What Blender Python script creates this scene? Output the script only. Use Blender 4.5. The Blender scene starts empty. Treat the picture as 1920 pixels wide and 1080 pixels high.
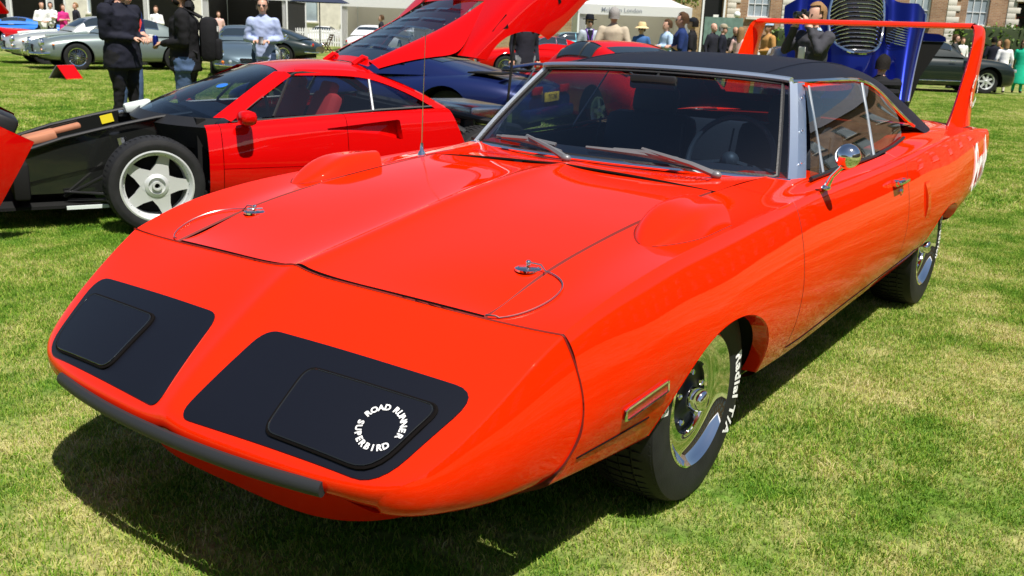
import bpy, bmesh, math, random
import numpy as np
from mathutils import Vector, Matrix
from mathutils.bvhtree import BVHTree
R = math.radians
SC = bpy.context.scene
COL = SC.collection
random.seed(7); RNG = np.random.default_rng(7)

# ------------------------------------------------------------ camera, sky, sun, exposure
cd = bpy.data.cameras.new('camera'); CAM = bpy.data.objects.new('camera', cd); COL.objects.link(CAM)
cd.sensor_fit = 'HORIZONTAL'; cd.sensor_width = 36.0; cd.lens = 1777.28 / 1920 * 36
cd.clip_start = 0.05; cd.clip_end = 2000
def _camera():
    yaw, pitch, roll = 3.751668, -0.266152, 0.038808
    f = Vector((math.cos(pitch)*math.cos(yaw), math.cos(pitch)*math.sin(yaw), math.sin(pitch)))
    r = f.cross(Vector((0, 0, 1))).normalized(); u = r.cross(f)
    r2 = r*math.cos(roll) + u*math.sin(roll); u2 = -r*math.sin(roll) + u*math.cos(roll)
    m = Matrix((r2, u2, -f)).transposed().to_4x4(); m.translation = (2.56129, 1.93253, 1.40054)
    CAM.matrix_world = m
_camera(); SC.camera = CAM
cd.dof.use_dof = True; cd.dof.focus_distance = 3.4; cd.dof.aperture_fstop = 9.0

SUN_DIR = Vector((0.20, 0.46, 1.0)).normalized()          # towards the sun
w = bpy.data.worlds.new('World'); SC.world = w; w.use_nodes = True
_n = w.node_tree.nodes; _l = w.node_tree.links; _n.clear()
_o = _n.new('ShaderNodeOutputWorld'); _b = _n.new('ShaderNodeBackground'); _s = _n.new('ShaderNodeTexSky')
_s.sky_type = 'NISHITA'; _s.sun_disc = False
_s.sun_elevation = math.asin(SUN_DIR.z); _s.sun_rotation = math.atan2(SUN_DIR.x, SUN_DIR.y)
_s.air_density = 1.0; _s.dust_density = 0.6; _s.ozone_density = 1.2
_b.inputs['Strength'].default_value = 0.052
_l.new(_s.outputs[0], _b.inputs[0]); _l.new(_b.outputs[0], _o.inputs[0])
sl = bpy.data.lights.new('sun', 'SUN'); sl.energy = 5.0; sl.angle = R(0.5); sl.color = (1.0, 0.95, 0.87)
SUN = bpy.data.objects.new('sun', sl); COL.objects.link(SUN)
SUN.rotation_euler = SUN_DIR.to_track_quat('Z', 'Y').to_euler(); SUN.location = (6, 14, 30)
SC.view_settings.view_transform = 'Standard'; SC.view_settings.look = 'None'
SC.view_settings.gamma = 1.0; SC.view_settings.use_curve_mapping = False; SC.view_settings.exposure = 0.62

# ------------------------------------------------------------ materials
MAT = {}
def nodes(name):
    m = bpy.data.materials.new(name); m.use_nodes = True; MAT[name] = m
    nt = m.node_tree; nt.nodes.clear()
    o = nt.nodes.new('ShaderNodeOutputMaterial')
    return m, nt, o
def pbr(name, col, rough=.5, metal=0., coat=0., coatr=.03, spec=.5, bump=0., bscale=40., var=0., vscale=6., emit=None, sheen=0., trans=0., flake=0.):
    m, nt, o = nodes(name)
    p = nt.nodes.new('ShaderNodeBsdfPrincipled'); nt.links.new(p.outputs[0], o.inputs[0])
    p.inputs['Base Color'].default_value = (*col, 1); p.inputs['Roughness'].default_value = rough
    p.inputs['Metallic'].default_value = metal; p.inputs['Coat Weight'].default_value = coat
    p.inputs['Coat Roughness'].default_value = coatr; p.inputs['Specular IOR Level'].default_value = spec
    p.inputs['Sheen Weight'].default_value = sheen
    if trans: p.inputs['Transmission Weight'].default_value = trans
    if emit: p.inputs['Emission Color'].default_value = (*emit[0], 1); p.inputs['Emission Strength'].default_value = emit[1]
    tc = None
    if bump or var:
        tc = nt.nodes.new('ShaderNodeTexCoord')
    if bump:
        t = nt.nodes.new('ShaderNodeTexNoise'); t.inputs['Scale'].default_value = bscale; t.inputs['Detail'].default_value = 4
        nt.links.new(tc.outputs['Object'], t.inputs['Vector'])
        b = nt.nodes.new('ShaderNodeBump'); b.inputs['Strength'].default_value = bump; b.inputs['Distance'].default_value = .01
        nt.links.new(t.outputs['Fac'], b.inputs['Height']); nt.links.new(b.outputs[0], p.inputs['Normal'])
    if var:
        t = nt.nodes.new('ShaderNodeTexNoise'); t.inputs['Scale'].default_value = vscale; t.inputs['Detail'].default_value = 5
        nt.links.new(tc.outputs['Object'], t.inputs['Vector'])
        r = nt.nodes.new('ShaderNodeMapRange'); r.inputs[1].default_value = .3; r.inputs[2].default_value = .7
        r.inputs[3].default_value = 1 - var; r.inputs[4].default_value = 1 + var
        nt.links.new(t.outputs['Fac'], r.inputs[0])
        mx = nt.nodes.new('ShaderNodeMix'); mx.data_type = 'RGBA'; mx.blend_type = 'MULTIPLY'; mx.inputs[0].default_value = 1
        mx.inputs[6].default_value = (*col, 1); nt.links.new(r.outputs[0], mx.inputs[7]); nt.links.new(mx.outputs[2], p.inputs['Base Color'])
    return m
def glass(name, tint, refl=1.0, rough=0.0):
    m, nt, o = nodes(name)
    lw = nt.nodes.new('ShaderNodeLayerWeight'); fr = nt.nodes.new('ShaderNodeMath'); fr.operation = 'POWER'; fr.inputs[1].default_value = 4.2; nt.links.new(lw.outputs['Facing'], fr.inputs[0]); lw.inputs[0].default_value = .5
    tr = nt.nodes.new('ShaderNodeBsdfTransparent'); tr.inputs[0].default_value = (*tint, 1)
    gl = nt.nodes.new('ShaderNodeBsdfGlossy'); gl.inputs['Roughness'].default_value = rough
    mu = nt.nodes.new('ShaderNodeMath'); mu.operation = 'MULTIPLY_ADD'; mu.inputs[1].default_value = .85*refl; mu.inputs[2].default_value = .075*refl; mu.use_clamp = True
    mx = nt.nodes.new('ShaderNodeMixShader')
    nt.links.new(fr.outputs[0], mu.inputs[0]); nt.links.new(mu.outputs[0], mx.inputs[0])
    nt.links.new(tr.outputs[0], mx.inputs[1]); nt.links.new(gl.outputs[0], mx.inputs[2]); nt.links.new(mx.outputs[0], o.inputs[0])
    return m
def paint(name, col, rough=.38, metal=0., coat=.8, coatr=.015, spec=.4):
    m, nt, o = nodes(name)
    p = nt.nodes.new('ShaderNodeBsdfPrincipled'); nt.links.new(p.outputs[0], o.inputs[0])
    p.inputs['Base Color'].default_value = (*col, 1); p.inputs['Roughness'].default_value = rough
    p.inputs['Metallic'].default_value = metal; p.inputs['Coat Weight'].default_value = coat
    p.inputs['Coat Roughness'].default_value = coatr; p.inputs['Specular IOR Level'].default_value = spec
    tc = nt.nodes.new('ShaderNodeTexCoord'); t = nt.nodes.new('ShaderNodeTexNoise')
    t.inputs['Scale'].default_value = 2.6; t.inputs['Detail'].default_value = 1.5
    nt.links.new(tc.outputs['Object'], t.inputs['Vector'])
    b = nt.nodes.new('ShaderNodeBump'); b.inputs['Strength'].default_value = .05; b.inputs['Distance'].default_value = .02
    nt.links.new(t.outputs['Fac'], b.inputs['Height']); nt.links.new(b.outputs[0], p.inputs['Coat Normal'])
    return m

paint('orange_paint', (.72, .0175, .0003), rough=.5, spec=.0, coat=.8, coatr=.008); paint('red_paint', (.54, .002, .002), rough=.5, spec=.0); paint('deep_red_paint', (.50, .010, .010))
paint('navy_paint', (.006, .014, .085), metal=.3); paint('royal_paint', (.001, .009, .18), metal=.75, rough=.28)
paint('silver_paint', (.50, .53, .52), metal=.5, rough=.35); paint('sage_paint', (.23, .28, .27), metal=.5, rough=.35)
paint('slate_paint', (.115, .165, .20), metal=.5, rough=.35); paint('dark_green_paint', (.006, .013, .011)); paint('black_green_paint', (.012, .022, .022))
paint('white_paint', (.72, .74, .76)); paint('teal_paint', (.10, .38, .47), metal=.3); paint('sky_blue_paint', (.02, .16, .62)); paint('graphite_paint',(.03,.035,.04),metal=.4)
pbr('gap', (.004, .003, .003), .9, spec=.1); pbr('seam', (.16, .005, .001), .6)
pbr('satin_black', (.006, .007, .012), .36, spec=.28)
pbr('black_plastic', (.012, .012, .013), .45); pbr('flat_black', (.008, .008, .008), .8, spec=.2)
pbr('rubber', (.014, .014, .015), .55, bump=.15, bscale=120); pbr('rub_strip', (.022, .023, .026), .5, spec=.3)
pbr('tyre', (.015, .015, .016), .62, spec=.3, bump=.1, bscale=160, var=.25, vscale=14)
pbr('letter_white', (.82, .82, .80), .6); pbr('decal_white', (.85, .85, .85), .45)
pbr('chrome', (.86, .87, .88), .05, metal=1); pbr('steel', (.60, .62, .64), .22, metal=1); pbr('post_trim', (.16, .19, .23), .4); pbr('brushed', (.82, .90, 1.0), .36, metal=1)
pbr('wiper_metal', (.17, .175, .185), .4, metal=.3); pbr('cable', (.62, .60, .56), .3, metal=1)
pbr('vinyl', (.007, .009, .017), .48, bump=.3, bscale=220, spec=.3)
pbr('interior', (.022, .026, .036), .6, bump=.1, bscale=60); pbr('shelf_grey', (.10, .105, .11), .7); pbr('interior_seam', (.05, .055, .06), .5)
pbr('red_cloth', (.45, .02, .02), .8); pbr('tan_leather', (.42, .17, .09), .55, var=.2)
pbr('alloy', (.62, .64, .64), .35, metal=.35); pbr('lens_amber', (.75, .20, .02), .15); pbr('lens_red', (.45, .01, .01), .12); pbr('lamp_glass', (.65, .70, .72), .06, metal=.6)
pbr('yellow_plate', (.75, .48, .05), .5); pbr('plate_black', (.01, .01, .01), .5)
glass('windscreen', (.43, .54, .66), 1.2); glass('side_glass', (.62, .68, .72), 1.5); glass('dark_glass', (.20, .24, .27), 1.2); glass('clear_glass', (.86, .88, .88), .9)
pbr('black_gloss', (.012, .013, .012), .12, coat=.5); pbr('pale_plastic', (.62, .68, .66), .4); pbr('yellow_label', (.75, .62, .02), .5); glass('louvre_glass', (.55, .62, .70), 1.3, .03)
pbr('glazing', (.02, .03, .04), .04, spec=.8)

# ------------------------------------------------------------ mesh helpers
def link(o, parent=None):
    COL.objects.link(o)
    if parent is not None: o.parent = parent
    return o
def meshobj(name, V, F, mats, parent=None, fmat=None, smooth=True, normals=None, sharp=35):
    me = bpy.data.meshes.new(name)
    me.from_pydata([tuple(map(float, v)) for v in V], [], [tuple(map(int, f)) for f in F])
    for m in (mats if isinstance(mats, (list, tuple)) else [mats]):
        me.materials.append(MAT[m] if isinstance(m, str) else m)
    if fmat is not None: me.polygons.foreach_set('material_index', [int(k) for k in fmat])
    me.polygons.foreach_set('use_smooth', [bool(smooth)]*len(me.polygons))
    if smooth and normals is None and sharp: me.set_sharp_from_angle(angle=R(sharp))
    if normals is not None: me.normals_split_custom_set_from_vertices([tuple(map(float, n)) for n in normals])
    me.update()
    o = bpy.data.objects.new(name, me)
    return link(o, parent)
def thing(name, label, cat, loc=(0, 0, 0), rz=0., group=None):
    o = bpy.data.objects.new(name, None); o.empty_display_size = .1; link(o)
    o.location = loc; o.rotation_euler = (0, 0, rz)
    return tag(o, label, cat, group)
def tag(o, label=None, cat=None, group=None, kind=None):
    if label: o['label'] = label
    if cat: o['category'] = cat
    if group: o['group'] = group
    if kind: o['kind'] = kind
    return o
def copy_tree(o, parent=None):
    c = o.copy(); COL.objects.link(c); c.parent = parent
    for ch in list(o.children): copy_tree(ch, c)
    return c

class MB:
    """collects shapes for one mesh"""
    def __init__(s): s.V = []; s.F = []; s.M = []; s.mi = 0
    def add(s, V, F):
        b = len(s.V); s.V += [Vector(v) for v in V]; s.F += [tuple(b+i for i in f) for f in F]; s.M += [s.mi]*len(F); return s
    def box(s, c, d, rot=None, taper=1.0):
        c = Vector(c); hx, hy, hz = d[0]/2, d[1]/2, d[2]/2; vs = []
        for z in (-1, 1):
            t = taper if z > 0 else 1
            for x, y in ((-1, -1), (1, -1), (1, 1), (-1, 1)):
                v = Vector((x*hx*t, y*hy*t, z*hz))
                if rot is not None: v = rot @ v
                vs.append(c+v)
        return s.add(vs, [(0,3,2,1),(4,5,6,7),(0,1,5,4),(1,2,6,5),(2,3,7,6),(3,0,4,7)])
    def bbox(s, c, d, b=.01, rot=None):
        """box with bevelled edges"""
        bm = bmesh.new(); bmesh.ops.create_cube(bm, size=1)
        for v in bm.verts: v.co = Vector((v.co.x*d[0], v.co.y*d[1], v.co.z*d[2]))
        bmesh.ops.bevel(bm, geom=bm.edges[:], offset=b, segments=2, affect='EDGES', profile=.5)
        bm.verts.index_update(); c = Vector(c)
        vs = [(c + (rot @ v.co if rot is not None else v.co)) for v in bm.verts]; fs = [tuple(v.index for v in f.verts) for f in bm.faces]; bm.free()
        return s.add(vs, fs)
    def tube(s, pts, r, n=8, caps=True, closed=False, squash=None):
        pts = [Vector(p) for p in pts]; k = len(pts); rs = r if isinstance(r, (list, tuple)) else [r]*k
        up = Vector((0, 0, 1)); vs = []; fs = []; prev = None
        for i, p in enumerate(pts):
            a = pts[(i-1) % k] if (i or closed) else p; b = pts[(i+1) % k] if (i < k-1 or closed) else p
            t = (b-a).normalized()
            if prev is None:
                x = t.cross(up)
                if x.length < 1e-3: x = t.cross(Vector((1, 0, 0)))
            else: x = prev - t*prev.dot(t)
            x.normalize(); y = t.cross(x); prev = x
            for j in range(n):
                an = 2*math.pi*j/n
                sx, sy = (squash or (1, 1))
                vs.append(p + x*math.cos(an)*rs[i]*sx + y*math.sin(an)*rs[i]*sy)
        for i in range(k if closed else k-1):
            for j in range(n):
                a = i*n+j; b = i*n+(j+1) % n; c = ((i+1) % k)*n+(j+1) % n; d = ((i+1) % k)*n+j
                fs.append((a, b, c, d))
        if caps and not closed: fs += [tuple(range(n-1, -1, -1)), tuple((k-1)*n+j for j in range(n))]
        return s.add(vs, fs)
    def lathe(s, prof, axis='y', c=(0, 0, 0), n=32, capA=False, capB=False, arc=None):
        """prof: list of (along axis, radius)"""
        vs = []; fs = []; c = Vector(c); k = len(prof)
        for a, r in prof:
            for j in range(n):
                t = 2*math.pi*j/n; p, q = r*math.cos(t), r*math.sin(t)
                vs.append(c + Vector({'y': (p, a, q), 'x': (a, p, q), 'z': (p, q, a)}[axis]))
        for i in range(k-1):
            for j in range(n):
                f = (i*n+j, i*n+(j+1) % n, (i+1)*n+(j+1) % n, (i+1)*n+j)
                fs.append(f if axis != 'y' else f[::-1])
        if capA: fs.append(tuple(range(n)))
        if capB: fs.append(tuple((k-1)*n+j for j in range(n)))
        return s.add(vs, fs)
    def ball(s, c, r, n=10, m=8, rot=None):
        rr = r if isinstance(r, (tuple, list)) else (r, r, r); c = Vector(c); vs = []; fs = []
        for i in range(m+1):
            p = math.pi*i/m
            for j in range(n):
                t = 2*math.pi*j/n
                v = Vector((rr[0]*math.sin(p)*math.cos(t), rr[1]*math.sin(p)*math.sin(t), rr[2]*math.cos(p)))
                vs.append(c + (rot @ v if rot is not None else v))
        for i in range(m):
            for j in range(n): fs.append((i*n+j, (i+1)*n+j, (i+1)*n+(j+1) % n, i*n+(j+1) % n))
        return s.add(vs, fs)
    def prism(s, poly, d, depth):
        """extrude planar polygon of 3D points along vector d*depth"""
        d = Vector(d)*depth; a = [Vector(p) for p in poly]; n = len(a)
        return s.add(a+[p+d for p in a], [tuple(range(n)), tuple(range(2*n-1, n-1, -1))]+[(i, i+n, (i+1) % n+n, (i+1) % n) for i in range(n)])
    def ribbon(s, A, B, thick=None):
        """strip between two polylines"""
        n = len(A); vs = [Vector(p) for p in A]+[Vector(p) for p in B]
        return s.add(vs, [(i, i+1, n+i+1, n+i) for i in range(n-1)])
    def build(s, name, mats, parent=None, smooth=True, sharp=35):
        return meshobj(name, s.V, s.F, mats, parent, fmat=s.M if max(s.M, default=0) else None, smooth=smooth, sharp=sharp)
    def mirror(s):
        o = MB(); o.V = [Vector((v.x, -v.y, v.z)) for v in s.V]; o.F = [f[::-1] for f in s.F]; o.M = list(s.M); return o

def bmat(m, us):
    """clamped uniform cubic B-spline basis, us in 0..1"""
    p = 3; kn = np.concatenate([[0]*p, np.linspace(0, 1, m-p+1), [1]*p]); us = np.clip(np.asarray(us, float), 0, 1-1e-9)
    N = np.zeros((len(us), m+p))
    for i in range(m+p): N[:, i] = (us >= kn[i]) & (us < kn[i+1])
    for d in range(1, p+1):
        for i in range(m+p-d):
            a = np.zeros(len(us))
            if kn[i+d] > kn[i]: a = a+(us-kn[i])/(kn[i+d]-kn[i])*N[:, i]
            if kn[i+d+1] > kn[i+1]: a = a+(kn[i+d+1]-us)/(kn[i+d+1]-kn[i+1])*N[:, i+1]
            N[:, i] = a
    return N[:, :m]
class Surf:
    """B-spline surface over a control grid"""
    def __init__(s, P): s.P = np.asarray(P, float); s.m, s.n = s.P.shape[:2]
    def grid(s, us, vs):
        a = (bmat(s.m, us) @ s.P.reshape(s.m, -1)).reshape(len(us), s.n, 3)
        return np.matmul(bmat(s.n, vs), a)
    def normals(s, us, vs):
        us = np.asarray(us, float); vs = np.asarray(vs, float); e = 1e-3
        du = s.grid(np.clip(us+e, 0, 1), vs)-s.grid(np.clip(us-e, 0, 1), vs)
        dv = s.grid(us, np.clip(vs+e, 0, 1))-s.grid(us, np.clip(vs-e, 0, 1))
        n = np.cross(du, dv); return n/np.maximum(np.linalg.norm(n, axis=2, keepdims=True), 1e-12)
    def u_of(s, axis, vals, v=.5):
        t = np.linspace(0, 1, 2001); c = s.grid(t, [v])[:, 0, axis]
        o = np.argsort(c); return np.interp(vals, c[o], t[o])
def patch(name, S, us, vs, mat, parent, flip=False, keep=None, move=None, rim=None, rimd=.007, rimm='gap', mirror=False, offset=0., sides='tblr'):
    """a panel cut from a surface: turned-in edges make real shut lines"""
    G = S.grid(us, vs); N = S.normals(us, vs)
    if flip: N = -N
    G = G+N*offset
    nu, nv = len(us), len(vs); V = G.reshape(-1, 3).copy(); NN = N.reshape(-1, 3).copy()
    F = []; nrim = None
    for i in range(nu-1):
        for j in range(nv-1):
            f = (i*nv+j, i*nv+j+1, (i+1)*nv+j+1, (i+1)*nv+j); F.append(f if flip else f[::-1])
    if keep is not None:
        ok = np.array([keep(p) for p in V])           # True = outside the opening
        F = [f for f in F if ok[list(f)].any()]
        used = sorted({i for f in F for i in f})
        for i in used:
            if not ok[i]: V[i], NN[i] = move(V[i], NN[i])
    if rim:
        nrim = len(F)
        edge = []
        if 'l' in rim: edge.append([i*nv for i in range(nu)])
        if 'r' in rim: edge.append([i*nv+nv-1 for i in range(nu)][::-1])
        if 't' in rim: edge.append(list(range(nv))[::-1])
        if 'b' in rim: edge.append([(nu-1)*nv+j for j in range(nv)])
        usedset = {i for f in F for i in f}
        for e in edge:
            b = len(V); e = [i for i in e if i in usedset]
            V = np.vstack([V, V[e], V[e]-NN[e]*rimd]); NN = np.vstack([NN, NN[e], NN[e]])
            n = len(e)
            for k in range(n-1):
                f = (b+k, b+k+1, b+n+k+1, b+n+k); F.append(f if flip else f[::-1])
    if mirror:
        V = V*[1, -1, 1]; NN = NN*[1, -1, 1]; F = [f[::-1] for f in F]
    return meshobj(name, V, F, [mat, rimm], parent, normals=NN, fmat=None if nrim is None else [0]*nrim+[1]*(len(F)-nrim))
def text_mesh(txt, size=1., bold=.0, extrude=0.0, shear=0., spacing=1., align='CENTER', res=3):
    """lettering as flat faces: returns verts (2D + z) and faces"""
    cu = bpy.data.curves.new('lettering', 'FONT'); cu.body = txt; cu.size = size; cu.align_x = align; cu.align_y = 'BOTTOM_BASELINE' if False else 'CENTER'
    cu.offset = bold; cu.shear = shear; cu.space_character = spacing; cu.resolution_u = res; cu.extrude = extrude
    o = bpy.data.objects.new('lettering', cu); COL.objects.link(o)
    dg = bpy.context.evaluated_depsgraph_get(); ev = o.evaluated_get(dg); me = ev.to_mesh()
    V = [v.co.copy() for v in me.vertices]; F = [tuple(p.vertices) for p in me.polygons]
    ev.to_mesh_clear(); bpy.data.objects.remove(o); bpy.data.curves.remove(cu)
    return V, F
def ipl(tab, x):
    t = sorted(tab); return [float(np.interp(x, [a[0] for a in t], [a[k] for a in t])) for k in range(1, len(t[0]))]
# ============================================================ the orange winged coupe
BIRD = thing('winged_coupe', 'glossy orange-red winged coupe with long pointed nose, black vinyl roof and tall rear wing', 'car')
XS = [.772, .70, .60, .45, .25, 0, -.25, -.5, -.75, -1.0, -1.3, -1.65, -2.0, -2.3, -2.6, -2.95, -3.3, -3.65, -3.95, -4.15, -4.22]
T_edge = [(.772, .613, .715), (.5, .615, .788), (.15, .62, .840), (-.3, .625, .876), (-.7, .64, .897), (-1.0, .70, .912), (-2.2, .70, .93), (-2.6, .66, .955), (-3.1, .62, .960), (-3.6, .61, .952), (-4.05, .60, .935), (-4.22, .60, .915)]
T_top = [(.772, .725, .716), (.5, .73, .782), (.15, .735, .826), (-.3, .74, .852), (-.7, .765, .882), (-1.0, .785, .908), (-1.9, .785, .918), (-2.3, .78, .95), (-2.7, .76, .965), (-3.1, .735, .958), (-3.6, .725, .948), (-4.22, .72, .912)]
T_crest = [(.772, .834, .724), (.63, .85, .772), (.5, .857, .797), (.29, .862, .825), (-.13, .864, .847), (-.5, .862, .860), (-.75, .862, .868), (-1.2, .862, .872), (-1.8, .872, .885), (-2.3, .886, .912), (-2.8, .892, .935), (-3.3, .888, .940), (-3.8, .876, .928), (-4.22, .862, .900)]
T_up = [(.772, .872, .625), (.5, .915, .67), (0, .925, .70), (-.8, .920, .71), (-1.5, .922, .715), (-2.3, .942, .73), (-2.9, .955, .76), (-3.5, .945, .77), (-4.0, .918, .765), (-4.22, .888, .755)]
T_mid = [(.772, .888, .50), (.5, .925, .54), (0, .945, .57), (-.8, .938, .56), (-1.5, .940, .57), (-2.3, .952, .58), (-2.9, .965, .60), (-3.5, .950, .63), (-4.0, .918, .655), (-4.22, .885, .66)]
T_low = [(.772, .872, .43), (.5, .90, .43), (0, .925, .43), (-.8, .918, .40), (-1.5, .918, .42), (-2.3, .928, .44), (-2.9, .94, .47), (-3.5, .925, .52), (-4.0, .895, .585), (-4.22, .865, .60)]
T_sill = [(.772, .842, .355), (.5, .855, .33), (0, .868, .30), (-.8, .872, .288), (-1.5, .872, .315), (-2.3, .878, .345), (-2.9, .885, .39), (-3.4, .88, .445), (-4.0, .86, .535), (-4.22, .84, .56)]
def _body_rows():
    P = []
    for x in XS:
        e, t, c, u, m, l, s = (ipl(T, x) for T in (T_edge, T_top, T_crest, T_up, T_mid, T_low, T_sill))
        cols = [e, [(e[0]+t[0])/2, (e[1]+t[1])/2-.002], t, [c[0]-.03, c[1]-.004], c, c, [c[0]+.022, c[1]-.028], u, m, l, s, s, [s[0]-.07, s[1]-.03]]
        P.append([(x, y, z) for y, z in cols])
    # the leading rows follow the swept joint with the nose cone
    jx = [.793, .786, .782, .778, .776, .776, .770, .758, .738, .758, .83, .83, .86]
    for i, f in enumerate((1, .85, .62, .3, .1)):
        P[i] = [(x+(j-.0045-.772)*f, y, z) for (x, y, z), j in zip(P[i], jx)]
    return P
SIDE = Surf(_body_rows())
_tu = np.linspace(0, 1, 1201); _cx = SIDE.grid(_tu, [.36])[:, 0, 0]
UX = lambda x: np.interp(x, _cx[::-1], _tu[::-1])
_tv = np.linspace(.255, .99, 260); _sg = SIDE.grid(_tu, _tv); _sn = -SIDE.normals(_tu, _tv)
def side_pt(x, z):
    f = float(UX(x))*1200; i = min(int(f), 1199); k = f-i; r = None
    out = []
    for a in (i, i+1):
        zz = np.maximum.accumulate(_sg[a, ::-1, 2]); out.append((np.interp(z, zz, _sg[a, ::-1, 1]), [np.interp(z, zz, _sn[a, ::-1, c]) for c in range(3)]))
    y = out[0][0]*(1-k)+out[1][0]*k; n = np.array(out[0][1])*(1-k)+np.array(out[1][1])*k
    return np.array([x, y, z]), n/np.linalg.norm(n)
ARCH = [(-.035, .27, .388, .325, 2.15), (-2.955, .27, .405, .312, 2.2)]
def arch_k(x, z, grow=0.):
    return min((abs((x-cx)/(a+grow))**n+abs(max(z-cz, 0)/(b+grow))**n) if z > cz else (abs((x-cx)/(a+grow))**n) for cx, cz, a, b, n in ARCH)
def arch_move(grow=0.):
    def mv(p, nn):
        x, z = p[0], p[2]; A = min(ARCH, key=lambda q: abs(q[0]-x)); cx, cz, a, b, n = A; a += grow; b += grow
        if z <= cz: X, Z = cx+math.copysign(a, x-cx), z
        else:
            k = (abs((x-cx)/a)**n+abs((z-cz)/b)**n)**(-1/n); X, Z = cx+(x-cx)*k, cz+(z-cz)*k
        q, m = side_pt(X, Z); return q, m
    return mv
def arch_keep(grow=0.):
    return lambda p: arch_k(p[0], p[2], grow) >= 1
def sideangs(a, b, n):
    u = UX(np.linspace(a, b, n))
    if a > .77: u[0] = 0
    return u
V_ALL = np.concatenate([np.linspace(0, .40, 34), np.linspace(.40, 1, 60)[1:]])
V_DOOR = np.concatenate([np.linspace(.1395, .40, 26), np.linspace(.40, 1, 60)[1:]])
for mir in (False, True):
    patch('front_fender', SIDE, sideangs(.775, -.637, 110), V_ALL, 'orange_paint', BIRD, True, arch_keep(), arch_move(), 'lbt', mirror=mir, rimm='seam')
    d = patch('door', SIDE, sideangs(-.643, -2.027, 90), V_DOOR, 'orange_paint', BIRD, True, None, None, 'tb', mirror=mir, rimm='seam')
    patch('rear_quarter', SIDE, sideangs(-2.033, -4.215, 140), V_ALL, 'orange_paint', BIRD, True, arch_keep(), arch_move(), 'lt', mirror=mir, rimm='seam')
    patch('inner_shell', SIDE, sideangs(.76, -4.20, 260), np.linspace(.0, .97, 70), 'gap', BIRD, True, arch_keep(.03), arch_move(.03), None, mirror=mir, offset=-.016)
    # rolled lip of each wheel opening and the dark well behind it
    for cx, cz, a, b, n in ARCH:
        lip = MB(); pts = []
        for t in np.linspace(R(-4), R(184), 56):
            X = cx+a*math.copysign(abs(math.cos(t))**(2/n), math.cos(t)); Z = cz+b*max(0, math.sin(t))**(2/n)
            if math.sin(t) < 0: Z = cz-.02
            p, nn = side_pt(X, max(Z, ipl(T_sill, X)[1]+.012)); pts.append((p[0], p[1], p[2], nn))
        o1 = [(p[0], p[1]+.0015, p[2]) for p in pts]; ctr = Vector((cx, 0, cz))
        o2 = []; o3 = []
        for x, y, z, nn in pts:
            r = Vector((x-cx, 0, z-cz)).normalized(); o2.append((x-r.x*.004, y-.004, z-r.z*.004)); o3.append((x-r.x*.010, y-.05, z-r.z*.010))
        for A_, B_ in ((o1, o2), (o2, o3)): lip.ribbon(A_, B_)
        lo = (lip.mirror() if mir else lip).build('arch_lip', 'orange_paint', BIRD)
        well = MB(); ins = [(x+(-(x-cx))*.0, .40, z) for x, y, z, nn in pts]
        well.ribbon([(x, y-.045, z+.012) for x, y, z, nn in pts], [(x, .42, z+.03) for x, y, z, nn in pts])
        k = len(pts); well.add([(x, .42, z+.03) for x, y, z, nn in pts]+[(cx, .42, cz-.05)], [(i, i+1, k) for i in range(k-1)])
        (well.mirror() if mir else well).build('wheel_well', 'flat_black', BIRD)
    patch('cowl_side', SIDE, sideangs(-.643, -1.15, 20), np.linspace(0, .1413, 8), 'orange_paint', BIRD, True, mirror=mir, offset=-.001)
# hood, cowl, deck
def top_surface(xs, crown, edge, ridge=0.017, bulge=0.0):
    P = []
    for x in xs:
        ze = ipl(edge, x); zc = ipl(crown, x)[0]; ye = ze[0]; z1 = ze[1]
        row = []
        for k in (-1, -.85, -.66, -.45, -.25, -.06, -.02, .02, .06, .25, .45, .66, .85, 1):
            a = abs(k); z = z1+(zc-ridge-z1)*(1-a**2.0)
            if a < .03: z += ridge
            elif a < .1: z += ridge*.45
            row.append((x, ye*k, z))
        P.append(row)
    return Surf(P)
HX = [.822, .76, .66, .5, .3, .1, -.1, -.3, -.5, -.62, -.70]
T_crown = [(.83, .749), (.53, .803), (.15, .868), (-.3, .915), (-.55, .918), (-.9, .900)]
HOOD = top_surface(HX, T_crown, T_edge)
# the hood's leading edge sweeps back towards the corners
for i, x in enumerate(HX):
    f = max(0, (x-.5)/.33); HOOD.P[i, :, 2] += .004*f
    for j in range(HOOD.n):
        a = abs(HOOD.P[i, j, 1])/.615; HOOD.P[i, j, 0] -= .052*f*a**1.6
hu = lambda a, b, n: HOOD.u_of(0, np.linspace(a, b, n), .5)
patch('hood', HOOD, hu(.817, -.50, 70), np.linspace(.0045, .9955, 70), 'orange_paint', BIRD, True, None, None, 'lrb', rimd=.010, rimm='seam')
patch('hood_underlay', HOOD, hu(.822, -.60, 20), np.linspace(0, 1, 20), 'gap', BIRD, True, offset=-.02)
he = MB(); _hv = np.linspace(.0045, .9955, 60); _he = HOOD.grid(hu(.817, .817, 1), _hv)[0]; he.ribbon([tuple(p) for p in _he], [(p[0]+.004, p[1], p[2]-.020) for p in _he]); he.build('hood_front_edge', 'gap', BIRD)
ub = MB(); ub.box((.80, 0, .60), (.06, 1.5, .14)); ub.build('lock_panel', 'gap', BIRD)
CX_ = [-.50, -.56, -.64, -.74, -.86, -1.0, -1.1]
COWL = top_surface([-.506, -.56, -.64, -.72, -.80, -.90, -1.0], [(-.5, .9165), (-.56, .915), (-.66, .905), (-.8, .893), (-1.0, .89)], T_edge, ridge=.004)
patch('cowl', COWL, np.linspace(0, 1, 30), np.linspace(0, 1, 60), 'orange_paint', BIRD, True, None, None, 't')
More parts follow.
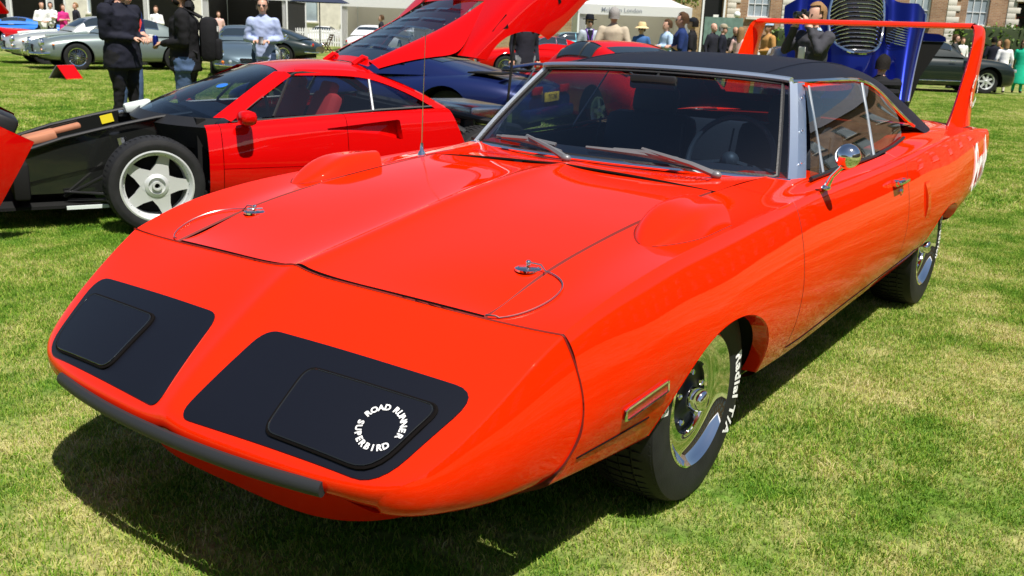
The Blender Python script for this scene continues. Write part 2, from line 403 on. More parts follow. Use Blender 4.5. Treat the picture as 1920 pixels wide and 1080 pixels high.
DECK = top_surface([-2.9, -3.0, -3.2, -3.5, -3.8, -4.05, -4.18, -4.22], [(-2.9, .985), (-3.2, .982), (-3.6, .975), (-4.0, .955), (-4.22, .925)], T_edge, ridge=.0)
patch('trunk_lid', DECK, np.linspace(0, 1, 40), np.linspace(.003, .997, 30), 'orange_paint', BIRD, True, None, None, 'lr')
tp = MB()
g = SIDE.grid([1.0], np.linspace(0, 1, 30))[0]; pl = [(-4.215, y, z) for x, y, z in g]; pr = [(-4.215, -y, z) for x, y, z in g][::-1]
tp.add(pl+pr, [tuple(range(60))]); tp.build('tail_panel', 'orange_paint', BIRD, smooth=False)
# floor and rockers so that nothing is see-through from below
fl = MB(); fl.box((-1.35, 0, .30), (3.9, 1.5, .08)); fl.build('floor_pan', 'flat_black', BIRD)

# ---- nose cone
def nose_rows():
    half = [ # rows: centre, .3, hood edge, inner crest, crest, upper side, mid side, lower, bottom, under
     [(.838,0,.747),(.832,.30,.738),(.793,.60,.719),(.782,.77,.719),(.776,.836,.722),(.758,.871,.64),(.738,.888,.53),(.758,.872,.43),(.83,.842,.352),(.87,.74,.325)],
     [(.90,0,.716),(.895,.30,.706),(.86,.59,.692),(.845,.76,.690),(.838,.822,.690),(.822,.853,.61),(.808,.868,.51),(.82,.853,.415),(.872,.822,.342),(.90,.72,.315)],
     [(1.02,0,.642),(1.015,.29,.633),(.985,.57,.624),(.96,.74,.618),(.952,.793,.612),(.945,.818,.55),(.938,.828,.47),(.942,.815,.392),(.965,.785,.33),(.985,.68,.300)],
     [(1.14,0,.558),(1.136,.28,.550),(1.11,.54,.541),(1.078,.705,.537),(1.066,.748,.530),(1.062,.762,.49),(1.058,.765,.43),(1.058,.752,.375),(1.065,.72,.322),(1.075,.62,.294)],
     [(1.228,0,.490),(1.223,.26,.484),(1.203,.50,.476),(1.172,.655,.473),(1.155,.695,.468),(1.150,.708,.446),(1.146,.708,.41),(1.143,.692,.365),(1.143,.655,.325),(1.145,.55,.300)],
     [(1.268,0,.452),(1.262,.25,.448),(1.244,.46,.444),(1.212,.605,.442),(1.193,.645,.440),(1.188,.656,.428),(1.184,.655,.405),(1.178,.642,.37),(1.170,.605,.338),(1.160,.50,.312)],
     [(1.278,0,.420),(1.272,.24,.418),(1.254,.45,.416),(1.220,.585,.414),(1.203,.620,.410),(1.199,.627,.399),(1.194,.627,.387),(1.187,.617,.370),(1.175,.582,.350),(1.158,.485,.335)],
     [(1.268,0,.386),(1.262,.24,.384),(1.243,.44,.384),(1.212,.59,.382),(1.194,.633,.379),(1.190,.640,.372),(1.186,.640,.366),(1.180,.63,.357),(1.168,.60,.345),(1.15,.50,.334)],
     [(1.20,0,.360),(1.195,.23,.36),(1.18,.42,.359),(1.16,.56,.356),(1.15,.60,.353),(1.148,.605,.349),(1.145,.605,.345),(1.14,.60,.340),(1.13,.575,.336),(1.11,.50,.332)],
    ]
    for i, z7, z8, z9 in ((2, .392, .338, .322), (3, .378, .347, .336), (4, .372, .352, .343), (5, .371, .354, .346), (6, .370, .353, .345), (7, .362, .350, .344), (8, .350, .346, .343)):
        for k, zz in ((7, z7), (8, z8), (9, z9)): half[i][k] = (*half[i][k][:2], zz)
    P = []
    for i, dy in ((2, .010), (3, .026), (4, .036), (5, .036), (6, .030)): half[i] = [(x, y+dy*min(1, y/.6), z) for x, y, z in half[i]]
    for r in half:
        row = [r[9], r[8], r[7], r[6], r[5], r[4], r[4], r[3], r[2], r[1]]
        row = [(x, -y, z) for x, y, z in row]
        c = r[0]; f = .010 if r is not half[-1] else 0
        mid = [(c[0], -.075, c[2]-f*.8), (c[0], -.012, c[2]+f*.9), (c[0], .012, c[2]+f*.9), (c[0], .075, c[2]-f*.8)]
        right = [r[1], r[2], r[3], r[4], r[4], r[5], r[6], r[7], r[8], r[9]]
        P.append(row+mid+right)
    return P
NOSE = Surf(nose_rows())
_nu = np.concatenate([np.linspace(.0015, .6, 50), np.linspace(.6, 1, 50)[1:]]); _nv = np.linspace(0, 1, 150)
nose = patch('nose_cone', NOSE, _nu, _nv, 'orange_paint', BIRD, True, None, None, 't', rimd=.006, rimm='seam')
_g = NOSE.grid(_nu, _nv); _nn = -NOSE.normals(_nu, _nv)
_vv = [Vector(p) for p in _g.reshape(-1, 3)]; _k = len(_nv)
NB = BVHTree.FromPolygons(_vv, [(i*_k+j, i*_k+j+1, (i+1)*_k+j+1, (i+1)*_k+j) for i in range(len(_nu)-1) for j in range(_k-1)])
PD = Vector((-.62, 0, -.785)).normalized()
def on_nose(x, y, lift=.003):
    """drop the point whose plan position is x,y on to the nose along the nose's own slope normal"""
    z0 = .747-(x-.838)*.78
    o = Vector((x, y, z0))-PD*.5; h = NB.ray_cast(o, PD)
    if h[0] is None: return Vector((x, y, z0))
    n = h[1] if h[1].dot(PD) < 0 else -h[1]
    return h[0]+n*lift
def rounded(poly, r, k=6):
    out = []; n = len(poly)
    for i in range(n):
        p = Vector(poly[i]); a = Vector(poly[i-1]); b = Vector(poly[(i+1) % n]); ri = r[i] if isinstance(r, (list, tuple)) else r
        u = (a-p); v = (b-p); ra = min(ri, u.length*.48); rb = min(ri, v.length*.48); A = p+u.normalized()*ra; B = p+v.normalized()*rb
        for t in np.linspace(0, 1, k+1): out.append(tuple((A*(1-t)**2+p*2*t*(1-t)+B*t*t)))
    return out
def densify(poly, d=.03):
    out = []
    for i in range(len(poly)):
        a = Vector(poly[i]); b = Vector(poly[(i+1) % len(poly)]); k = max(1, int((b-a).length/d))
        for j in range(k): out.append(tuple(a+(b-a)*j/k))
    return out
def nose_plate(name, poly, mat, lift, thick, parent, grid=.025, bev=.003):
    """thin plate that follows the nose: outline in plan, filled, cut finely and laid on the surface"""
    poly = densify(poly, .02)
    bm = bmesh.new(); vs = [bm.verts.new((x, y, 0)) for x, y in poly]; bm.faces.new(vs)
    for ax in (0, 1):
        lo = min(p[ax] for p in poly); hi = max(p[ax] for p in poly); c = lo+grid
        while c < hi:
            no = Vector((1, 0, 0)) if ax == 0 else Vector((0, 1, 0))
            bmesh.ops.bisect_plane(bm, geom=bm.verts[:]+bm.edges[:]+bm.faces[:], plane_co=no*c, plane_no=no); c += grid
    bm.verts.index_update(); bm.verts.ensure_lookup_table()
    P = [(v.co.x, v.co.y) for v in bm.verts]; F = [tuple(v.index for v in f.verts) for f in bm.faces]
    bnd = [e for e in bm.edges if e.is_boundary]; be = [(e.verts[0].index, e.verts[1].index) for e in bnd]; bset = {i for e in be for i in e}
    cx = sum(p[0] for p in poly)/len(poly); cy = sum(p[1] for p in poly)/len(poly)
    V = [on_nose(x, y, lift) for x, y in P]; n = len(V)
    low = {}
    for i in bset:
        low[i] = len(V); V.append(on_nose(P[i][0]+(P[i][0]-cx)*bev*2, P[i][1]+(P[i][1]-cy)*bev*2, lift-thick))
    # orient the faces outwards
    if F:
        a, b, c = (V[i] for i in F[0][:3])
        if (b-a).cross(c-a).dot(PD) > 0: F = [f[::-1] for f in F]
    F += [(a, b, low[b], low[a]) for a, b in be]
    bm.free()
    return meshobj(name, V, F, mat, parent, sharp=50)
PANEL = [(.984, .748), (1.005, .096), (1.243, .044), (1.213, .656)]
LIDL = [(1.043, .680), (1.060, .308), (1.205, .318), (1.197, .628)]
for sgn in (1, -1):
    po = rounded([(x, y*sgn) for x, y in PANEL], [.07, .045, .035, .07])
    pn = nose_plate('headlamp_panel', po, 'satin_black', .003, .006, BIRD)
    li = rounded([(x, y*sgn) for x, y in LIDL], [.03, .03, .03, .06])
    lid = nose_plate('headlamp_door', li, 'satin_black', .012, .010, pn, bev=.012)
    tr = MB(); tr.tube([on_nose(x, y, .0055) for x, y in densify([(x+(x-1.13)*.035, y+(y-.48*sgn)*.035) for x, y in li], .02)], .0055, 6, closed=True); tr.build('door_gap', 'gap', pn)
    tr = MB(); tr.tube([on_nose(x, y, .0118) for x, y in densify([(x+(x-1.13)*.004, y+(y-.48*sgn)*.004) for x, y in li], .02)], .0016, 5, closed=True); tr.build('door_edge', 'black_gloss', lid)
# ring of lettering on the car's left headlamp door
def ring_text(txt, a0, a1, r, size, put, bold=.0):
    mb = MB(); n = len(txt)
    for i, ch in enumerate(txt):
        if ch == ' ': continue
        t = R(a0+(a1-a0)*i/(n-1)); V, F = text_mesh(ch, size, bold)
        out = 1 if a1 < a0 else -1
        rot = t-math.pi/2 if out == 1 else t+math.pi/2
        c, s = math.cos(rot), math.sin(rot)
        mb.add([put(r*math.cos(t)+v.x*c-v.y*s, r*math.sin(t)+v.x*s+v.y*c) for v in V], F)
    return mb
def put_lid(u, v):       # u to the right as read, v up, on the tilted nose
    ax = Vector((0, 1)); return on_nose(1.120-v*.78, .588+u, .0145)
rt = MB()
for t, a0, a1 in (('ROAD', 158, 106), ('RUNNER', 80, -2)): 
    q = ring_text(t, a0, a1, .0525, .0215, put_lid, .0007); rt.add(q.V, q.F)
q = ring_text('SUPERBIRD', 186, 318, .0525, .0215, put_lid, .0007); rt.add(q.V, q.F)
rt.build('badge_lettering', 'decal_white', BIRD, smooth=False)
# rubber strip and chin spoiler
rs = MB(); pts = []
for y in np.linspace(-.52, .52, 25):
    pts.append((1.292-.055*(abs(y)/.53)**2.2, y, .408))
rs.tube(pts, .019, 10, squash=(.8, 1)); rs.build('rub_strip', 'rub_strip', BIRD)
ch = MB(); A = []; B = []; C = []; D = []
for y in np.linspace(-.60, .60, 41):
    f = abs(y)/.60
    A.append((1.178-.06*f**6, y*.985, .374)); B.append((1.085-.17*f**4, y*.90, .195+.03*f**6)); C.append((1.04-.17*f**4, y*.88, .19+.03*f**6)); D.append((1.0-.15*f**3, y*.88, .33))
ch.ribbon(A, B); ch.ribbon(B, C); ch.ribbon(C, D); ch.build('chin_spoiler', 'orange_paint', BIRD)
ub = MB(); ub.box((.62, 0, .345), (.85, 1.3, .03)); ub.build('nose_underside', 'flat_black', BIRD)
# ---- greenhouse
WS = Surf([  # windscreen: rows from cowl to header
 [(-.915,-.748,.888),(-.87,-.66,.892),(-.765,-.40,.902),(-.69,-.12,.908),(-.69,.12,.908),(-.765,.40,.902),(-.87,.66,.892),(-.915,.748,.888)],
 [(-1.00,-.715,.985),(-.955,-.63,.99),(-.865,-.39,1.0),(-.80,-.12,1.005),(-.80,.12,1.005),(-.865,.39,1.0),(-.955,.63,.99),(-1.00,.715,.985)],
 [(-1.13,-.655,1.12),(-1.10,-.575,1.125),(-1.05,-.36,1.135),(-1.01,-.11,1.14),(-1.01,.11,1.14),(-1.05,.36,1.135),(-1.10,.575,1.125),(-1.13,.655,1.12)],
 [(-1.258,-.592,1.238),(-1.26,-.52,1.244),(-1.255,-.32,1.252),(-1.25,-.10,1.256),(-1.25,.10,1.256),(-1.255,.32,1.252),(-1.26,.52,1.244),(-1.258,.592,1.238)]])
patch('windscreen', WS, np.linspace(0, 1, 24), np.linspace(0, 1, 40), 'windscreen', BIRD, True)
def ws_edge(u0, u1, v0, v1, n=30, off=0.):
    us = np.linspace(u0, u1, n); vs = np.linspace(v0, v1, n)
    return [Vector(WS.grid([a], [b])[0, 0]) + Vector(-WS.normals([a], [b])[0, 0])*off for a, b in zip(us, vs)]
sgn = -1 if WS.normals([.5], [.5])[0, 0, 0] > 0 else 1
def wsp(u, v, off): return Vector(WS.grid([u], [v])[0, 0]) + Vector(WS.normals([u], [v])[0, 0])*off*(1 if WS.normals([.5], [.5])[0, 0, 0] > 0 else -1)
fr = MB()        # black rubber surround, then bright reveal moulding
loop_in = [(.965, v) for v in np.linspace(.03, .97, 30)]+[(u, .97) for u in np.linspace(.94, .05, 20)]+[(.03, v) for v in np.linspace(.96, .04, 30)]+[(u, .03) for u in np.linspace(.05, .94, 20)]
fr.tube([wsp(u, v, .002) for u, v in loop_in], .011, 6, closed=True, squash=(1, .5)); fr.build('windscreen_gasket', 'rubber', BIRD)
hm = MB(); hm.tube([wsp(1.0, v, .010) for v in np.linspace(0, 1, 40)], .023, 8, squash=(1, .55)); hm.build('header_moulding', 'brushed', BIRD)
bm_ = MB(); bm_.tube([wsp(0.0, v, .006) for v in np.linspace(.0, 1, 40)], .010, 8); bm_.build('base_moulding', 'chrome', BIRD)
for s in (1, -1):
    ap = MB(); A = []; B = []; C = []; D = []
    for t in np.linspace(0, 1, 16):
        u = t; e = Vector(WS.grid([u], [1.0])[0, 0])
        a = e+Vector((.012, -.004, .006)); b = e+Vector((-.028-.012*(1-t), .012, .010)); c = e+Vector((-.075-.015*(1-t), .030-.004*t, .004)); d = e+Vector((-.085-.012*(1-t), .018, -.02))
        A.append(a); B.append(b); C.append(c); D.append(d)
    ap.ribbon(A, B); ap.ribbon(B, C); ap.ribbon(C, D); ap.ribbon([p+Vector((.0, -.004, -.014)) for p in A], A)
    (ap if s == 1 else ap.mirror()).build('windscreen_pillar', 'brushed', BIRD)
    for t in (.18, .5, .82):
        sc = MB(); p = Vector(WS.grid([t], [1.0])[0, 0])+Vector((-.045, .024, .010)); sc.ball(p, (.005, .004, .005), 8, 4); (sc if s == 1 else sc.mirror()).build('pillar_screw', 'chrome', BIRD)
# vinyl roof
ROOFH = [
 [(-1.262,0,1.268),(-1.258,.3,1.263),(-1.254,.46,1.258),(-1.25,.545,1.252),(-1.25,.592,1.240)],
 [(-1.36,0,1.290),(-1.36,.3,1.285),(-1.36,.47,1.275),(-1.35,.565,1.262),(-1.345,.618,1.241)],
 [(-1.60,0,1.322),(-1.60,.3,1.317),(-1.60,.48,1.303),(-1.59,.585,1.279),(-1.58,.637,1.243)],
 [(-1.88,0,1.334),(-1.88,.3,1.329),(-1.88,.485,1.314),(-1.87,.592,1.287),(-1.86,.643,1.243)],
 [(-2.13,0,1.326),(-2.13,.3,1.321),(-2.13,.485,1.306),(-2.10,.597,1.277),(-2.07,.648,1.232)],
 [(-2.38,0,1.308),(-2.38,.3,1.303),(-2.37,.49,1.288),(-2.33,.608,1.258),(-2.25,.660,1.192)],
 [(-2.63,0,1.240),(-2.63,.3,1.237),(-2.62,.51,1.228),(-2.58,.636,1.212),(-2.43,.684,1.122)],
 [(-2.89,0,1.130),(-2.89,.3,1.130),(-2.89,.55,1.132),(-2.86,.676,1.126),(-2.60,.716,1.045)],
 [(-3.13,0,1.010),(-3.13,.32,1.010),(-3.13,.60,1.022),(-3.12,.716,1.030),(-2.76,.752,.980)],
 [(-3.22,0,.972),(-3.22,.33,.972),(-3.24,.62,.968),(-3.26,.75,.960),(-2.88,.785,.945)]]
RP = []
for r in ROOFH: RP.append([(x, -y, z) for x, y, z in r[:0:-1]]+r)
ROOF = Surf(RP)
ru = np.linspace(0, 1, 90); rv = np.linspace(0, 1, 80); _G = ROOF.grid(ru, rv)
def back_open(p): return not (-2.985 < p[0] < -2.375 and abs(p[1]) < .40+.03*(-2.375-p[0])/.6)
patch('vinyl_roof', ROOF, ru, rv, 'vinyl', BIRD, True, back_open, lambda p, n: (p, n))
patch('headliner', ROOF, np.linspace(.02, .70, 24), np.linspace(.02, .98, 24), 'interior', BIRD, True, back_open, lambda p, n: (p, n), offset=-.03)
patch('backlight', ROOF, np.linspace(.52, .92, 20), np.linspace(.20, .80, 20), 'side_glass', BIRD, True, offset=-.012)
for s in (1, -1):        # vinyl seams and bright drip moulding
    sm = MB(); us = np.linspace(.03, .62, 40)
    pts = [Vector(ROOF.grid([u], [.83])[0, 0])+Vector((0, .0, .0012)) for u in us]
    sm.tube(pts, .0028, 5); (sm if s == 1 else sm.mirror()).build('roof_seam', 'vinyl', BIRD)
    dr = MB(); us = np.concatenate([np.linspace(0.0, .93, 60)])
    pts = [Vector(ROOF.grid([u], [1.0])[0, 0])+Vector((0, .004, 0)) for u in us]
    dr.tube(pts, .0085, 8); (dr if s == 1 else dr.mirror()).build('drip_moulding', 'chrome', BIRD)
# side glass: plane leaning in from the belt to the drip rail
def gy(x, z): return .788-(z-.915)*.43-max(0, (-x-2.0))*.0
def gpt(x, z, o=0.): return Vector((x, gy(x, z)+o, z))
DRIP = [Vector(p) for p in ROOF.grid(np.linspace(0, 1, 200), [1.0])[:, 0]]
def dripz(x):
    xs = [-p.x for p in DRIP]; return float(np.interp(-x, xs, [p.z for p in DRIP]))
def belt(x): return float(np.interp(-x, [.9, 1.2, 1.85, 2.2, 2.45, 2.7], [.912, .918, .925, .945, .972, 1.0]))
def glass_pane(name, xa0, xb0, xa1, xb1, parent, mat='side_glass', n=14):
    """xa0..xb0 along the belt, xa1..xb1 along the top"""
    V = []; F = []; NN = []
    for i in range(n+1):
        t = i/n; xb = xa0+(xb0-xa0)*t; xt = xa1+(xb1-xa1)*t; z0 = belt(xb)-.01; z1 = max(dripz(xt)-.016, belt(xt)+.004)
        for k in range(7):
            s = k/6; x = xb+(xt-xb)*s; z = z0+(z1-z0)*s; V.append(gpt(x, z, .010*math.sin(math.pi*s)))
    for i in range(n):
        for k in range(6): F.append((i*7+k, i*7+k+1, (i+1)*7+k+1, (i+1)*7+k))
    return V, F
for s in (1, -1):
    for nm, a in (('vent_window', (-1.005, -1.135, -1.235, -1.262)), ('door_window', (-1.145, -1.842, -1.275, -1.985)), ('quarter_window', (-1.862, -2.42, -2.005, -2.425))):
        V, F = glass_pane(nm, *a, BIRD)
        if s == -1: V = [Vector((v.x, -v.y, v.z)) for v in V]
        else: F = [f[::-1] for f in F]
        meshobj(nm, V, F, 'side_glass', BIRD)
    for (xb, xt, r, mt) in ((-1.140, -1.268, .006, 'post_trim'), (-1.852, -1.995, .008, 'post_trim')):
        b = MB(); b.tube([gpt(xb+(xt-xb)*t, belt(xb)-.02+(dripz(xt)-.012-belt(xb)+.02)*t, .006) for t in np.linspace(0, 1, 8)], r, 8, squash=(1, .6)); (b if s == 1 else b.mirror()).build('window_post', mt, BIRD)
    b = MB(); b.tube([gpt(x, belt(x)-.012, .010) for x in np.linspace(-.98, -2.42, 40)], .008, 6); (b if s == 1 else b.mirror()).build('belt_moulding', 'black_plastic', BIRD)
    # painted channel between drip moulding and glass
    xs = np.linspace(-1.3, -2.62, 50)
    b = MB(); b.ribbon([(x, float(np.interp(-x, [-p.x for p in DRIP], [p.y for p in DRIP]))-.002, dripz(x)-.002) for x in xs], [gpt(x, max(dripz(x)-.022, belt(x)-.01), -.012) for x in xs]); (b if s == 1 else b.mirror()).build('window_channel', 'orange_paint', BIRD)
    # inner quarter trim panel behind the rear side glass
    b = MB(); b.ribbon([(x, .735, .90) for x in np.linspace(-1.0, -2.9, 20)], [(x, .735, .50) for x in np.linspace(-1.0, -2.9, 20)]); (b if s == 1 else b.mirror()).build('inner_door_trim', 'interior', BIRD)
# ---- interior
it = MB()
pro = [(-.80, .865), (-.95, .90), (-1.10, .905), (-1.20, .885), (-1.25, .80), (-1.25, .60)]
it.add([(x, y, z) for y in (-.70, .70) for x, z in pro], [(i, i+1, 6+i+1, 6+i) for i in range(5)]); it.build('dashboard', 'interior', BIRD)
def seat(cx, cy, name='front_seat'):
    b = MB(); b.bbox((cx+.06, cy, .47), (.52, .50, .16), .05)
    rot = Matrix.Rotation(R(-14), 3, 'Y'); b.bbox((cx-.27, cy, .74), (.15, .50, .56), .06, rot); o = b.build(name, 'interior', BIRD)
    h = MB(); h.bbox((cx-.36, cy, 1.075), (.10, .25, .15), .04, rot); h.tube([(cx-.345, cy-.06, .95), (cx-.36, cy-.06, 1.05)], .007, 6); h.tube([(cx-.345, cy+.06, .95), (cx-.36, cy+.06, 1.05)], .007, 6); h.build('headrest', 'interior', o)
    for e in (-1, 1): p = MB(); p.tube([(cx-.205, cy+.235*e, .98), (cx-.175, cy+.245*e, .80), (cx-.12, cy+.245*e, .58)], .005, 5); p.build('piping', 'interior_seam', o)
seat(-1.62, .37); seat(-1.62, -.37)
b = MB(); b.bbox((-2.30, 0, .45), (.5, 1.3, .16), .05); b.bbox((-2.58, 0, .70), (.16, 1.3, .5), .05, Matrix.Rotation(R(-18), 3, 'Y')); b.build('rear_seat', 'interior', BIRD)
b = MB(); b.box((-2.83, 0, .90), (.42, 1.3, .03)); b.build('parcel_shelf', 'shelf_grey', BIRD)
sw = MB(); c = Vector((-1.24, .37, .90)); ax = Vector((.42, 0, -.9)).normalized(); e1 = Vector((0, 1, 0)); e2 = ax.cross(e1)
e2 = Vector((-.34, 0, .94)); e2.normalize()
sw.tube([c+e1*.19*math.cos(t)+e2*.19*math.sin(t) for t in np.linspace(0, 2*math.pi, 33)[:-1]], .012, 8, closed=True)
for a in (-10, 190, 270): sw.tube([c, c+e1*.185*math.cos(R(a))+e2*.185*math.sin(R(a))], .011, 6)
sw.ball(c, .04); sw.build('steering_wheel', 'interior_seam', BIRD)
b = MB(); b.bbox((-1.17, .02, 1.205), (.03, .22, .06), .012); b.tube([(-1.19, .02, 1.22), (-1.24, .02, 1.255)], .006, 6); b.build('rear_view_mirror', 'black_plastic', BIRD)
# ---- wing
for s in (1, -1):
    F_ = Surf([[(x0+dx, y+o, z) for o, dx in ((.0, l), (.045, l*.55), (.055, 0), (.04, -l*.6), (.0, -l), (-.04, -l*.6), (-.055, 0), (-.045, l*.55), (.0, l))]
        for z, x0, y, l in ((.93, -3.90, .745, .29), (.96, -3.915, .745, .27), (1.02, -3.945, .745, .245), (1.15, -4.015, .745, .215), (1.30, -4.095, .745, .18), (1.42, -4.16, .742, .16), (1.49, -4.19, .735, .15), (1.525, -4.20, .722, .14), (1.535, -4.205, .70, .11))])
    P2 = F_.P.copy()
    for i in range(P2.shape[0]):
        yc = P2[i, 0, 1]; k = np.interp(P2[i, 0, 2], [.93, 1.0, 1.5], [1.15, .85, .55]); P2[i, :, 1] = yc+(P2[i, :, 1]-yc)*k
    F_ = Surf(P2)
    wp = patch('wing_upright', F_, np.linspace(0, 1, 40), np.linspace(0, 1, 40), 'orange_paint', BIRD, False, mirror=(s == -1))
    # ring decal on the outer face (lettering only)
    def put_w(u, v, s=s): return Vector((-4.01+u*1.0-(v*.30), s*(.745+.055*np.interp(1.14+v, [1.0, 1.5], [.85, .55])+.004-.0), 1.14+v))
    q = MB()
    for i in range(22):
        if i in (5, 16): continue
        a = R(i*360/22); c_, s_ = math.cos(a), math.sin(a)
        ch_ = 'ROAD RUNNER SUPERBIRD '[i % 22]
        if ch_ == ' ': continue
        V, F = text_mesh(ch_, .040, .002); rot = -a
        pts = []
        a2 = R(160-i*360/22); c2, s2 = math.cos(a2-math.pi/2), math.sin(a2-math.pi/2)
        pts = [(-(.085*math.cos(a2)+v.x*c2-v.y*s2)*s*(1), .085*math.sin(a2)+v.x*s2+v.y*c2) for v in V]
        q.add([put_w(u, v) for u, v in pts], F)
    q.build('wing_decal', 'decal_white', BIRD, smooth=False)['kind'] = 'stuff'
bl = MB(); prof = [(.14, .0), (.12, .014), (.05, .024), (-.05, .018), (-.13, .003), (-.13, -.003), (-.03, -.012), (.08, -.012), (.13, -.006)]
ys = np.linspace(-.70, .70, 21); n = len(prof)
bl.add([(-4.205+x, y, 1.522+z) for y in ys for x, z in prof], [(i*n+j, (i+1)*n+j, (i+1)*n+(j+1) % n, i*n+(j+1) % n) for i in range(20) for j in range(n)]); bl.build('wing_blade', 'orange_paint', BIRD)
# ---- wheels
def tyre_profile(r, w, rim):
    return [(-w*.40, rim), (-w*.47, rim+.012), (-w*.5, rim+(r-rim)*.45), (-w*.495, r-.035), (-w*.465, r-.012), (-w*.38, r-.003), (-w*.12, r), (w*.12, r), (w*.38, r-.003), (w*.465, r-.012), (w*.495, r-.035), (w*.5, rim+(r-rim)*.45), (w*.47, rim+.012), (w*.40, rim)]
def treads(mb, r, w, n=64, depth=.006):
    for k in range(n):
        a = 2*math.pi*k/n
        for y0, y1, sk in ((-w*.44, -w*.2, .02), (-w*.17, w*.0, -.01), (w*.02, w*.18, .012), (w*.21, w*.44, -.02)):
            pts = []
            for (y, da) in ((y0, 0), (y1, sk), (y1, sk+2*math.pi/n*.72), (y0, 2*math.pi/n*.72)):
                rr = r-.014 if abs(y) > w*.40 else r-.001
                pts.append(((rr)*math.cos(a+da), y, (rr)*math.sin(a+da)))
            top = [(p[0]*(1+depth/r), p[1], p[2]*(1+depth/r)) for p in pts]
            mb.add(pts+top, [(7, 6, 5, 4), (0, 1, 5, 4), (1, 2, 6, 5), (2, 3, 7, 6), (3, 0, 4, 7)])
def bird_wheel(name, loc, out, words, spin):
    rt_ = bpy.data.objects.new(name, None); link(rt_, BIRD); rt_.location = loc; rt_.rotation_euler = (0, 0, 0 if out > 0 else math.pi)
    W, r, rim = .235, .329, .200
    t = MB(); t.lathe(tyre_profile(r-.004, W, rim), 'y', n=72); treads(t, r-.004, W); tb = t.build('tyre', 'tyre', rt_)
    # white letters wrapped round the sidewall
    for word, a0, in words:
        V, F = text_mesh(word, .060, .0022, .0, spacing=1.12)
        rm = .266; q = MB(); vs = []
        for v in V:
            a = R(a0)+v.x/rm; rr = rm-v.y if False else rm+v.y
            frac = (rr-rim)/(r-rim); yy = float(np.interp(rr, [rim+.012, rim+(r-rim)*.45, r-.035, r-.012], [W*.47, W*.5, W*.495, W*.465]))+.0025
            vs.append((rr*math.sin(a), yy, rr*math.cos(a)))
        # seen from outside (+y), +x runs to the left
        vs = [(-x, y, z) for x, y, z in vs]
        q.add(vs, F); q.build('tyre_lettering', 'letter_white', rt_, smooth=False)
    rm_ = MB(); rm_.lathe([(.085, .2005), (.100, .213), (.112, .212), (.115, .206), (.108, .199), (.102, .194), (.090, .184), (.080, .168), (.074, .150), (.072, .134), (.076, .122), (.078, .116), (.070, .113)], 'y', n=96)
    rm_.build('rim', 'chrome', rt_)
    hb = MB(); hb.lathe([(.070, .116), (.062, .110), (.060, .095), (.062, .075), (.070, .055), (.080, .042), (.080, .001)], 'y', n=48); hb.build('hub', 'satin_black', rt_)
    for k in range(5):
        lg = MB(); a = R(18+72*k+spin); lg.lathe([(.058, .0105), (.076, .0105), (.081, .007), (.081, .0005)], 'y', (.083*math.cos(a), 0, .083*math.sin(a)), 6); lg.build('lug_nut', 'chrome', rt_)
    cp = MB(); cp.lathe([(.078, .037), (.112, .035), (.122, .031), (.128, .023), (.130, .001)], 'y', n=32); cp.build('hub_cap', 'chrome', rt_)
    return rt_
YW = .752
bird_wheel('wheel', (0, YW, .329), 1, (('Radial T/A', 101), ('BFGoodrich', 312)), 0)
bird_wheel('wheel', (-2.943, YW, .329), 1, (('BFGoodrich', 78), ('Radial T/A', 312)), 20)
bird_wheel('wheel', (0, -YW, .329), -1, (), 0); bird_wheel('wheel', (-2.943, -YW, .329), -1, (), 0)
ax_ = MB(); ax_.tube([(0, -.7, .33), (0, .7, .33)], .04); ax_.tube([(-2.943, -.7, .33), (-2.943, .7, .33)], .05); ax_.build('axles', 'flat_black', BIRD)
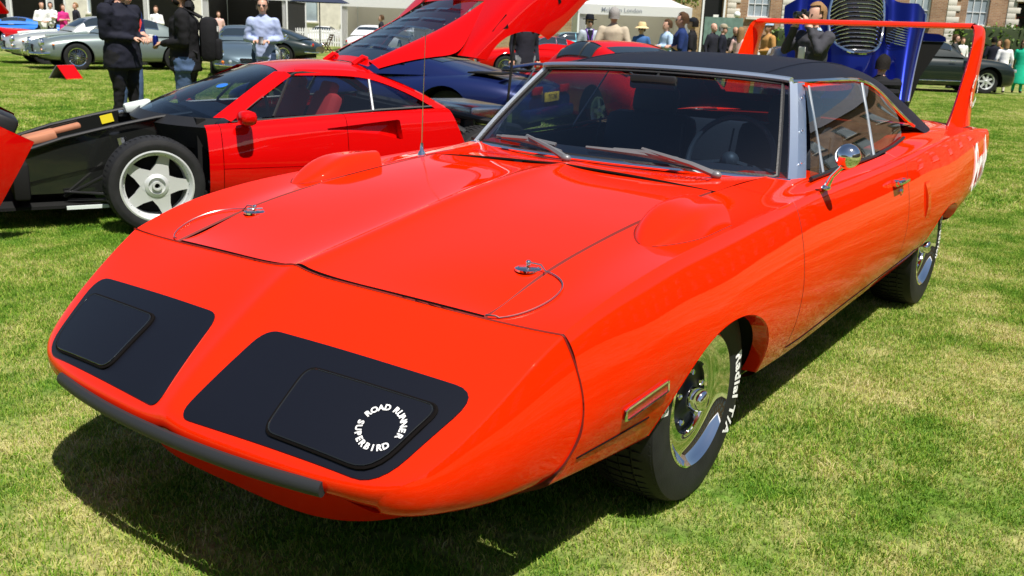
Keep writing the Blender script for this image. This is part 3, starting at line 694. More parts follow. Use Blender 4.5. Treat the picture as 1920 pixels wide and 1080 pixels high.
# ---- fender scoops, pins, cables, wipers, mirror, handle, marker, lettering
def top_z(x, y):
    y = abs(y)
    if y < .6:
        g = HOOD.grid(hu(x, x, 1), np.linspace(.5, 1, 60))[0]; return float(np.interp(y, g[:, 1], g[:, 2]))
    g = SIDE.grid([UX(x)], np.linspace(0, .45, 60))[0]; return float(np.interp(y, g[:, 1], g[:, 2]))
for s in (1, -1):
    sc = MB(); V = []; nx, ny = 26, 20; cx, cy, L, Wd = -.005, .728, .40, .215
    for i in range(nx+1):
        a = i/nx
        for j in range(ny+1):
            b = j/ny*2-1
            wx = Wd/2*min(1, (1-(1-min(a/.55, 1))**2.2))**.8 if a > 0 else 0
            x = cx+L/2-L*a-.02*(1-b*b)*0+ (.035*(b*b))*(a > .8)*(a-.8)/.2
            y = cy+b*max(wx, .002)
            h = .072*math.sin(min(a/.62, 1)*math.pi/2)**1.2*(1-.12*max(0, (a-.62)/.38)**2)*(1-abs(b)**5)
            V.append((x, y, top_z(x, y)+h-.001))
    F = [(i*(ny+1)+j, (i+1)*(ny+1)+j, (i+1)*(ny+1)+j+1, i*(ny+1)+j+1) for i in range(nx) for j in range(ny)]
    F = [f[::-1] for f in F]; e0 = nx*(ny+1); b0 = len(V)
    for j in range(ny+1):
        x, y, z = V[e0+j]; V.append((x+.004, y, top_z(x, y)-.004))
    F += [(e0+j, e0+j+1, b0+j+1, b0+j) for j in range(ny)]
    sc.add(V, F); so_ = (sc if s == 1 else sc.mirror()).build('fender_scoop', 'orange_paint', BIRD, sharp=50)
    bs = MB(); bs.tube([Vector(V[i*(ny+1)+ny])+Vector((0, .001, .001)) for i in range(nx, 0, -1)]+[Vector(V[i*(ny+1)])+Vector((0, -.001, .001)) for i in range(1, nx+1)], .0022, 5); (bs if s == 1 else bs.mirror()).build('scoop_base_line', 'seam', so_)
    # hood pin plate, pin and lanyard cable
    px, py = .515, .553; pz = top_z(px, py)
    pp = MB(); pp.lathe([(0, .001), (.0035, .001), (.0035, .034), (.0015, .037), (-.004, .037)][1:], 'z', (px, py, pz), 28, capA=True)
    pp.tube([(px, py, pz), (px, py, pz+.018)], .006, 8); pp.tube([(px-.02, py-.015, pz+.012), (px+.022, py+.012, pz+.012)], .0025, 6); pp.ball((px, py, pz+.017), .008)
    for a in range(4): pp.ball((px+.027*math.cos(a*1.57+.6), py+.027*math.sin(a*1.57+.6), pz+.004), .003, 6, 4)
    (pp if s == 1 else pp.mirror()).build('hood_pin', 'chrome', BIRD)
    cb = MB(); path = [(.515, .553), (.51, .60), (.52, .655), (.56, .70), (.63, .715), (.70, .70), (.755, .665), (.778, .628), (.780, .612)]
    pth = [tuple(p) for p in np.einsum('ui,ik->uk', bmat(len(path), np.linspace(0, 1, 40)), np.array(path))]
    cb.tube([(x, y, (top_z(x, y) if y < .6 or x < .77 else .72)+.006+(.012 if i < 3 else 0)) for i, (x, y) in enumerate(pth)], .0023, 6); (cb if s == 1 else cb.mirror()).build('pin_cable', 'cable', BIRD)
def wiper(x0, y0, dirn, name):
    """pivot on the cowl; arm lies along the base of the glass"""
    arm = MB(); pv = Vector((x0, y0, COWL.grid([.55], [.5])[0, 0, 2]+.012))
    def gl(v, u, off): return wsp(u, v, off)
    return pv
def ws_at(y, u, off):
    vs = np.linspace(0, 1, 201); g = WS.grid([u], vs)[0]; return wsp(u, float(np.interp(y, g[:, 1], vs)), off)
for (yp, y1, y2) in ((.53, .43, .02), (-.05, -.15, -.52)):
    w_ = MB(); g = ws_at(yp, 0, 0); pv = g+Vector((.085, 0, .012))
    w_.ball(pv, (.018, .022, .016)); tip = ws_at((y1+y2)/2-.02, .14, .03)
    w_.tube([pv, pv+(tip-pv)*.3+Vector((0.02, 0, .012)), tip], [.014, .011, .007], 6)
    w_.build('wiper_arm', 'wiper_metal', BIRD)
    bl_ = MB(); a = ws_at(y1+.02, .03, .018); m_ = ws_at((y1+y2)/2, .10, .022); b_ = ws_at(y2-.05, .12, .016)
    bl_.tube([a, m_, b_], [.008, .013, .006], 6); bl_.tube([m_+Vector((.006, .14, -.004)), m_+Vector((0, 0, .008)), m_+Vector((0, -.14, .004))], .010, 6); bl_.build('wiper_blade', 'wiper_metal', BIRD)
# cowl vent slots
cv = MB()
for s in (1, -1):
    for i in range(24):
        y = s*(.12+i*.018); x = -.585-.10*(abs(y)/.6)**2; z = float(np.interp(abs(y), COWL.grid([.35], np.linspace(.5, 1, 40))[0][:, 1], COWL.grid([.35], np.linspace(.5, 1, 40))[0][:, 2]))+.0035
        cv.box((x, y, z), (.05, .006, .002))
cv.build('cowl_vent_slots', 'deep_red_paint', BIRD)['kind'] = 'stuff'
# antenna on the car's right fender
an = MB(); az = top_z(-.50, -.70); an.lathe([(0, .018), (.012, .014), (.02, .008), (.05, .006)], 'z', (-.50, -.70, az), 16); an.build('antenna_base', 'chrome', BIRD)
an = MB(); an.tube([(-.50, -.70, az+.03), (-.505, -.70, az+.25), (-.515, -.70, az+.50)], [.0028, .0022, .0016], 6); an.build('antenna_mast', 'steel', BIRD)
for s in (1, -1):
    mr = MB(); c = Vector((-.925, .945, 1.005)); d = Vector((.93, .30, .0)).normalized(); q = d.to_track_quat('Z', 'Y').to_matrix()
    prof = [(a*.8, r*.74) for a, r in ((.052, .004), (.050, .02), (.042, .038), (.026, .052), (.004, .060), (-.012, .062), (-.02, .060), (-.02, .055))]
    V = []; n = 32
    for a, r in prof: V += [c+q @ Vector((r*math.cos(2*math.pi*j/n), r*math.sin(2*math.pi*j/n), a)) for j in range(n)]
    mr.add(V, [(i*n+j, i*n+(j+1) % n, (i+1)*n+(j+1) % n, (i+1)*n+j) for i in range(len(prof)-1) for j in range(n)]+[tuple(range(n))])
    mo = mr.build('wing_mirror', 'chrome', BIRD, sharp=60) if s == 1 else None
    st = MB(); st.tube([(-.965, .868, .878), (-.960, .888, .925), (-.940, .932, .975)], [.013, .009, .009], 10); st.ball((-.965, .868, .878), (.028, .018, .012)); (st.build('mirror_stalk', 'chrome', mo) if s == 1 else None)
    hp, hn = side_pt(-1.86, .80); y = hp[1]
    h = MB(); h.bbox((-1.86, y+.026, .815), (.155, .022, .020), .007); h.bbox((-1.80, y+.008, .812), (.03, .03, .03), .006); h.bbox((-1.93, y+.008, .812), (.022, .03, .022), .006); h.lathe([(0, .013), (.012, .012), (.013, .001)], 'y', (-1.90, y+.006, .765), 16)
    (h if s == 1 else h.mirror()).build('door_handle', 'chrome', BIRD)
    # side marker lamp: slanted parallelogram
    corners = [(.560, .455), (.575, .490), (.380, .518), (.365, .483)]
    fr_ = MB(); pts = [Vector(side_pt(x, z)[0])+Vector((0, .005, 0)) for x, z in corners]
    lp = []
    for i in range(4): lp += [pts[i].lerp(pts[(i+1) % 4], t) for t in (0.06, .5, .94)]
    fr_.tube(lp, .0042, 6, closed=True); mk = (fr_ if s == 1 else fr_.mirror()).build('side_marker', 'chrome', BIRD)
    ln = MB(); ln.add(pts+[p-Vector((0, .008, 0)) for p in pts], [(0, 1, 2, 3), (0, 4, 5, 1), (1, 5, 6, 2), (2, 6, 7, 3), (3, 7, 4, 0)]); (ln if s == 1 else ln.mirror()).build('lens', 'lens_red' if False else 'deep_red_paint', mk)
    # crease line low on the fender, ahead of the wheel
    cr = MB(); cr.tube([Vector(side_pt(x, z)[0])+Vector((0, .0005, 0)) for x, z in zip(np.linspace(.735, .42, 14), np.linspace(.405, .418, 14))], .0028, 5); (cr if s == 1 else cr.mirror()).build('valance_joint', 'gap', BIRD)
    cr = MB(); cr.tube([Vector(side_pt(x, ipl(T_sill, x)[1]+.05)[0])+Vector((0, .0, 0)) for x in np.linspace(-.65, -2.45, 40)], .003, 5); (cr if s == 1 else cr.mirror()).build('sill_joint', 'gap', BIRD)
    # dummy scoop on the quarter: a crescent slot with a raised lip
    q = MB(); A = []; B = []; C = []
    for t in np.linspace(0, 1, 14):
        z = .765-.185*t; x = -2.30-.055*t+.05*max(0, t-.75)*4*0; wdt = .075*math.sin(math.pi*min(1, .12+t*.9))**.5
        p = side_pt(x-wdt*.10, z)[0]; A.append((p[0], p[1]+.011*math.sin(math.pi*min(1, .03+t))**.7 if t < .97 else p[1], p[2])); p2 = side_pt(x+wdt*.0, z)[0]; B.append((p2[0], p2[1]-.003, p2[2])); p3 = side_pt(x+wdt*1.2, z)[0]; C.append((p3[0], p3[1]+.0015, p3[2]))
    q.ribbon(A, B); (q if s == 1 else q.mirror()).build('scoop_slot', 'orange_paint', BIRD)
    q = MB(); D = [side_pt(a[0]-.09, a[2])[0]+np.array([0, .001, 0]) for a in A]; q.ribbon(D, A); (q if s == 1 else q.mirror()).build('scoop_lip', 'orange_paint', BIRD)
    # maker's name on the rear quarter
    V, F = text_mesh('Plymouth', .21, .004, shear=.0, spacing=1.0, res=4); vs = []
    for v in V:
        x = -3.78-v.x*.60*s; z = .715+v.y*1.85+(v.x*.60*s)*.05; p, nn = side_pt(max(-4.19, min(-3.4, x)), z); vs.append(Vector(p)+Vector(nn)*.009)
    vs = [Vector((v.x, v.y*s, v.z)) for v in vs]
    meshobj('quarter_lettering', vs, F, 'decal_white', BIRD, smooth=False)
# ============================================================ the red mid-engined coupe with both covers open
F4 = thing('red_sports_car', 'low red sports car with its front and rear covers swung open, beside the orange coupe', 'car', (-1.519, -4.353, 0), R(-24.476))
class SideTable:
    def __init__(s, S, v0=.0, v1=1., nu=400, nv=120, col=.5):
        s.S = S; s.u = np.linspace(0, 1, nu); s.v = np.linspace(v0, v1, nv); s.g = S.grid(s.u, s.v); s.n = -S.normals(s.u, s.v)
        c = S.grid(s.u, [col])[:, 0, 0]; s.c = c
    def ux(s, x): return np.interp(x, s.c[::-1], s.u[::-1])
    def pt(s, x, z):
        i = int(np.clip(round(float(s.ux(x))*(len(s.u)-1)), 0, len(s.u)-1)); zz = np.maximum.accumulate(s.g[i, ::-1, 2])
        y = float(np.interp(z, zz, s.g[i, ::-1, 1])); return np.array([x, y, z]), np.array([np.interp(z, zz, s.n[i, ::-1, c]) for c in range(3)])
def in_poly(x, z, P):
    r = False; n = len(P); j = n-1
    for i in range(n):
        if (P[i][1] > z) != (P[j][1] > z) and x < (P[j][0]-P[i][0])*(z-P[i][1])/(P[j][1]-P[i][1])+P[i][0]: r = not r
        j = i
    return r
def near_poly(x, z, P):
    b = None; n = len(P)
    for i in range(n):
        a = Vector(P[i]); c = Vector(P[(i+1) % n]); d = c-a; t = max(0, min(1, (Vector((x, z))-a).dot(d)/d.length_squared)); q = a+d*t; k = (q-Vector((x, z))).length
        if b is None or k < b[0]: b = (k, q)
    return b[1]
def cut(polys, T):
    keep = lambda p: not any(in_poly(p[0], p[2], P) for P in polys)
    def mv(p, n):
        P = min((P for P in polys if in_poly(p[0], p[2], P)), key=len); q = near_poly(p[0], p[2], P); a, m = T.pt(q.x, q.y); return a, m
    return keep, mv
f_bz = [(-.30, .70), (-.5, .715), (-1.0, .752), (-1.6, .785), (-2.12, .808), (-2.4, .81)]
def f_rows():
    P = []
    for x in (-.33, -.40, -.55, -.8, -1.1, -1.4, -1.7, -1.95, -2.12):
        b = ipl(f_bz, x)[0]; w = float(np.interp(-x, [.3, .6, 1.5, 2.2], [.955, .962, .972, .985]))
        cols = [(w-.13, b), (w-.085, b-.004), (w-.045, b-.03), (w-.022, b-.12), (w-.004, .52), (w, .44), (w-.003, .36), (w-.02, .27), (w-.06, .19), (w-.14, .16)]
        lean = max(0, (-x-1.6)/.52)
        P.append([(x-lean*.42*(b-z), y, z) for y, z in cols])
    return P
FS = Surf(f_rows()); FT = SideTable(FS, .1, 1, col=.15)
DUCT = [(-1.06, .668), (-1.705, .735), (-1.722, .590), (-1.55, .632), (-1.30, .655)]
fu = lambda a, b, n: FT.ux(np.linspace(a, b, n))
for mir in (False, True):
    kp, mv = cut([DUCT], FT)
    patch('door', FS, fu(-.425, -1.30, 50), np.linspace(.0, .60, 40), 'red_paint', F4, True, kp, mv, 'tbr', mirror=mir)
    patch('rear_side', FS, fu(-1.304, -2.2, 60), np.linspace(.0, .60, 40), 'red_paint', F4, True, kp, mv, 't', mirror=mir)
    patch('front_post', FS, np.linspace(0, float(fu(-.421, -.421, 1)[0]), 8), np.linspace(.0, 1, 40), 'red_paint', F4, True, None, None, 'b', mirror=mir)
    patch('sill', FS, fu(-.425, -2.2, 50), np.linspace(.606, 1, 20), 'red_paint', F4, True, None, None, 'l', mirror=mir)
    patch('inner_panel', FS, np.linspace(.05, .97, 30), np.linspace(0, .9, 16), 'gap', F4, True, None, None, None, mirror=mir, offset=-.10)
    d = MB(); A = [FT.pt(*p)[0] for p in DUCT]; dep = [0, .085, .085, .05, .02]; B = [a-np.array([0, e, 0]) for a, e in zip(A, dep)]
    d.add(list(A)+list(B), [(i, (i+1) % 5, 5+(i+1) % 5, 5+i) for i in range(5)]); d.add(B, [(0, 4, 3, 2, 1)]); (d if not mir else d.mirror()).build('side_duct', 'red_paint', F4, smooth=False)
tub = MB(); tub.box((-1.3, 0, .22), (2.0, 1.7, .08)); tub.box((-1.95, 0, .48), (.06, 1.6, .6)); tub.build('cabin_floor', 'flat_black', F4)
# roof, pillars, glass
FR_ = [[(-.985, 0, 1.068), (-.975, .25, 1.065), (-.955, .45, 1.052), (-.935, .545, 1.036)],
       [(-1.10, 0, 1.098), (-1.10, .25, 1.094), (-1.09, .43, 1.080), (-1.07, .545, 1.050)],
       [(-1.30, 0, 1.118), (-1.30, .25, 1.113), (-1.30, .43, 1.096), (-1.28, .535, 1.062)],
       [(-1.50, 0, 1.118), (-1.50, .25, 1.113), (-1.50, .43, 1.095), (-1.48, .54, 1.058)],
       [(-1.62, 0, 1.108), (-1.63, .25, 1.102), (-1.64, .44, 1.083), (-1.66, .56, 1.040)]]
patch('roof', Surf([[(x, -y, z) for x, y, z in r[:0:-1]]+r for r in FR_]), np.linspace(0, 1, 30), np.linspace(0, 1, 40), 'red_paint', F4, True, None, None, 'tblr', rimd=.03)
FW = Surf([[(-.44, -.80, .735), (-.28, -.66, .735), (-.13, -.40, .738), (-.07, -.12, .74), (-.07, .12, .74), (-.13, .40, .738), (-.28, .66, .735), (-.44, .80, .735)],
           [(-.60, -.735, .835), (-.47, -.60, .845), (-.36, -.37, .855), (-.30, -.11, .86), (-.30, .11, .86), (-.36, .37, .855), (-.47, .60, .845), (-.60, .735, .835)],
           [(-.79, -.63, .952), (-.71, -.51, .965), (-.65, -.32, .975), (-.62, -.10, .98), (-.62, .10, .98), (-.65, .32, .975), (-.71, .51, .965), (-.79, .63, .952)],
           [(-.945, -.548, 1.034), (-.945, -.45, 1.048), (-.965, -.27, 1.062), (-.975, -.09, 1.066), (-.975, .09, 1.066), (-.965, .27, 1.062), (-.945, .45, 1.048), (-.945, .548, 1.034)]])
patch('windscreen', FW, np.linspace(.0, 1, 20), np.linspace(0, 1, 30), 'windscreen', F4, True)
for s in (1, -1):
    p = MB(); A = []; B = []; C = []
    for t in np.linspace(0, 1, 14):
        e = Vector(FW.grid([t], [1.0])[0, 0]); A.append(e+Vector((.035, -.03, .012))); B.append(e+Vector((-.03, .012, .014))); C.append(e+Vector((-.075, .018, -.012)))
    p.ribbon(A, B); p.ribbon(B, C); (p if s == 1 else p.mirror()).build('windscreen_pillar', 'red_paint', F4)
    # cant rail running from the roof down to the tail of the side glass
    p = MB(); A = [(-1.06, .53, 1.062), (-1.3, .535, 1.066), (-1.5, .54, 1.062), (-1.66, .565, 1.040), (-1.85, .62, .970), (-2.0, .69, .895), (-2.09, .75, .835), (-2.15, .80, .80)]
    A = [Vector(q) for q in np.einsum('ui,ik->uk', bmat(len(A), np.linspace(0, 1, 24)), np.array(A))]
    p.ribbon([a+Vector((-.015, -.06, .012)) for a in A], A); p.ribbon(A, [a+Vector((.02, .028, -.040)) for a in A]); p.ribbon([a+Vector((.02, .028, -.040)) for a in A], [a+Vector((.02, -.01, -.045)) for a in A])
    (p if s == 1 else p.mirror()).build('cant_rail', 'red_paint', F4)
    def gp(x, z): return Vector((x, 1.505-.935*z, z))
    def pane(name, poly, mat):
        V = [gp(x, z) for x, z in poly]; V = V if s == 1 else [Vector((v.x, -v.y, v.z)) for v in V]
        f = tuple(range(len(V))); meshobj(name, V, [f if s == 1 else f[::-1]], mat, F4, smooth=False)
    pane('quarter_light', [(-.56, .735), (-.80, .752), (-.985, .985), (-.93, .97)], 'side_glass')
    pane('door_window', [(-.82, .752), (-1.55, .785), (-1.60, 1.018), (-1.08, 1.025), (-1.0, 1.0)], 'side_glass')
    pane('rear_side_window', [(-1.575, .785), (-2.08, .81), (-1.95, .885), (-1.75, .985), (-1.625, 1.015)], 'side_glass')
    fr = MB(); loop = [gp(*q)+Vector((0, .004, 0)) for q in ((-.52, .722), (-1.1, .752), (-1.6, .787), (-2.10, .812), (-1.95, .895), (-1.75, .995), (-1.62, 1.024), (-1.3, 1.038), (-1.06, 1.036), (-.93, .985))]
    fr.tube(loop, .012, 6, closed=True); (fr if s == 1 else fr.mirror()).build('window_surround', 'black_plastic', F4)
    for (a, b, mt, rr) in (((-.81, .752), (-.995, 1.0), 'black_plastic', .011), ((-1.562, .785), (-1.612, 1.02), 'steel', .012)):
        q = MB(); q.tube([gp(*a)+Vector((0, .006, 0)), gp(*b)+Vector((0, .006, 0))], rr, 6); (q if s == 1 else q.mirror()).build('window_post', mt, F4)
    m = MB(); m.bbox((-.575, 1.0, .765), (.11, .17, .095), .035); mo = (m if s == 1 else m.mirror()).build('wing_mirror', 'red_paint', F4, sharp=60)
    m = MB(); m.tube([(-.60, .86, .715), (-.585, .94, .74)], [.03, .022], 8); (m if s == 1 else m.mirror()).build('mirror_arm', 'red_paint', mo)
    # seats seen through the glass
    q = MB(); rot = Matrix.Rotation(R(-22), 3, 'Y'); q.bbox((-1.25, .37*s, .58), (.12, .42, .66), .05, rot); q.bbox((-1.05, .37*s, .34), (.5, .44, .14), .05); st = q.build('bucket_seat', 'red_cloth', F4)
    q = MB(); q.bbox((-1.365, .37*s, .90), (.08, .24, .14), .03, rot); q.build('headrest', 'red_cloth', st)
q = MB(); q.bbox((-.62, 0, .66), (.35, 1.3, .16), .04); q.build('dashboard', 'interior', F4)
q = MB(); q.tube([Vector((-.85, .37+.17*math.cos(t), .74+.16*math.sin(t))) for t in np.linspace(0, 6.28, 25)[:-1]], .012, 6, closed=True); q.build('steering_wheel', 'black_plastic', F4)
q = MB(); q.ball((0, 0, 0), (.035, .035, .002), 20, 4); st = q.build('windscreen_sticker', 'sky_blue_paint', F4)
_p = FW.grid([.56], [.80])[0, 0]; _n = -FW.normals([.56], [.80])[0, 0]; st.location = Vector(_p)+Vector(_n)*.006*(1 if _n[2] > 0 else -1); st.rotation_euler = (Vector(_n)*(1 if _n[2] > 0 else -1)).to_track_quat('Z', 'Y').to_euler()
st.scale = (1.5, 1.1, 1)
# scuttle: black cowl in front of the screen
q = MB(); A = [Vector(FW.grid([0], [v])[0, 0]) for v in np.linspace(0, 1, 30)]; q.ribbon([a+Vector((.0, 0, .006)) for a in A], [a+Vector((.07, a.y*.06, -.05)) for a in A]); q.ribbon([a+Vector((.07, a.y*.06, -.05)) for a in A], [a+Vector((.02, a.y*.03, -.20)) for a in A]); q.build('scuttle', 'black_plastic', F4)
q = MB(); q.tube([(-.30, -.30, .80), (-.22, .10, .80), (-.30, .42, .79)], .008, 6); q.tube([(-.16, .0, .76), (-.22, .1, .80)], .008, 6); q.build('wiper', 'black_plastic', F4)
# front luggage tub between bare walls
for y, nm in ((.42, 'tub_wall'), (-.42, 'tub_wall')):
    q = MB(); top = [(.76, .50), (.50, .585), (.2, .655), (-.10, .715), (-.34, .745)]
    n = len(top); s = 1 if y > 0 else -1
    V = [(x, y, z) for x, z in top]+[(x, y, .22) for x, z in top]+[(x, y-.02*s, z) for x, z in top]+[(x, y-.02*s, .22) for x, z in top]
    F = [(i, i+1, n+i+1, n+i) for i in range(n-1)]+[(2*n+i, 3*n+i, 3*n+i+1, 2*n+i+1) for i in range(n-1)]+[(i, 2*n+i, 2*n+i+1, i+1) for i in range(n-1)]
    q.add(V, F); q.build(nm, 'black_gloss', F4)
    q = MB(); q.tube([(x, y+.015*s, z+.006) for x, z in top], .014, 8); q.build('tub_rail', 'black_plastic', F4)
q = MB(); q.box((.2, 0, .40), (1.15, .84, .03), Matrix.Rotation(R(12), 3, 'Y')); q.box((.77, 0, .36), (.03, .84, .28)); q.box((-.33, 0, .48), (.06, 1.5, .52)); q.build('tub_floor', 'flat_black', F4)
q = MB(); q.bbox((.60, -.22, .525), (.22, .26, .06), .015, Matrix.Rotation(R(14), 3, 'Y')); q.bbox((.42, -.30, .575), (.22, .10, .04), .015, Matrix.Rotation(R(14), 3, 'Y')); o = q.build('leather_tool_roll', 'tan_leather', None); 
o.parent = None; o.matrix_world = Matrix.Translation(F4.location) @ Matrix.Rotation(R(-24.476), 4, 'Z'); tag(o, 'tan leather tool roll lying in the bare front tub of the red sports car', 'tool roll')
q = MB(); q.bbox((0, 0, 0), (.20, .10, .07), .02); o = q.build('fluid_bottle', 'pale_plastic', F4); o.location = (-.10, -.33, .735); o.rotation_euler = (0, R(12), 0)
q = MB(); q.box((0, 0, 0), (.09, .004, .062)); o = q.build('warning_label', 'yellow_label', F4); o.location = (.115, -.395, .635); o.rotation_euler = (0, R(14), 0)
q = MB(); q.bbox((0, 0, 0), (.07, .03, .05), .01); o = q.build('reservoir', 'steel', F4); o.location = (.0, -.385, .675)
# suspension arms
for s in (1, -1):
    for i, (a, b, r) in enumerate((((.52, .44, .20), (.06, .76, .50), .012), ((.50, .44, .17), (.02, .78, .22), .014), ((-.28, .44, .20), (-.02, .78, .22), .014), ((-.22, .44, .48), (-.02, .74, .48), .012), ((.52, .46, .235), (.15, .70, .235), .010))):
        q = MB(); q.tube([(a[0], a[1]*s, a[2]), (b[0], b[1]*s, b[2])], r, 8); q.build('suspension_arm', 'black_plastic', F4)
    q = MB(); q.tube([(.10, .62*s, .24), (.16, .56*s, .60)], .035, 10); q.build('damper', 'steel', F4)
    q = MB(); q.lathe([(0, .12), (.02, .15), (.06, .15), (.08, .08)], 'y', (0, .60*s, .318), 24); q.build('brake_disc', 'steel', F4)
q = MB(); q.box((.62, 0, .15), (.62, 1.1, .02)); q.build('undertray', 'flat_black', F4)
q = MB(); q.bbox((.78, 0, .33), (.10, 1.2, .24), .02); q.build('radiator', 'flat_black', F4)
def star_wheel(parent, loc, r, w, rim, out, nsp=5, spin=0, capcol='black_plastic'):
    rt = bpy.data.objects.new('wheel', None); link(rt, parent); rt.location = loc; rt.rotation_euler = (0, 0, 0 if out > 0 else math.pi)
    t = MB(); t.lathe(tyre_profile(r-.004, w, rim), 'y', n=56); treads(t, r-.004, w, 56); t.build('tyre', 'tyre', rt)
    q = MB(); q.lathe([(w*.40, rim+.002), (w*.46, rim+.008), (w*.47, rim-.002), (w*.40, rim-.014), (w*.30, rim-.022), (w*.28, rim-.030), (-w*.2, rim-.035)], 'y', n=56); q.build('rim', 'alloy', rt)
    q = MB(); y0 = w*.30; V = []; m = nsp*2
    q.lathe([(y0-.02, .085), (y0+.01, .075), (y0+.02, .055), (y0+.005, .05), (y0+.005, .032), (y0+.03, .030), (y0+.03, .018), (y0-.0, .015)], 'y', n=32)
    for k in range(nsp):
        a = 2*math.pi*k/nsp+R(90+spin); c, s = math.cos(a), math.sin(a); e = rim-.028
        def P(rad, off, y): return (rad*c-off*s, y, rad*s+off*c)
        V = [P(.045, -.074, y0+.004), P(.045, .074, y0+.004), P(e*.70, .040, y0), P(e, .032, y0-.004), P(e, -.032, y0-.004), P(e*.70, -.040, y0)]
        B = [(x*.99, y-.03, z*.99) for x, y, z in V]
        q.add(V+B, [tuple(range(5, -1, -1))]+[(i, (i+1) % 6, 6+(i+1) % 6, 6+i) for i in range(6)])
    # points of the star between spokes
    q.build('spoke_star', 'alloy', rt)
    q = MB()
    for k in range(20):
        a = 2*math.pi*k/20; q.ball(((rim-.020)*math.cos(a), w*.325, (rim-.020)*math.sin(a)), .0045, 6, 4)
    b_ = q.build('rim_bolts', 'steel', rt); b_['kind'] = 'stuff'
    q = MB(); q.lathe([(-.02, rim-.03), (-.02, .001)], 'y', n=40); q.build('brake_shadow', 'flat_black', rt)
    return rt
for s in (1, -1):
    star_wheel(F4, (0, .795*s, .318), .318, .245, .228, s, spin=18); star_wheel(F4, (-2.45, .80*s, .33), .33, .335, .228, s)
# engine bay
eb = [((-2.25, 0, .48), (.55, .5, .40), 'engine_block', 'black_plastic'), ((-2.30, .30, .66), (.5, .18, .12), 'cam_cover', 'lens_red'), ((-2.30, -.30, .66), (.5, .18, .12), 'cam_cover', 'lens_red'), ((-2.75, 0, .70), (.4, .9, .16), 'intercooler', 'steel'), ((-2.95, 0, .42), (.5, .4, .3), 'gearbox', 'black_plastic'),
      ((-2.15, .70, .66), (.12, .25, .22), 'coolant_tank', 'black_plastic'), ((-3.2, 0, .30), (.12, 1.5, .14), 'rear_crossmember', 'flat_black')]
for c, d, nm, mt in eb:
    q = MB(); q.bbox(c, d, .03); q.build(nm, mt, F4)
for s in (1, -1):
    for a, b in (((-2.0, .68, .80), (-2.9, .62, .62)), ((-2.9, .62, .62), (-3.2, .6, .34)), ((-2.45, .65, .70), (-2.5, .60, .3)), ((-2.0, .70, .3), (-3.2, .6, .3))):
        q = MB(); q.tube([(a[0], a[1]*s, a[2]), (b[0], b[1]*s, b[2])], .028, 8); q.build('frame_tube', 'black_plastic', F4)
    for k in range(3):
        q = MB(); q.tube([(-2.10-k*.05, .74*s, .72-k*.07), (-2.30-k*.03, .80*s, .62-k*.05), (-2.42, .70*s, .5)], .03, 8); q.build('hose', 'rubber', F4)
    q = MB(); q.tube([(-2.40, .60*s, .35), (-2.42, .62*s, .70)], .05, 12); q.build('rear_damper', 'black_plastic', F4)
# ---- rear cover, hinged on the roof and tipped up
HX_, HZ_, TH = -1.60, 1.09, R(38)
hp = bpy.data.objects.new('rear_cover', None); link(hp, F4); hp.location = (HX_, 0, HZ_); hp.rotation_euler = (0, TH, 0)
def cl(x, y, z): return (x-HX_, y, z-HZ_)
CR = []
for x in (-2.14, -2.22, -2.4, -2.65, -2.9, -3.12, -3.30, -3.40):
    tz = float(np.interp(-x, [2.1, 2.45, 2.9, 3.4], [.80, .865, .90, .90])); w = float(np.interp(-x, [2.1, 2.45, 2.9, 3.4], [.985, .99, .98, .93])); lz = float(np.interp(-x, [2.1, 2.4, 2.8, 3.4], [.60, .52, .44, .48]))
    cols = [(.60, tz+.015), (.74, tz+.005), (w-.07, tz-.01), (w-.02, tz-.06), (w, tz-.16), (w+.004, tz-.28), (w-.005, lz+.06), (w-.02, lz)]
    ln_ = max(0, 1-(-x-2.14)/.30)*.95; CR.append([cl(x-ln_*(tz-z), y, z) for y, z in cols])
CSF = Surf(CR); CT = SideTable(CSF, .3, 1, col=.6)
kp2 = lambda p: (p[0]-(-2.45-HX_))**2+(p[2]-(.33-HZ_))**2 > .375**2
def mv2(p, n):
    d = Vector((p[0]-(-2.45-HX_), p[2]-(.33-HZ_))).normalized()*.375; a, m = CT.pt(-2.45-HX_+d.x, .33-HZ_+d.y); return a, m
TRI = [(-2.25-HX_, .80-HZ_-.0)]
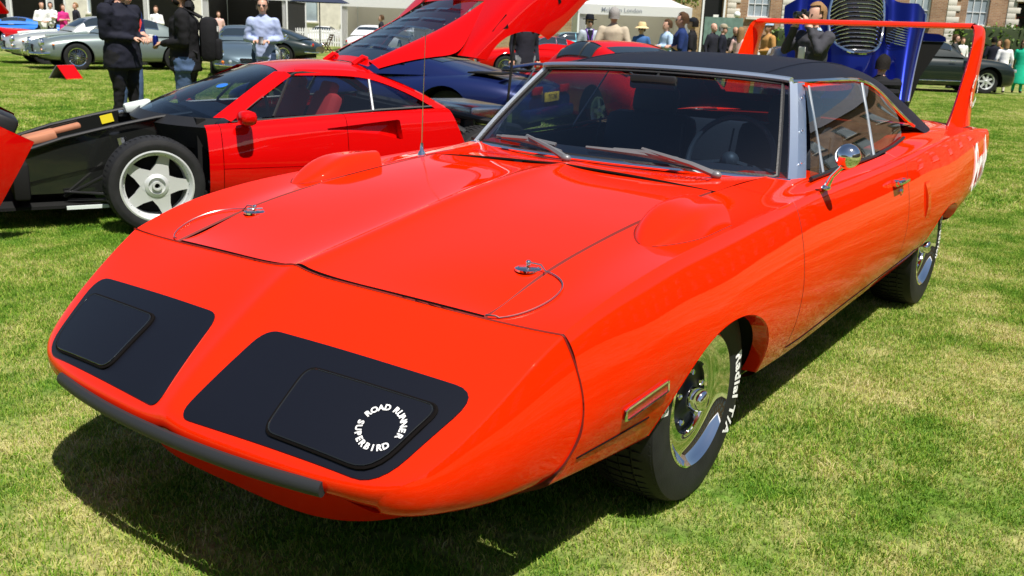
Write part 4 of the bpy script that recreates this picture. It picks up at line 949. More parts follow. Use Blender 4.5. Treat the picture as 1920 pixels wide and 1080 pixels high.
for mir in (False, True):
    patch('cover_side', CSF, np.linspace(0, 1, 60), np.linspace(0, 1, 50), 'red_paint', hp, True, kp2, mv2, 'lrtb', rimd=.03, mirror=mir)
    # buttress from the hinge to the haunch, flanking the clear panel
    B1 = []
    for x, y0, z0, y1, z1 in ((-1.66, .47, 1.085, .585, 1.030), (-1.80, .50, 1.055, .66, .985), (-2.0, .53, 1.01, .78, .90), (-2.14, .545, .975, .90, .80), (-2.35, .56, .93, .80, .85), (-2.6, .575, .90, .66, .885), (-2.75, .58, .895, .60, .89)):
        B1.append([cl(x, y0, z0), cl(x, y0+(y1-y0)*.33, z0+.004), cl(x, y0+(y1-y0)*.7, z0+(z1-z0)*.45), cl(x, y1, z1)])
    patch('buttress', Surf(B1), np.linspace(0, 1, 30), np.linspace(0, 1, 16), 'red_paint', hp, True, None, None, 'lr', rimd=.02, mirror=mir)
    for k in range(3):
        q = MB(); x0 = -3.03-k*.085; pts = [(x0, .62), (x0-.03, .62), (x0-.10, .80), (x0-.07, .80)]
        q.add([Vector(CT.pt(a-HX_, b-HZ_-.0)[0])+Vector((0, .004, 0)) for a, b in pts], [(0, 1, 2, 3)]); (q if not mir else q.mirror()).build('cooling_slot', 'gap', hp)
    q = MB(); tri = [(-2.44, .80), (-2.62, .83), (-2.56, .745)]; q.add([Vector(CT.pt(a-HX_, b-HZ_)[0])+Vector((0, .004, 0)) for a, b in tri], [(0, 1, 2)]); (q if not mir else q.mirror()).build('intake_opening', 'gap', hp)
dk = Surf([[cl(x, y, z-.02*(abs(y)/.6)**2) for y in (-.62, -.3, 0, .3, .62)] for x, z in ((-2.70, .905), (-2.85, .912), (-3.0, .915), (-3.2, .912), (-3.38, .90))])
patch('rear_deck', dk, np.linspace(0, 1, 12), np.linspace(0, 1, 12), 'red_paint', hp, True, None, None, 'tb')
wn = Surf([[cl(x, y, z-.03*(abs(y)/.55)**2) for y in (-yw, -yw*.5, 0, yw*.5, yw)] for x, z, yw in ((-1.66, 1.095, .48), (-1.9, 1.055, .52), (-2.2, .985, .55), (-2.5, .935, .57), (-2.70, .908, .58))])
patch('engine_window', wn, np.linspace(0.03, 1, 20), np.linspace(0, 1, 14), 'louvre_glass', hp, True)
fr = MB(); fr.ribbon([cl(-1.625, y, 1.10-.03*(abs(y)/.5)**2) for y in np.linspace(-.5, .5, 12)], [cl(-1.70, y, 1.087-.03*(abs(y)/.5)**2) for y in np.linspace(-.5, .5, 12)]); fr.build('cover_header', 'red_paint', hp)
for k in range(5):       # louvres in the clear panel
    u = .16+k*.17
    for side in (-1, 1):
        A = [Vector(wn.grid([u], [v])[0, 0])+Vector((0, 0, .012)) for v in (.08, .25, .46)] if side < 0 else [Vector(wn.grid([u], [v])[0, 0])+Vector((0, 0, .012)) for v in (.54, .75, .92)]
        B = [a+Vector((-.035, 0, -.010)) for a in A]; q = MB(); q.ribbon(A, B); q.build('louvre', 'louvre_glass', hp, smooth=False)
for k in range(9):
    for v in (.02, .98):
        q = MB(); q.ball(Vector(wn.grid([.08+k*.11], [v])[0, 0])+Vector((0, 0, .004)), .008, 8, 4); q.build('panel_screw', 'steel', hp)
q = MB(); q.box(cl(-3.30, 0, 1.16), (.28, 1.75, .025)); q.build('rear_wing', 'red_paint', hp)
for s in (1, -1):
    q = MB(); q.box(cl(-3.28, .88*s, 1.03), (.30, .03, .27)); q.build('wing_support', 'red_paint', hp)
    q = MB(); q.tube([(-1.58, .33*s, 1.095), (-1.66, .33*s, 1.15), (-1.69, .33*s, 1.135)], .022, 8); q.build('hinge', 'red_paint', F4)
q = MB(); q.tube([(-2.60, .92, .62), (-2.66, .93, 1.38)], .011, 8); q.build('prop_rod', 'black_plastic', F4)
patch('cover_liner', CSF, np.linspace(.03, .97, 30), np.linspace(0.05, .95, 30), 'flat_black', hp, True, lambda p: (p[0]-(-2.45-HX_))**2+(p[2]-(.33-HZ_))**2 > .40**2, lambda p, n: (p, n), None, offset=-.02)
# ---- front cover, tipped forward on its nose
fp = bpy.data.objects.new('front_cover', None); link(fp, F4); fp.location = (.944, 0, .075); fp.rotation_euler = (0, R(61), 0)
FC = []
for x, w, tz in ((.05, .80, .30), (-.10, .88, .38), (-.25, .92, .43), (-.40, .945, .46), (-.52, .955, .475), (-.60, .955, .48)):
    FC.append([(x, y, z) for y, z in ((-w+.02, .06), (-w, .2), (-w+.03, tz-.06), (-w+.14, tz), (-w*.5, tz+.01), (0, tz+.015), (w*.5, tz+.01), (w-.14, tz), (w-.03, tz-.06), (w, .2), (w-.02, .06))])
FCS = Surf(FC)
patch('front_cover_skin', FCS, np.linspace(0, 1, 40), np.linspace(0, 1, 70), 'red_paint', fp, True, None, None, 'tblr', rimd=.02)
patch('front_cover_liner', FCS, np.linspace(0.02, .98, 20), np.linspace(0.02, .98, 40), 'flat_black', fp, True, None, None, None, offset=-.025)
q = MB(); q.bbox((.86, .34, .675), (.17, .36, .17), .03, Matrix.Rotation(R(-25), 3, 'Y')); q.build('pop_up_lamp_box', 'black_plastic', F4)
q = MB(); q.box((.40, .62, .155), (.26, .02, .022)); q.build('splitter_strip', 'pale_plastic', F4)
# ============================================================ other cars
def lerp_tab(tab, x, k): t = sorted(tab); return float(np.interp(x, [a[0] for a in t], [a[k] for a in t]))
def gen_wheel(parent, loc, r, w, out, style='wire'):
    rt = bpy.data.objects.new('wheel', None); link(rt, parent); rt.location = loc; rt.rotation_euler = (0, 0, 0 if out > 0 else math.pi)
    rim = r*.64; t = MB(); t.lathe(tyre_profile(r, w, rim), 'y', n=40); t.build('tyre', 'tyre', rt)
    q = MB(); q.lathe([(w*.38, rim+.003), (w*.46, rim+.006), (w*.44, rim-.010), (w*.30, rim-.022), (w*.05, rim-.03)], 'y', n=40); q.build('rim', 'chrome' if style == 'wire' else 'alloy', rt)
    q = MB(); q.lathe([(w*.04, rim-.02), (w*.04, .001)], 'y', n=32); q.build('wheel_back', 'flat_black', rt)
    q = MB(); n = 36 if style == 'wire' else (7 if style == 'seven' else 5)
    for k in range(n):
        a = 2*math.pi*k/n
        if style == 'wire':
            b = a+(.5 if k % 2 else -.5); q.tube([(.035*math.cos(b), w*.36, .035*math.sin(b)), ((rim-.02)*math.cos(a), w*.25, (rim-.02)*math.sin(a))], .0035, 4, caps=False)
        else:
            c, s = math.cos(a), math.sin(a); P = lambda rad, off, y: (rad*c-off*s, y, rad*s+off*c); wd = .05 if style == 'seven' else .055
            V = [P(.03, -wd*.8, w*.33), P(.03, wd*.8, w*.33), P(rim-.02, wd*.5, w*.30), P(rim-.02, -wd*.5, w*.30)]; B = [(x, y-.03, z) for x, y, z in V]
            q.add(V+B, [(3, 2, 1, 0)]+[(i, (i+1) % 4, 4+(i+1) % 4, 4+i) for i in range(4)])
    sp = q.build('spokes', 'chrome' if style == 'wire' else 'alloy', rt); sp['kind'] = 'stuff'
    q = MB(); q.lathe([(w*.28, .055), (w*.40, .045), (w*.48, .03), (w*.50, .001)], 'y', n=20); q.build('hub', 'chrome' if style == 'wire' else 'alloy', rt)
    return rt
def gen_car(name, label, col, loc, rz, prof, gh, wheels, wstyle='wire', group=None, glassm='glazing', hood_x=None):
    """prof rows: (x, top z, half width, low z); gh: greenhouse rows (x0..)"""
    T = thing(name, label, 'car', loc, rz, group)
    rows = []
    for x, zt, w, zl in prof:
        h = zt-zl; half = [(0, zt), (.40*w, zt-.003), (.72*w, zt-.012-.02*h), (.90*w, zt-.07*h-.03), (.985*w, zt-.28*h), (w, zl+.48*h), (.985*w, zl+.22*h), (.93*w, zl+.05*h), (.80*w, zl)]
        rows.append([(x, -y, z) for y, z in half[:0:-1]]+[(x, y, z) for y, z in half])
    S = Surf(rows); r, xf, xr, yw = wheels; R_ = r*1.16
    def kp(p): return abs(p[1]) < yw-.30 or min((p[0]-xf)**2+(p[2]-r)**2, (p[0]-xr)**2+(p[2]-r)**2) > R_**2
    def mv(p, n):
        cx = xf if abs(p[0]-xf) < abs(p[0]-xr) else xr; d = Vector((p[0]-cx, p[2]-r))
        if d.length < 1e-5: d = Vector((0, 1))
        d = d.normalized()*R_; return np.array([cx+d.x, p[1], r+d.y]), n
    nu = 90; us = np.linspace(0, 1, nu); vs = np.linspace(0, 1, 70)
    patch('body', S, us, vs, col, T, True, kp, mv)
    for e in (0., 1.):
        g = S.grid([e], np.linspace(0, 1, 40))[0]; q = MB(); q.add([tuple(p) for p in g], [tuple(range(40))]); q.build('end_panel', col, T, smooth=False)
    sh = MB(); x0 = prof[0][0]; x1 = prof[-1][0]; zl = min(p[3] for p in prof)+.04; wm = max(p[2] for p in prof)
    sh.box(((x0+x1)/2, 0, zl+.10), (abs(x1-x0)*.86, 2*(yw-.24), .26)); sh.build('underbody', 'flat_black', T)
    for x in (xf, xr):
        for s in (1, -1):
            wl = MB(); pts = [(x+R_*1.01*math.cos(t), r+R_*1.01*math.sin(t)) for t in np.linspace(R(-20), R(200), 24)]
            yo = min(yw+.10, wm*.975); wl.ribbon([(a, yo*s, b) for a, b in pts], [(a, (yw-.26)*s, b) for a, b in pts]); wl.add([(a, (yw-.26)*s, b) for a, b in pts], [tuple(range(24))]); wl.build('wheel_well', 'flat_black', T)
            gen_wheel(T, (x, yw*s-.09*s+.0, r), r, .19, s, wstyle)
    # greenhouse: (front base, screen top, roof mid, rear top, rear base)
    if gh:
        xb, xt, xm, xq, xe = gh['x']; zb0, zb1 = gh['belt']; zr = gh['roof']; wb = gh['wb']; wr = gh['wr']; eg = gh.get('tail', 0)
        def row(x, xo, zb, zt, w0, w1, f): # columns: belt, mid, cant, roof, centre
            half = [(0, zt), (.5*w1, zt-.004), (.85*w1, zt-.02*f-.004), (w1, zt-.055*f-.006), ((w0+w1)/2, zb+(zt-zb)*.5), (w0, zb-.03)]
            return half
        R0 = [(xb, [(0, zb0+.005), (.3, zb0), (.5, zb0-.005), (wb-.06, zb0-.01), (wb-.02, zb0-.025), (wb, zb0-.04)])]
        mids = [(xb+(xt-xb)*.5, zb0+(zr-zb0)*.55, .55), (xt, zr-.035, 1), (xt+(xm-xt)*.5, zr-.006, 1), (xm, zr, 1), (xm+(xq-xm)*.6, zr-.012, 1), (xq, zr-.045, 1), (xq+(xe-xq)*.55, zb1+(zr-zb1)*.52, .6)]
        RW = []
        a = R0[0]; RW.append([(a[0]-.10*(y/wb)**2*(1 if xb > xt else -1), y, z) for y, z in a[1]])
        for x, zt, f in mids:
            t = (x-xb)/(xe-xb); zb = zb0+(zb1-zb0)*t; k = (zt-zb)/(zr-zb) if zr > zb else 0; w1 = wb+(wr-wb)*min(1, max(0, k)); RW.append([(x-(.05*(y/wb)**2 if x > xt else 0), y, z) for y, z in row(x, 0, zb, zt, wb, w1, f)])
        RW.append([(xe, y, z) for y, z in [(0, zb1+.004), (.3, zb1), (.5, zb1-.006), (wb-.10, zb1-.012), (wb-.05, zb1-.03), (wb-.03, zb1-.045)]])
        GS = Surf([[(x, -y, z) for x, y, z in r_[:0:-1]]+r_ for r_ in RW])
        patch('cabin', GS, np.linspace(0, 1, 50), np.linspace(0, 1, 50), col if not gh.get('roofmat') else gh['roofmat'], T, True)
        U = lambda x: float(np.interp(-x, -GS.grid(np.linspace(0, 1, 300), [.5])[:, 0, 0], np.linspace(0, 1, 300)))
        ut, uq = U(xt), U(xq)
        patch('windscreen', GS, np.linspace(.035, ut-.045, 14), np.linspace(.17, .83, 24), glassm, T, True, offset=.004)
        patch('rear_window', GS, np.linspace(uq+.05, gh.get('rwu', .93), 12), np.linspace(.25, .75, 18), glassm, T, True, offset=.004)
        for s in (0, 1):
            cut_ = gh.get('post', xm-.12)
            for nm, a, b in (('door_window', U(xt+.18), U(cut_)-.006), ('rear_side_window', U(cut_)+.012, U(xq)+gh.get('qtail', .02))):
                if b-a < .02: continue
                us_ = np.linspace(a, b, 16); v0, v1 = (.045, .215)
                vs_ = np.linspace(v0, v1, 10); vs_ = vs_ if s == 0 else 1-vs_[::-1]
                o = patch(nm, GS, us_, vs_, glassm, T, True, offset=.004)
                q = MB(); gx = [Vector(GS.grid([u], [v])[0, 0])+Vector(-GS.normals([u], [v])[0, 0])*.006 for u, v in [(u, vs_[0]) for u in us_]+[(us_[-1], v) for v in vs_[1:]]+[(u, vs_[-1]) for u in us_[::-1][1:]]+[(us_[0], v) for v in vs_[::-1][1:-1]]]
                q.tube(gx, .009, 5, closed=True); q.build('window_frame', gh.get('trim', 'chrome'), o)
        for e, v in ((0, .0),):
            q = MB(); loop = [(u, v) for u, v in [(.03, v) for v in np.linspace(.165, .835, 16)]+[(ut-.04, v) for v in np.linspace(.835, .165, 16)]]
            q.tube([Vector(GS.grid([u], [v])[0, 0])+Vector(-GS.normals([u], [v])[0, 0])*.005 for u, v in loop], .010, 5, closed=True); q.build('screen_surround', gh.get('trim', 'chrome'), T)
    T['_s'] = 0; del T['_s']
    return T, S
def lamp(T, p, r, d=(1, 0, 0), ring='chrome', lens='lamp_glass', name='headlamp'):
    q = MB(); d = Vector(d).normalized(); m = d.to_track_quat('Z', 'Y').to_matrix(); n = 24; c = Vector(p)
    def ringv(prof): return [c+m @ Vector((rr*math.cos(2*math.pi*j/n), rr*math.sin(2*math.pi*j/n), a)) for a, rr in prof for j in range(n)]
    pr = [(-.06, r*1.12), (.0, r*1.12), (.012, r*1.05), (.008, r*.95)]; q.add(ringv(pr), [(i*n+j, i*n+(j+1) % n, (i+1)*n+(j+1) % n, (i+1)*n+j) for i in range(3) for j in range(n)]); o = q.build(name, ring, T)
    q = MB(); pr = [(.006, r*.96), (.022, r*.75), (.032, r*.4), (.035, .002)]; q.add(ringv(pr), [(i*n+j, i*n+(j+1) % n, (i+1)*n+(j+1) % n, (i+1)*n+j) for i in range(3) for j in range(n)]); q.build('lens', lens, o)
    return o
def bar(T, pts, r, mat='chrome', name='bumper', squash=None): q = MB(); q.tube(pts, r, 8, squash=squash); return q.build(name, mat, T)
def slab(T, c, d, mat, name, b=.01, rz=0): q = MB(); q.bbox(c, d, b, Matrix.Rotation(rz, 3, 'Z')); return q.build(name, mat, T)
# profile families (x forward, wheelbase centred)
GT = [(2.16, .58, .30, .44), (2.12, .64, .52, .36), (1.98, .72, .70, .28), (1.70, .80, .78, .24), (1.30, .86, .81, .24), (.9, .89, .82, .24), (.4, .92, .83, .22), (-.2, .92, .835, .22), (-.8, .92, .83, .22), (-1.3, .90, .82, .24), (-1.7, .86, .79, .28), (-2.05, .80, .72, .34), (-2.28, .70, .60, .40), (-2.33, .62, .45, .46)]
GTH = dict(x=(.62, .02, -.35, -.80, -1.55), belt=(.92, .90), roof=1.32, wb=.72, wr=.52)
def aston(label, loc, rz, col):
    T, S = gen_car('grand_tourer', label, col, loc, rz, GT, GTH, (.335, 1.24, -1.25, .78), 'wire', group='silver grand tourers on the lawn')
    q = MB()
    for k in range(9): pass
    gr = MB(); gr.bbox((2.15, 0, .52), (.05, .72, .20), .03); g_ = gr.build('grille', 'flat_black', T)
    for k in range(7): bar(g_, [(2.18, -.33, .45+k*.024), (2.19, 0, .45+k*.024), (2.18, .33, .45+k*.024)], .006, name='grille_bar')
    for s in (1, -1):
        lamp(T, (2.03, .56*s, .66), .095, (1, .08*s, .05)); lamp(T, (2.10, .42*s, .45), .055, name='fog_lamp'); lamp(T, (2.02, .66*s, .50), .03, lens='lens_amber', name='indicator')
        bar(T, [(2.22, .20*s, .40), (2.19, .50*s, .40), (2.06, .72*s, .40), (1.88, .80*s, .41)], .038)
        bar(T, [(2.24, .28*s, .34), (2.245, .28*s, .47)], .028, name='overrider'); lamp(T, (-2.25, .5*s, .62), .05, (-1, 0, 0), lens='lens_red', name='tail_lamp')
        lamp(T, (1.78, .775*s, .62), .022, (0, s, 0), ring='lens_amber', lens='lens_amber', name='side_repeater')
    bar(T, [(-2.2, -.72, .42), (-2.36, -.4, .42), (-2.38, 0, .42), (-2.36, .4, .42), (-2.2, .72, .42)], .035)
    bar(T, [(1.75, 0, .825), (1.2, 0, .885), (.75, 0, .915)], .03, col, 'hood_bulge')
    return T
aston('sage grey grand tourer with wire wheels, nearest of the pair at far left', (-12.28, -21.29, 0), R(-15), 'sage_paint')
aston('pale silver grand tourer parked half hidden behind the sage grey one', (-12.94, -23.84, 0), R(-17), 'silver_paint')
ET = [(2.25, .52, .20, .42), (2.20, .60, .42, .36), (2.05, .70, .62, .30), (1.80, .78, .74, .25), (1.4, .85, .80, .22), (.9, .89, .82, .22), (.4, .91, .82, .22), (-.2, .90, .82, .22), (-.8, .90, .82, .22), (-1.3, .90, .81, .24), (-1.7, .84, .76, .30), (-2.05, .74, .66, .36), (-2.2, .62, .45, .42)]
ETH = dict(x=(.55, .05, -.25, -.65, -1.75), belt=(.91, .84), roof=1.26, wb=.66, wr=.48)
T, S = gen_car('round_lamp_coupe', 'slate blue coupe with big round headlamps behind the man in the pale blue shirt', 'slate_paint', (-12.92, -17.04, 0), R(52), ET, ETH, (.33, 1.25, -1.2, .76))
for s in (1, -1):
    lamp(T, (2.08, .60*s, .67), .10, (1, .1*s, .08)); lamp(T, (2.2, .36*s, .48), .04, name='fog_lamp'); lamp(T, (2.12, .52*s, .47), .03, lens='lens_amber', name='indicator'); bar(T, [(2.26, .12*s, .40), (2.22, .45*s, .40), (2.02, .68*s, .41)], .032)
    lamp(T, (.55, .93*s, 1.02), .07, (-1, 0, 0), lens='chrome', name='wing_mirror')
gr = MB(); gr.bbox((2.22, 0, .50), (.06, .34, .13), .03); gr.build('grille', 'flat_black', T)
T, S = gen_car('dark_coupe', 'black-green coupe with chrome window frames in front of the white picket fence', 'black_green_paint', (-19.08, -23.98, 0), R(-62), ET, ETH, (.33, 1.25, -1.2, .76))
for s in (1, -1): lamp(T, (-2.12, .50*s, .66), .06, (-1, .25*s, 0), lens='lens_red', name='tail_lamp'); bar(T, [(-2.24, .1*s, .42), (-2.16, .45*s, .42), (-1.9, .70*s, .43)], .03); lamp(T, (2.08, .60*s, .67), .09, (1, .1*s, .08))
T, S = gen_car('white_coupe', 'white coupe seen from behind between the picket fence and the tent', 'white_paint', (-30.9, -29.79, 0), R(205), GT, dict(GTH, roof=1.36), (.335, 1.24, -1.25, .78))
for s in (1, -1): lamp(T, (-2.25, .56*s, .62), .055, (-1, .1*s, 0), lens='lens_red', name='tail_lamp')
bar(T, [(-2.2, -.72, .44), (-2.38, 0, .44), (-2.2, .72, .44)], .04); slab(T, (-2.37, 0, .56), (.02, .5, .11), 'yellow_plate', 'number_plate', .004)
# navy sports car behind the red one
NV = [(2.25, .40, .30, .30), (2.2, .46, .60, .24), (2.0, .55, .80, .18), (1.6, .66, .92, .16), (1.2, .74, .95, .16), (.8, .76, .95, .16), (.2, .76, .95, .16), (-.4, .80, .96, .16), (-1.0, .86, .99, .18), (-1.4, .88, 1.0, .20), (-1.8, .85, .98, .26), (-2.1, .80, .94, .30), (-2.28, .74, .86, .34), (-2.33, .66, .78, .38)]
T, S = gen_car('navy_sports_car', 'dark navy low sports car with a yellow rear plate, just behind the red open-covered car', 'navy_paint', (-7.11, -7.0, 0), R(-76), NV, dict(x=(1.05, .25, -.15, -.55, -1.5), belt=(.80, .86), roof=1.12, wb=.74, wr=.52, trim='black_plastic'), (.33, 1.28, -1.28, .82), 'five')
pl_ = slab(T, (-2.345, .0, .60), (.02, .52, .115), 'yellow_plate', 'number_plate', .004)
V, F = text_mesh('T17 CNS', .085, .001); meshobj('plate_lettering', [(-2.358, -v.x, .60+v.y) for v in V], F, 'plate_black', pl_, smooth=False)
slab(T, (-2.30, 0, .40), (.16, 1.7, .16), 'navy_paint', 'rear_bumper', .04)
for s in (1, -1):
    slab(T, (-2.335, .52*s, .69), (.03, .34, .10), 'lens_red', 'tail_lamp', .01); slab(T, (-1.72, .55*s, .875), (.46, .34, .02), 'flat_black', 'deck_vent', .005); slab(T, (.55, 1.02*s, .90), (.14, .18, .10), 'navy_paint', 'wing_mirror', .03)
bar(T, [(-2.05, -.85, .96), (-2.08, 0, .99), (-2.05, .85, .96)], .05, 'navy_paint', 'rear_spoiler', (1, .4))
# red coupe beyond the orange car's cabin
PO = [(2.05, .52, .40, .34), (2.0, .62, .62, .26), (1.8, .72, .78, .22), (1.4, .80, .84, .20), (1.0, .86, .85, .20), (.5, .90, .85, .20), (-.2, .92, .86, .20), (-.8, .94, .90, .20), (-1.3, .96, .93, .22), (-1.7, .90, .90, .26), (-2.0, .76, .82, .32), (-2.15, .62, .66, .40)]
T, S = gen_car('red_coupe', 'red coupe with polished wheel whose roof shows just above the orange car', 'red_paint', (-10.45, -5.5, 0), R(-120), PO, dict(x=(.95, .30, -.10, -.55, -1.7), belt=(.90, .92), roof=1.30, wb=.74, wr=.55, trim='black_plastic'), (.325, 1.15, -1.12, .80), 'five')
for s in (1, -1): slab(T, (-2.08, .62*s, .66), (.08, .30, .12), 'lens_red', 'tail_lamp', .02); lamp(T, (1.86, .60*s, .68), .10, (1, 0, .5))
slab(T, (-2.12, 0, .45), (.12, 1.5, .16), 'red_paint', 'rear_bumper', .04)
# red classic berlinetta with round lamps
T, S = gen_car('red_berlinetta', 'red classic berlinetta facing left with chrome headlamp, beyond the raised red cover', 'red_paint', (-22.18, -14.71, 0), R(-38), ET, ETH, (.33, 1.25, -1.2, .76))
for s in (1, -1): lamp(T, (2.08, .60*s, .67), .10, (1, .1*s, .08)); lamp(T, (2.14, .50*s, .48), .04, lens='lens_amber', name='indicator'); bar(T, [(2.24, .12*s, .42), (2.18, .45*s, .42), (2.0, .66*s, .43)], .03)
T, S = gen_car('teal_coupe', 'pale teal classic coupe parked behind the red berlinetta', 'teal_paint', (-27.5, -17.4, 0), R(-45), GT, dict(GTH, roof=1.40), (.335, 1.24, -1.25, .78))
for s in (1, -1): lamp(T, (2.03, .56*s, .66), .095, (1, .08*s, .05))
# dark green limousine on the right
RO = [(2.75, .55, .55, .34), (2.70, .78, .80, .26), (2.55, .98, .92, .22), (2.0, 1.06, .97, .20), (1.4, 1.10, .985, .20), (.6, 1.13, .99, .20), (-.6, 1.14, .99, .20), (-1.6, 1.13, .98, .22), (-2.2, 1.08, .95, .26), (-2.6, .98, .88, .32), (-2.75, .80, .70, .40)]
T, S = gen_car('limousine', 'long dark green limousine with seven-spoke wheels in front of the brick building', 'dark_green_paint', (-30.47, -5.49, 0), R(128), RO, dict(x=(1.05, .35, -.40, -1.15, -2.1), belt=(1.12, 1.12), roof=1.62, wb=.86, wr=.62, post=-.35), (.385, 1.75, -1.75, .86), 'seven')
for s in (1, -1):
    slab(T, (2.68, .66*s, .72), (.08, .22, .10), 'lamp_glass', 'headlamp', .02); slab(T, (1.0, 1.08*s, 1.18), (.12, .2, .13), 'dark_green_paint', 'wing_mirror', .03); bar(T, [(1.3, .985*s, .36), (0, .99*s, .36), (-1.3, .985*s, .36)], .014, 'chrome', 'sill_trim'); bar(T, [(.62, .995*s, .96), (.42, .997*s, .96)], .014, 'chrome', 'door_handle')
slab(T, (2.74, 0, .72), (.06, .70, .42), 'chrome', 'grille', .02)
# far cars behind the fence and at the top left
T, S = gen_car('silver_supercar', 'silver low supercar inside the white tent behind the picket fence', 'white_paint', (-42.5, -45.4, 0), R(35), NV, dict(x=(1.05, .25, -.15, -.55, -1.5), belt=(.80, .86), roof=1.16, wb=.74, wr=.52, trim='black_plastic'), (.33, 1.28, -1.28, .82), 'five')
T, S = gen_car('scarlet_supercar', 'scarlet low supercar beside the silver one behind the picket fence', 'red_paint', (-43.8, -43.4, 0), R(35), NV, dict(x=(1.05, .25, -.15, -.55, -1.5), belt=(.80, .86), roof=1.16, wb=.74, wr=.52, trim='black_plastic'), (.33, 1.28, -1.28, .82), 'five')
T, S = gen_car('bright_blue_car', 'bright blue sports car at the far left edge under a raised red cover', 'sky_blue_paint', (-21.0, -43.0, 0), R(-40), NV, dict(x=(1.05, .25, -.15, -.55, -1.5), belt=(.80, .86), roof=1.12, wb=.74, wr=.52, trim='black_plastic'), (.33, 1.28, -1.28, .82), 'five')
T, S = gen_car('scarlet_roadster', 'scarlet car with its cover raised at the top left corner', 'red_paint', (-15.8, -34.6, 0), R(-150), NV, None, (.33, 1.28, -1.28, .82), 'five')
q = MB(); q.bbox((-.9, 0, 1.75), (1.5, 1.7, .12), .04, Matrix.Rotation(R(38), 3, 'Y')); q.build('raised_cover', 'red_paint', T)
# ---- royal blue car: tall one-piece bonnet standing open, cabin hidden behind the orange roof
BC = thing('royal_blue_car', 'royal blue car with a huge upright bonnet and slatted chrome grille, right of the photographer', 'car', (-11.9, -2.35, 0), R(125))
# local: x = image right, y = away from the camera
def bon(u, v):
    """outer skin: u across -1..1, v up 0..1"""
    h = math.exp(-(u/.42)**4)                                 # central hump
    zt = 1.98+.42*math.exp(-(u/.45)**4)-.10*max(0, abs(u)-.86)/.14
    z = .62+(zt-.62)*v
    wd = 1.02*(.80+.20*min(1, v*1.2)) if v < .8 else 1.02
    x = u*wd+.10*(v-.5)
    flare = .34*(1-v)**2
    y = -.10-.40*h*math.sin(math.pi*min(1, .15+.85*v))**.6-.30*math.exp(-((abs(u)-.80)/.22)**2)*(1-.4*v)-flare*.6+.34*v-.05
    return (x, y, z)
nu_, nv_ = 60, 44; V = [bon(-1+2*i/nu_, j/nv_) for i in range(nu_+1) for j in range(nv_+1)]
F = [(i*(nv_+1)+j, (i+1)*(nv_+1)+j, (i+1)*(nv_+1)+j+1, i*(nv_+1)+j+1) for i in range(nu_) for j in range(nv_)]
def in_gr(u, v): return (abs(u-.0)/.40)**2.6+(abs(v-.66)/.30)**2.6 < 1
F = [f for k, f in enumerate(F) if not in_gr(-1+2*(k//nv_+.5)/nu_, (k % nv_+.5)/nv_)]
meshobj('bonnet', V, F, 'royal_paint', BC, sharp=60)
q = MB(); n = 40; q.tube([Vector(bon(.40*math.copysign(abs(math.cos(t))**.77, math.cos(t)), .66+.30*math.copysign(abs(math.sin(t))**.77, math.sin(t))))+Vector((0, -.012, 0)) for t in np.linspace(0, 2*math.pi, n+1)[:-1]], .022, 8, closed=True); gfr = q.build('grille', 'chrome', BC)
for k in range(18):
    v = .385+k*.0325; m = (1-(abs(v-.66)/.30)**2.6); 
    if m <= 0: continue
    w = .40*m**(1/2.6)
    bar(gfr, [Vector(bon(w*t, v))+Vector((0, -.004, 0)) for t in np.linspace(-1, 1, 9)], .012, 'chrome', 'grille_slat', (1, .6))
q = MB(); q.box((.06, .20, 1.55), (.9, .04, 1.2)); q.build('grille_backing', 'flat_black', BC)
vt = slab(BC, Vector(bon(.62, .66))+Vector((0, .0, 0)), (.30, .05, .34), 'flat_black', 'side_vent', .01)
for k in range(9): bar(vt, [Vector(bon(.49, .56+k*.025))+Vector((0, -.03, 0)), Vector(bon(.75, .56+k*.025))+Vector((0, -.03, 0))], .007, 'chrome', 'vent_slat')
V2 = [(x*.97, y+.05, z-.02) for x, y, z in V]; meshobj('bonnet_liner', V2, [(i*(nv_+1)+j, i*(nv_+1)+j+1, (i+1)*(nv_+1)+j+1, (i+1)*(nv_+1)+j) for i in range(nu_) for j in range(nv_)], 'flat_black', BC)
bar(BC, [Vector(bon(1, v))+Vector((.012, -.01, 0)) for v in np.linspace(0, .97, 20)], .016, 'chrome', 'bonnet_edge')
slab(BC, (.0, .9, .55), (1.7, 2.4, .5), 'royal_paint', 'chassis_tub', .12); q = MB(); q.prism([(.98, .30, .45), (1.10, .30, .45), (1.22, .30, .95), (1.50, .30, 1.46), (1.02, .30, 1.46)], (0, 1, 0), .35); q.build('inner_wing', 'flat_black', BC, smooth=False); q = MB(); q.prism([(1.02, .28, 1.463), (1.52, .28, 1.463), (1.50, .28, 1.53), (1.40, .28, 1.57), (1.15, .28, 1.58), (1.02, .28, 1.55)], (0, 1, 0), .4); q.build('open_door', 'royal_paint', BC, smooth=False); slab(BC, (0, 1.6, 1.05), (1.4, 1.0, .5), 'navy_paint', 'cabin', .15)
for s in (1, -1):
    wq = gen_wheel(BC, (0, 0, 0), .34, .22, 1, 'wire'); wq.location = (.92*s, .55, .34); wq.rotation_euler = (0, 0, R(-90*s)+0)
    bar(BC, [(.55*s, .1, 2.20), (.62*s, .5, 2.75), (.40*s, .6, 1.6)], .014, 'steel', 'bonnet_stay')
from mathutils import noise as mnoise
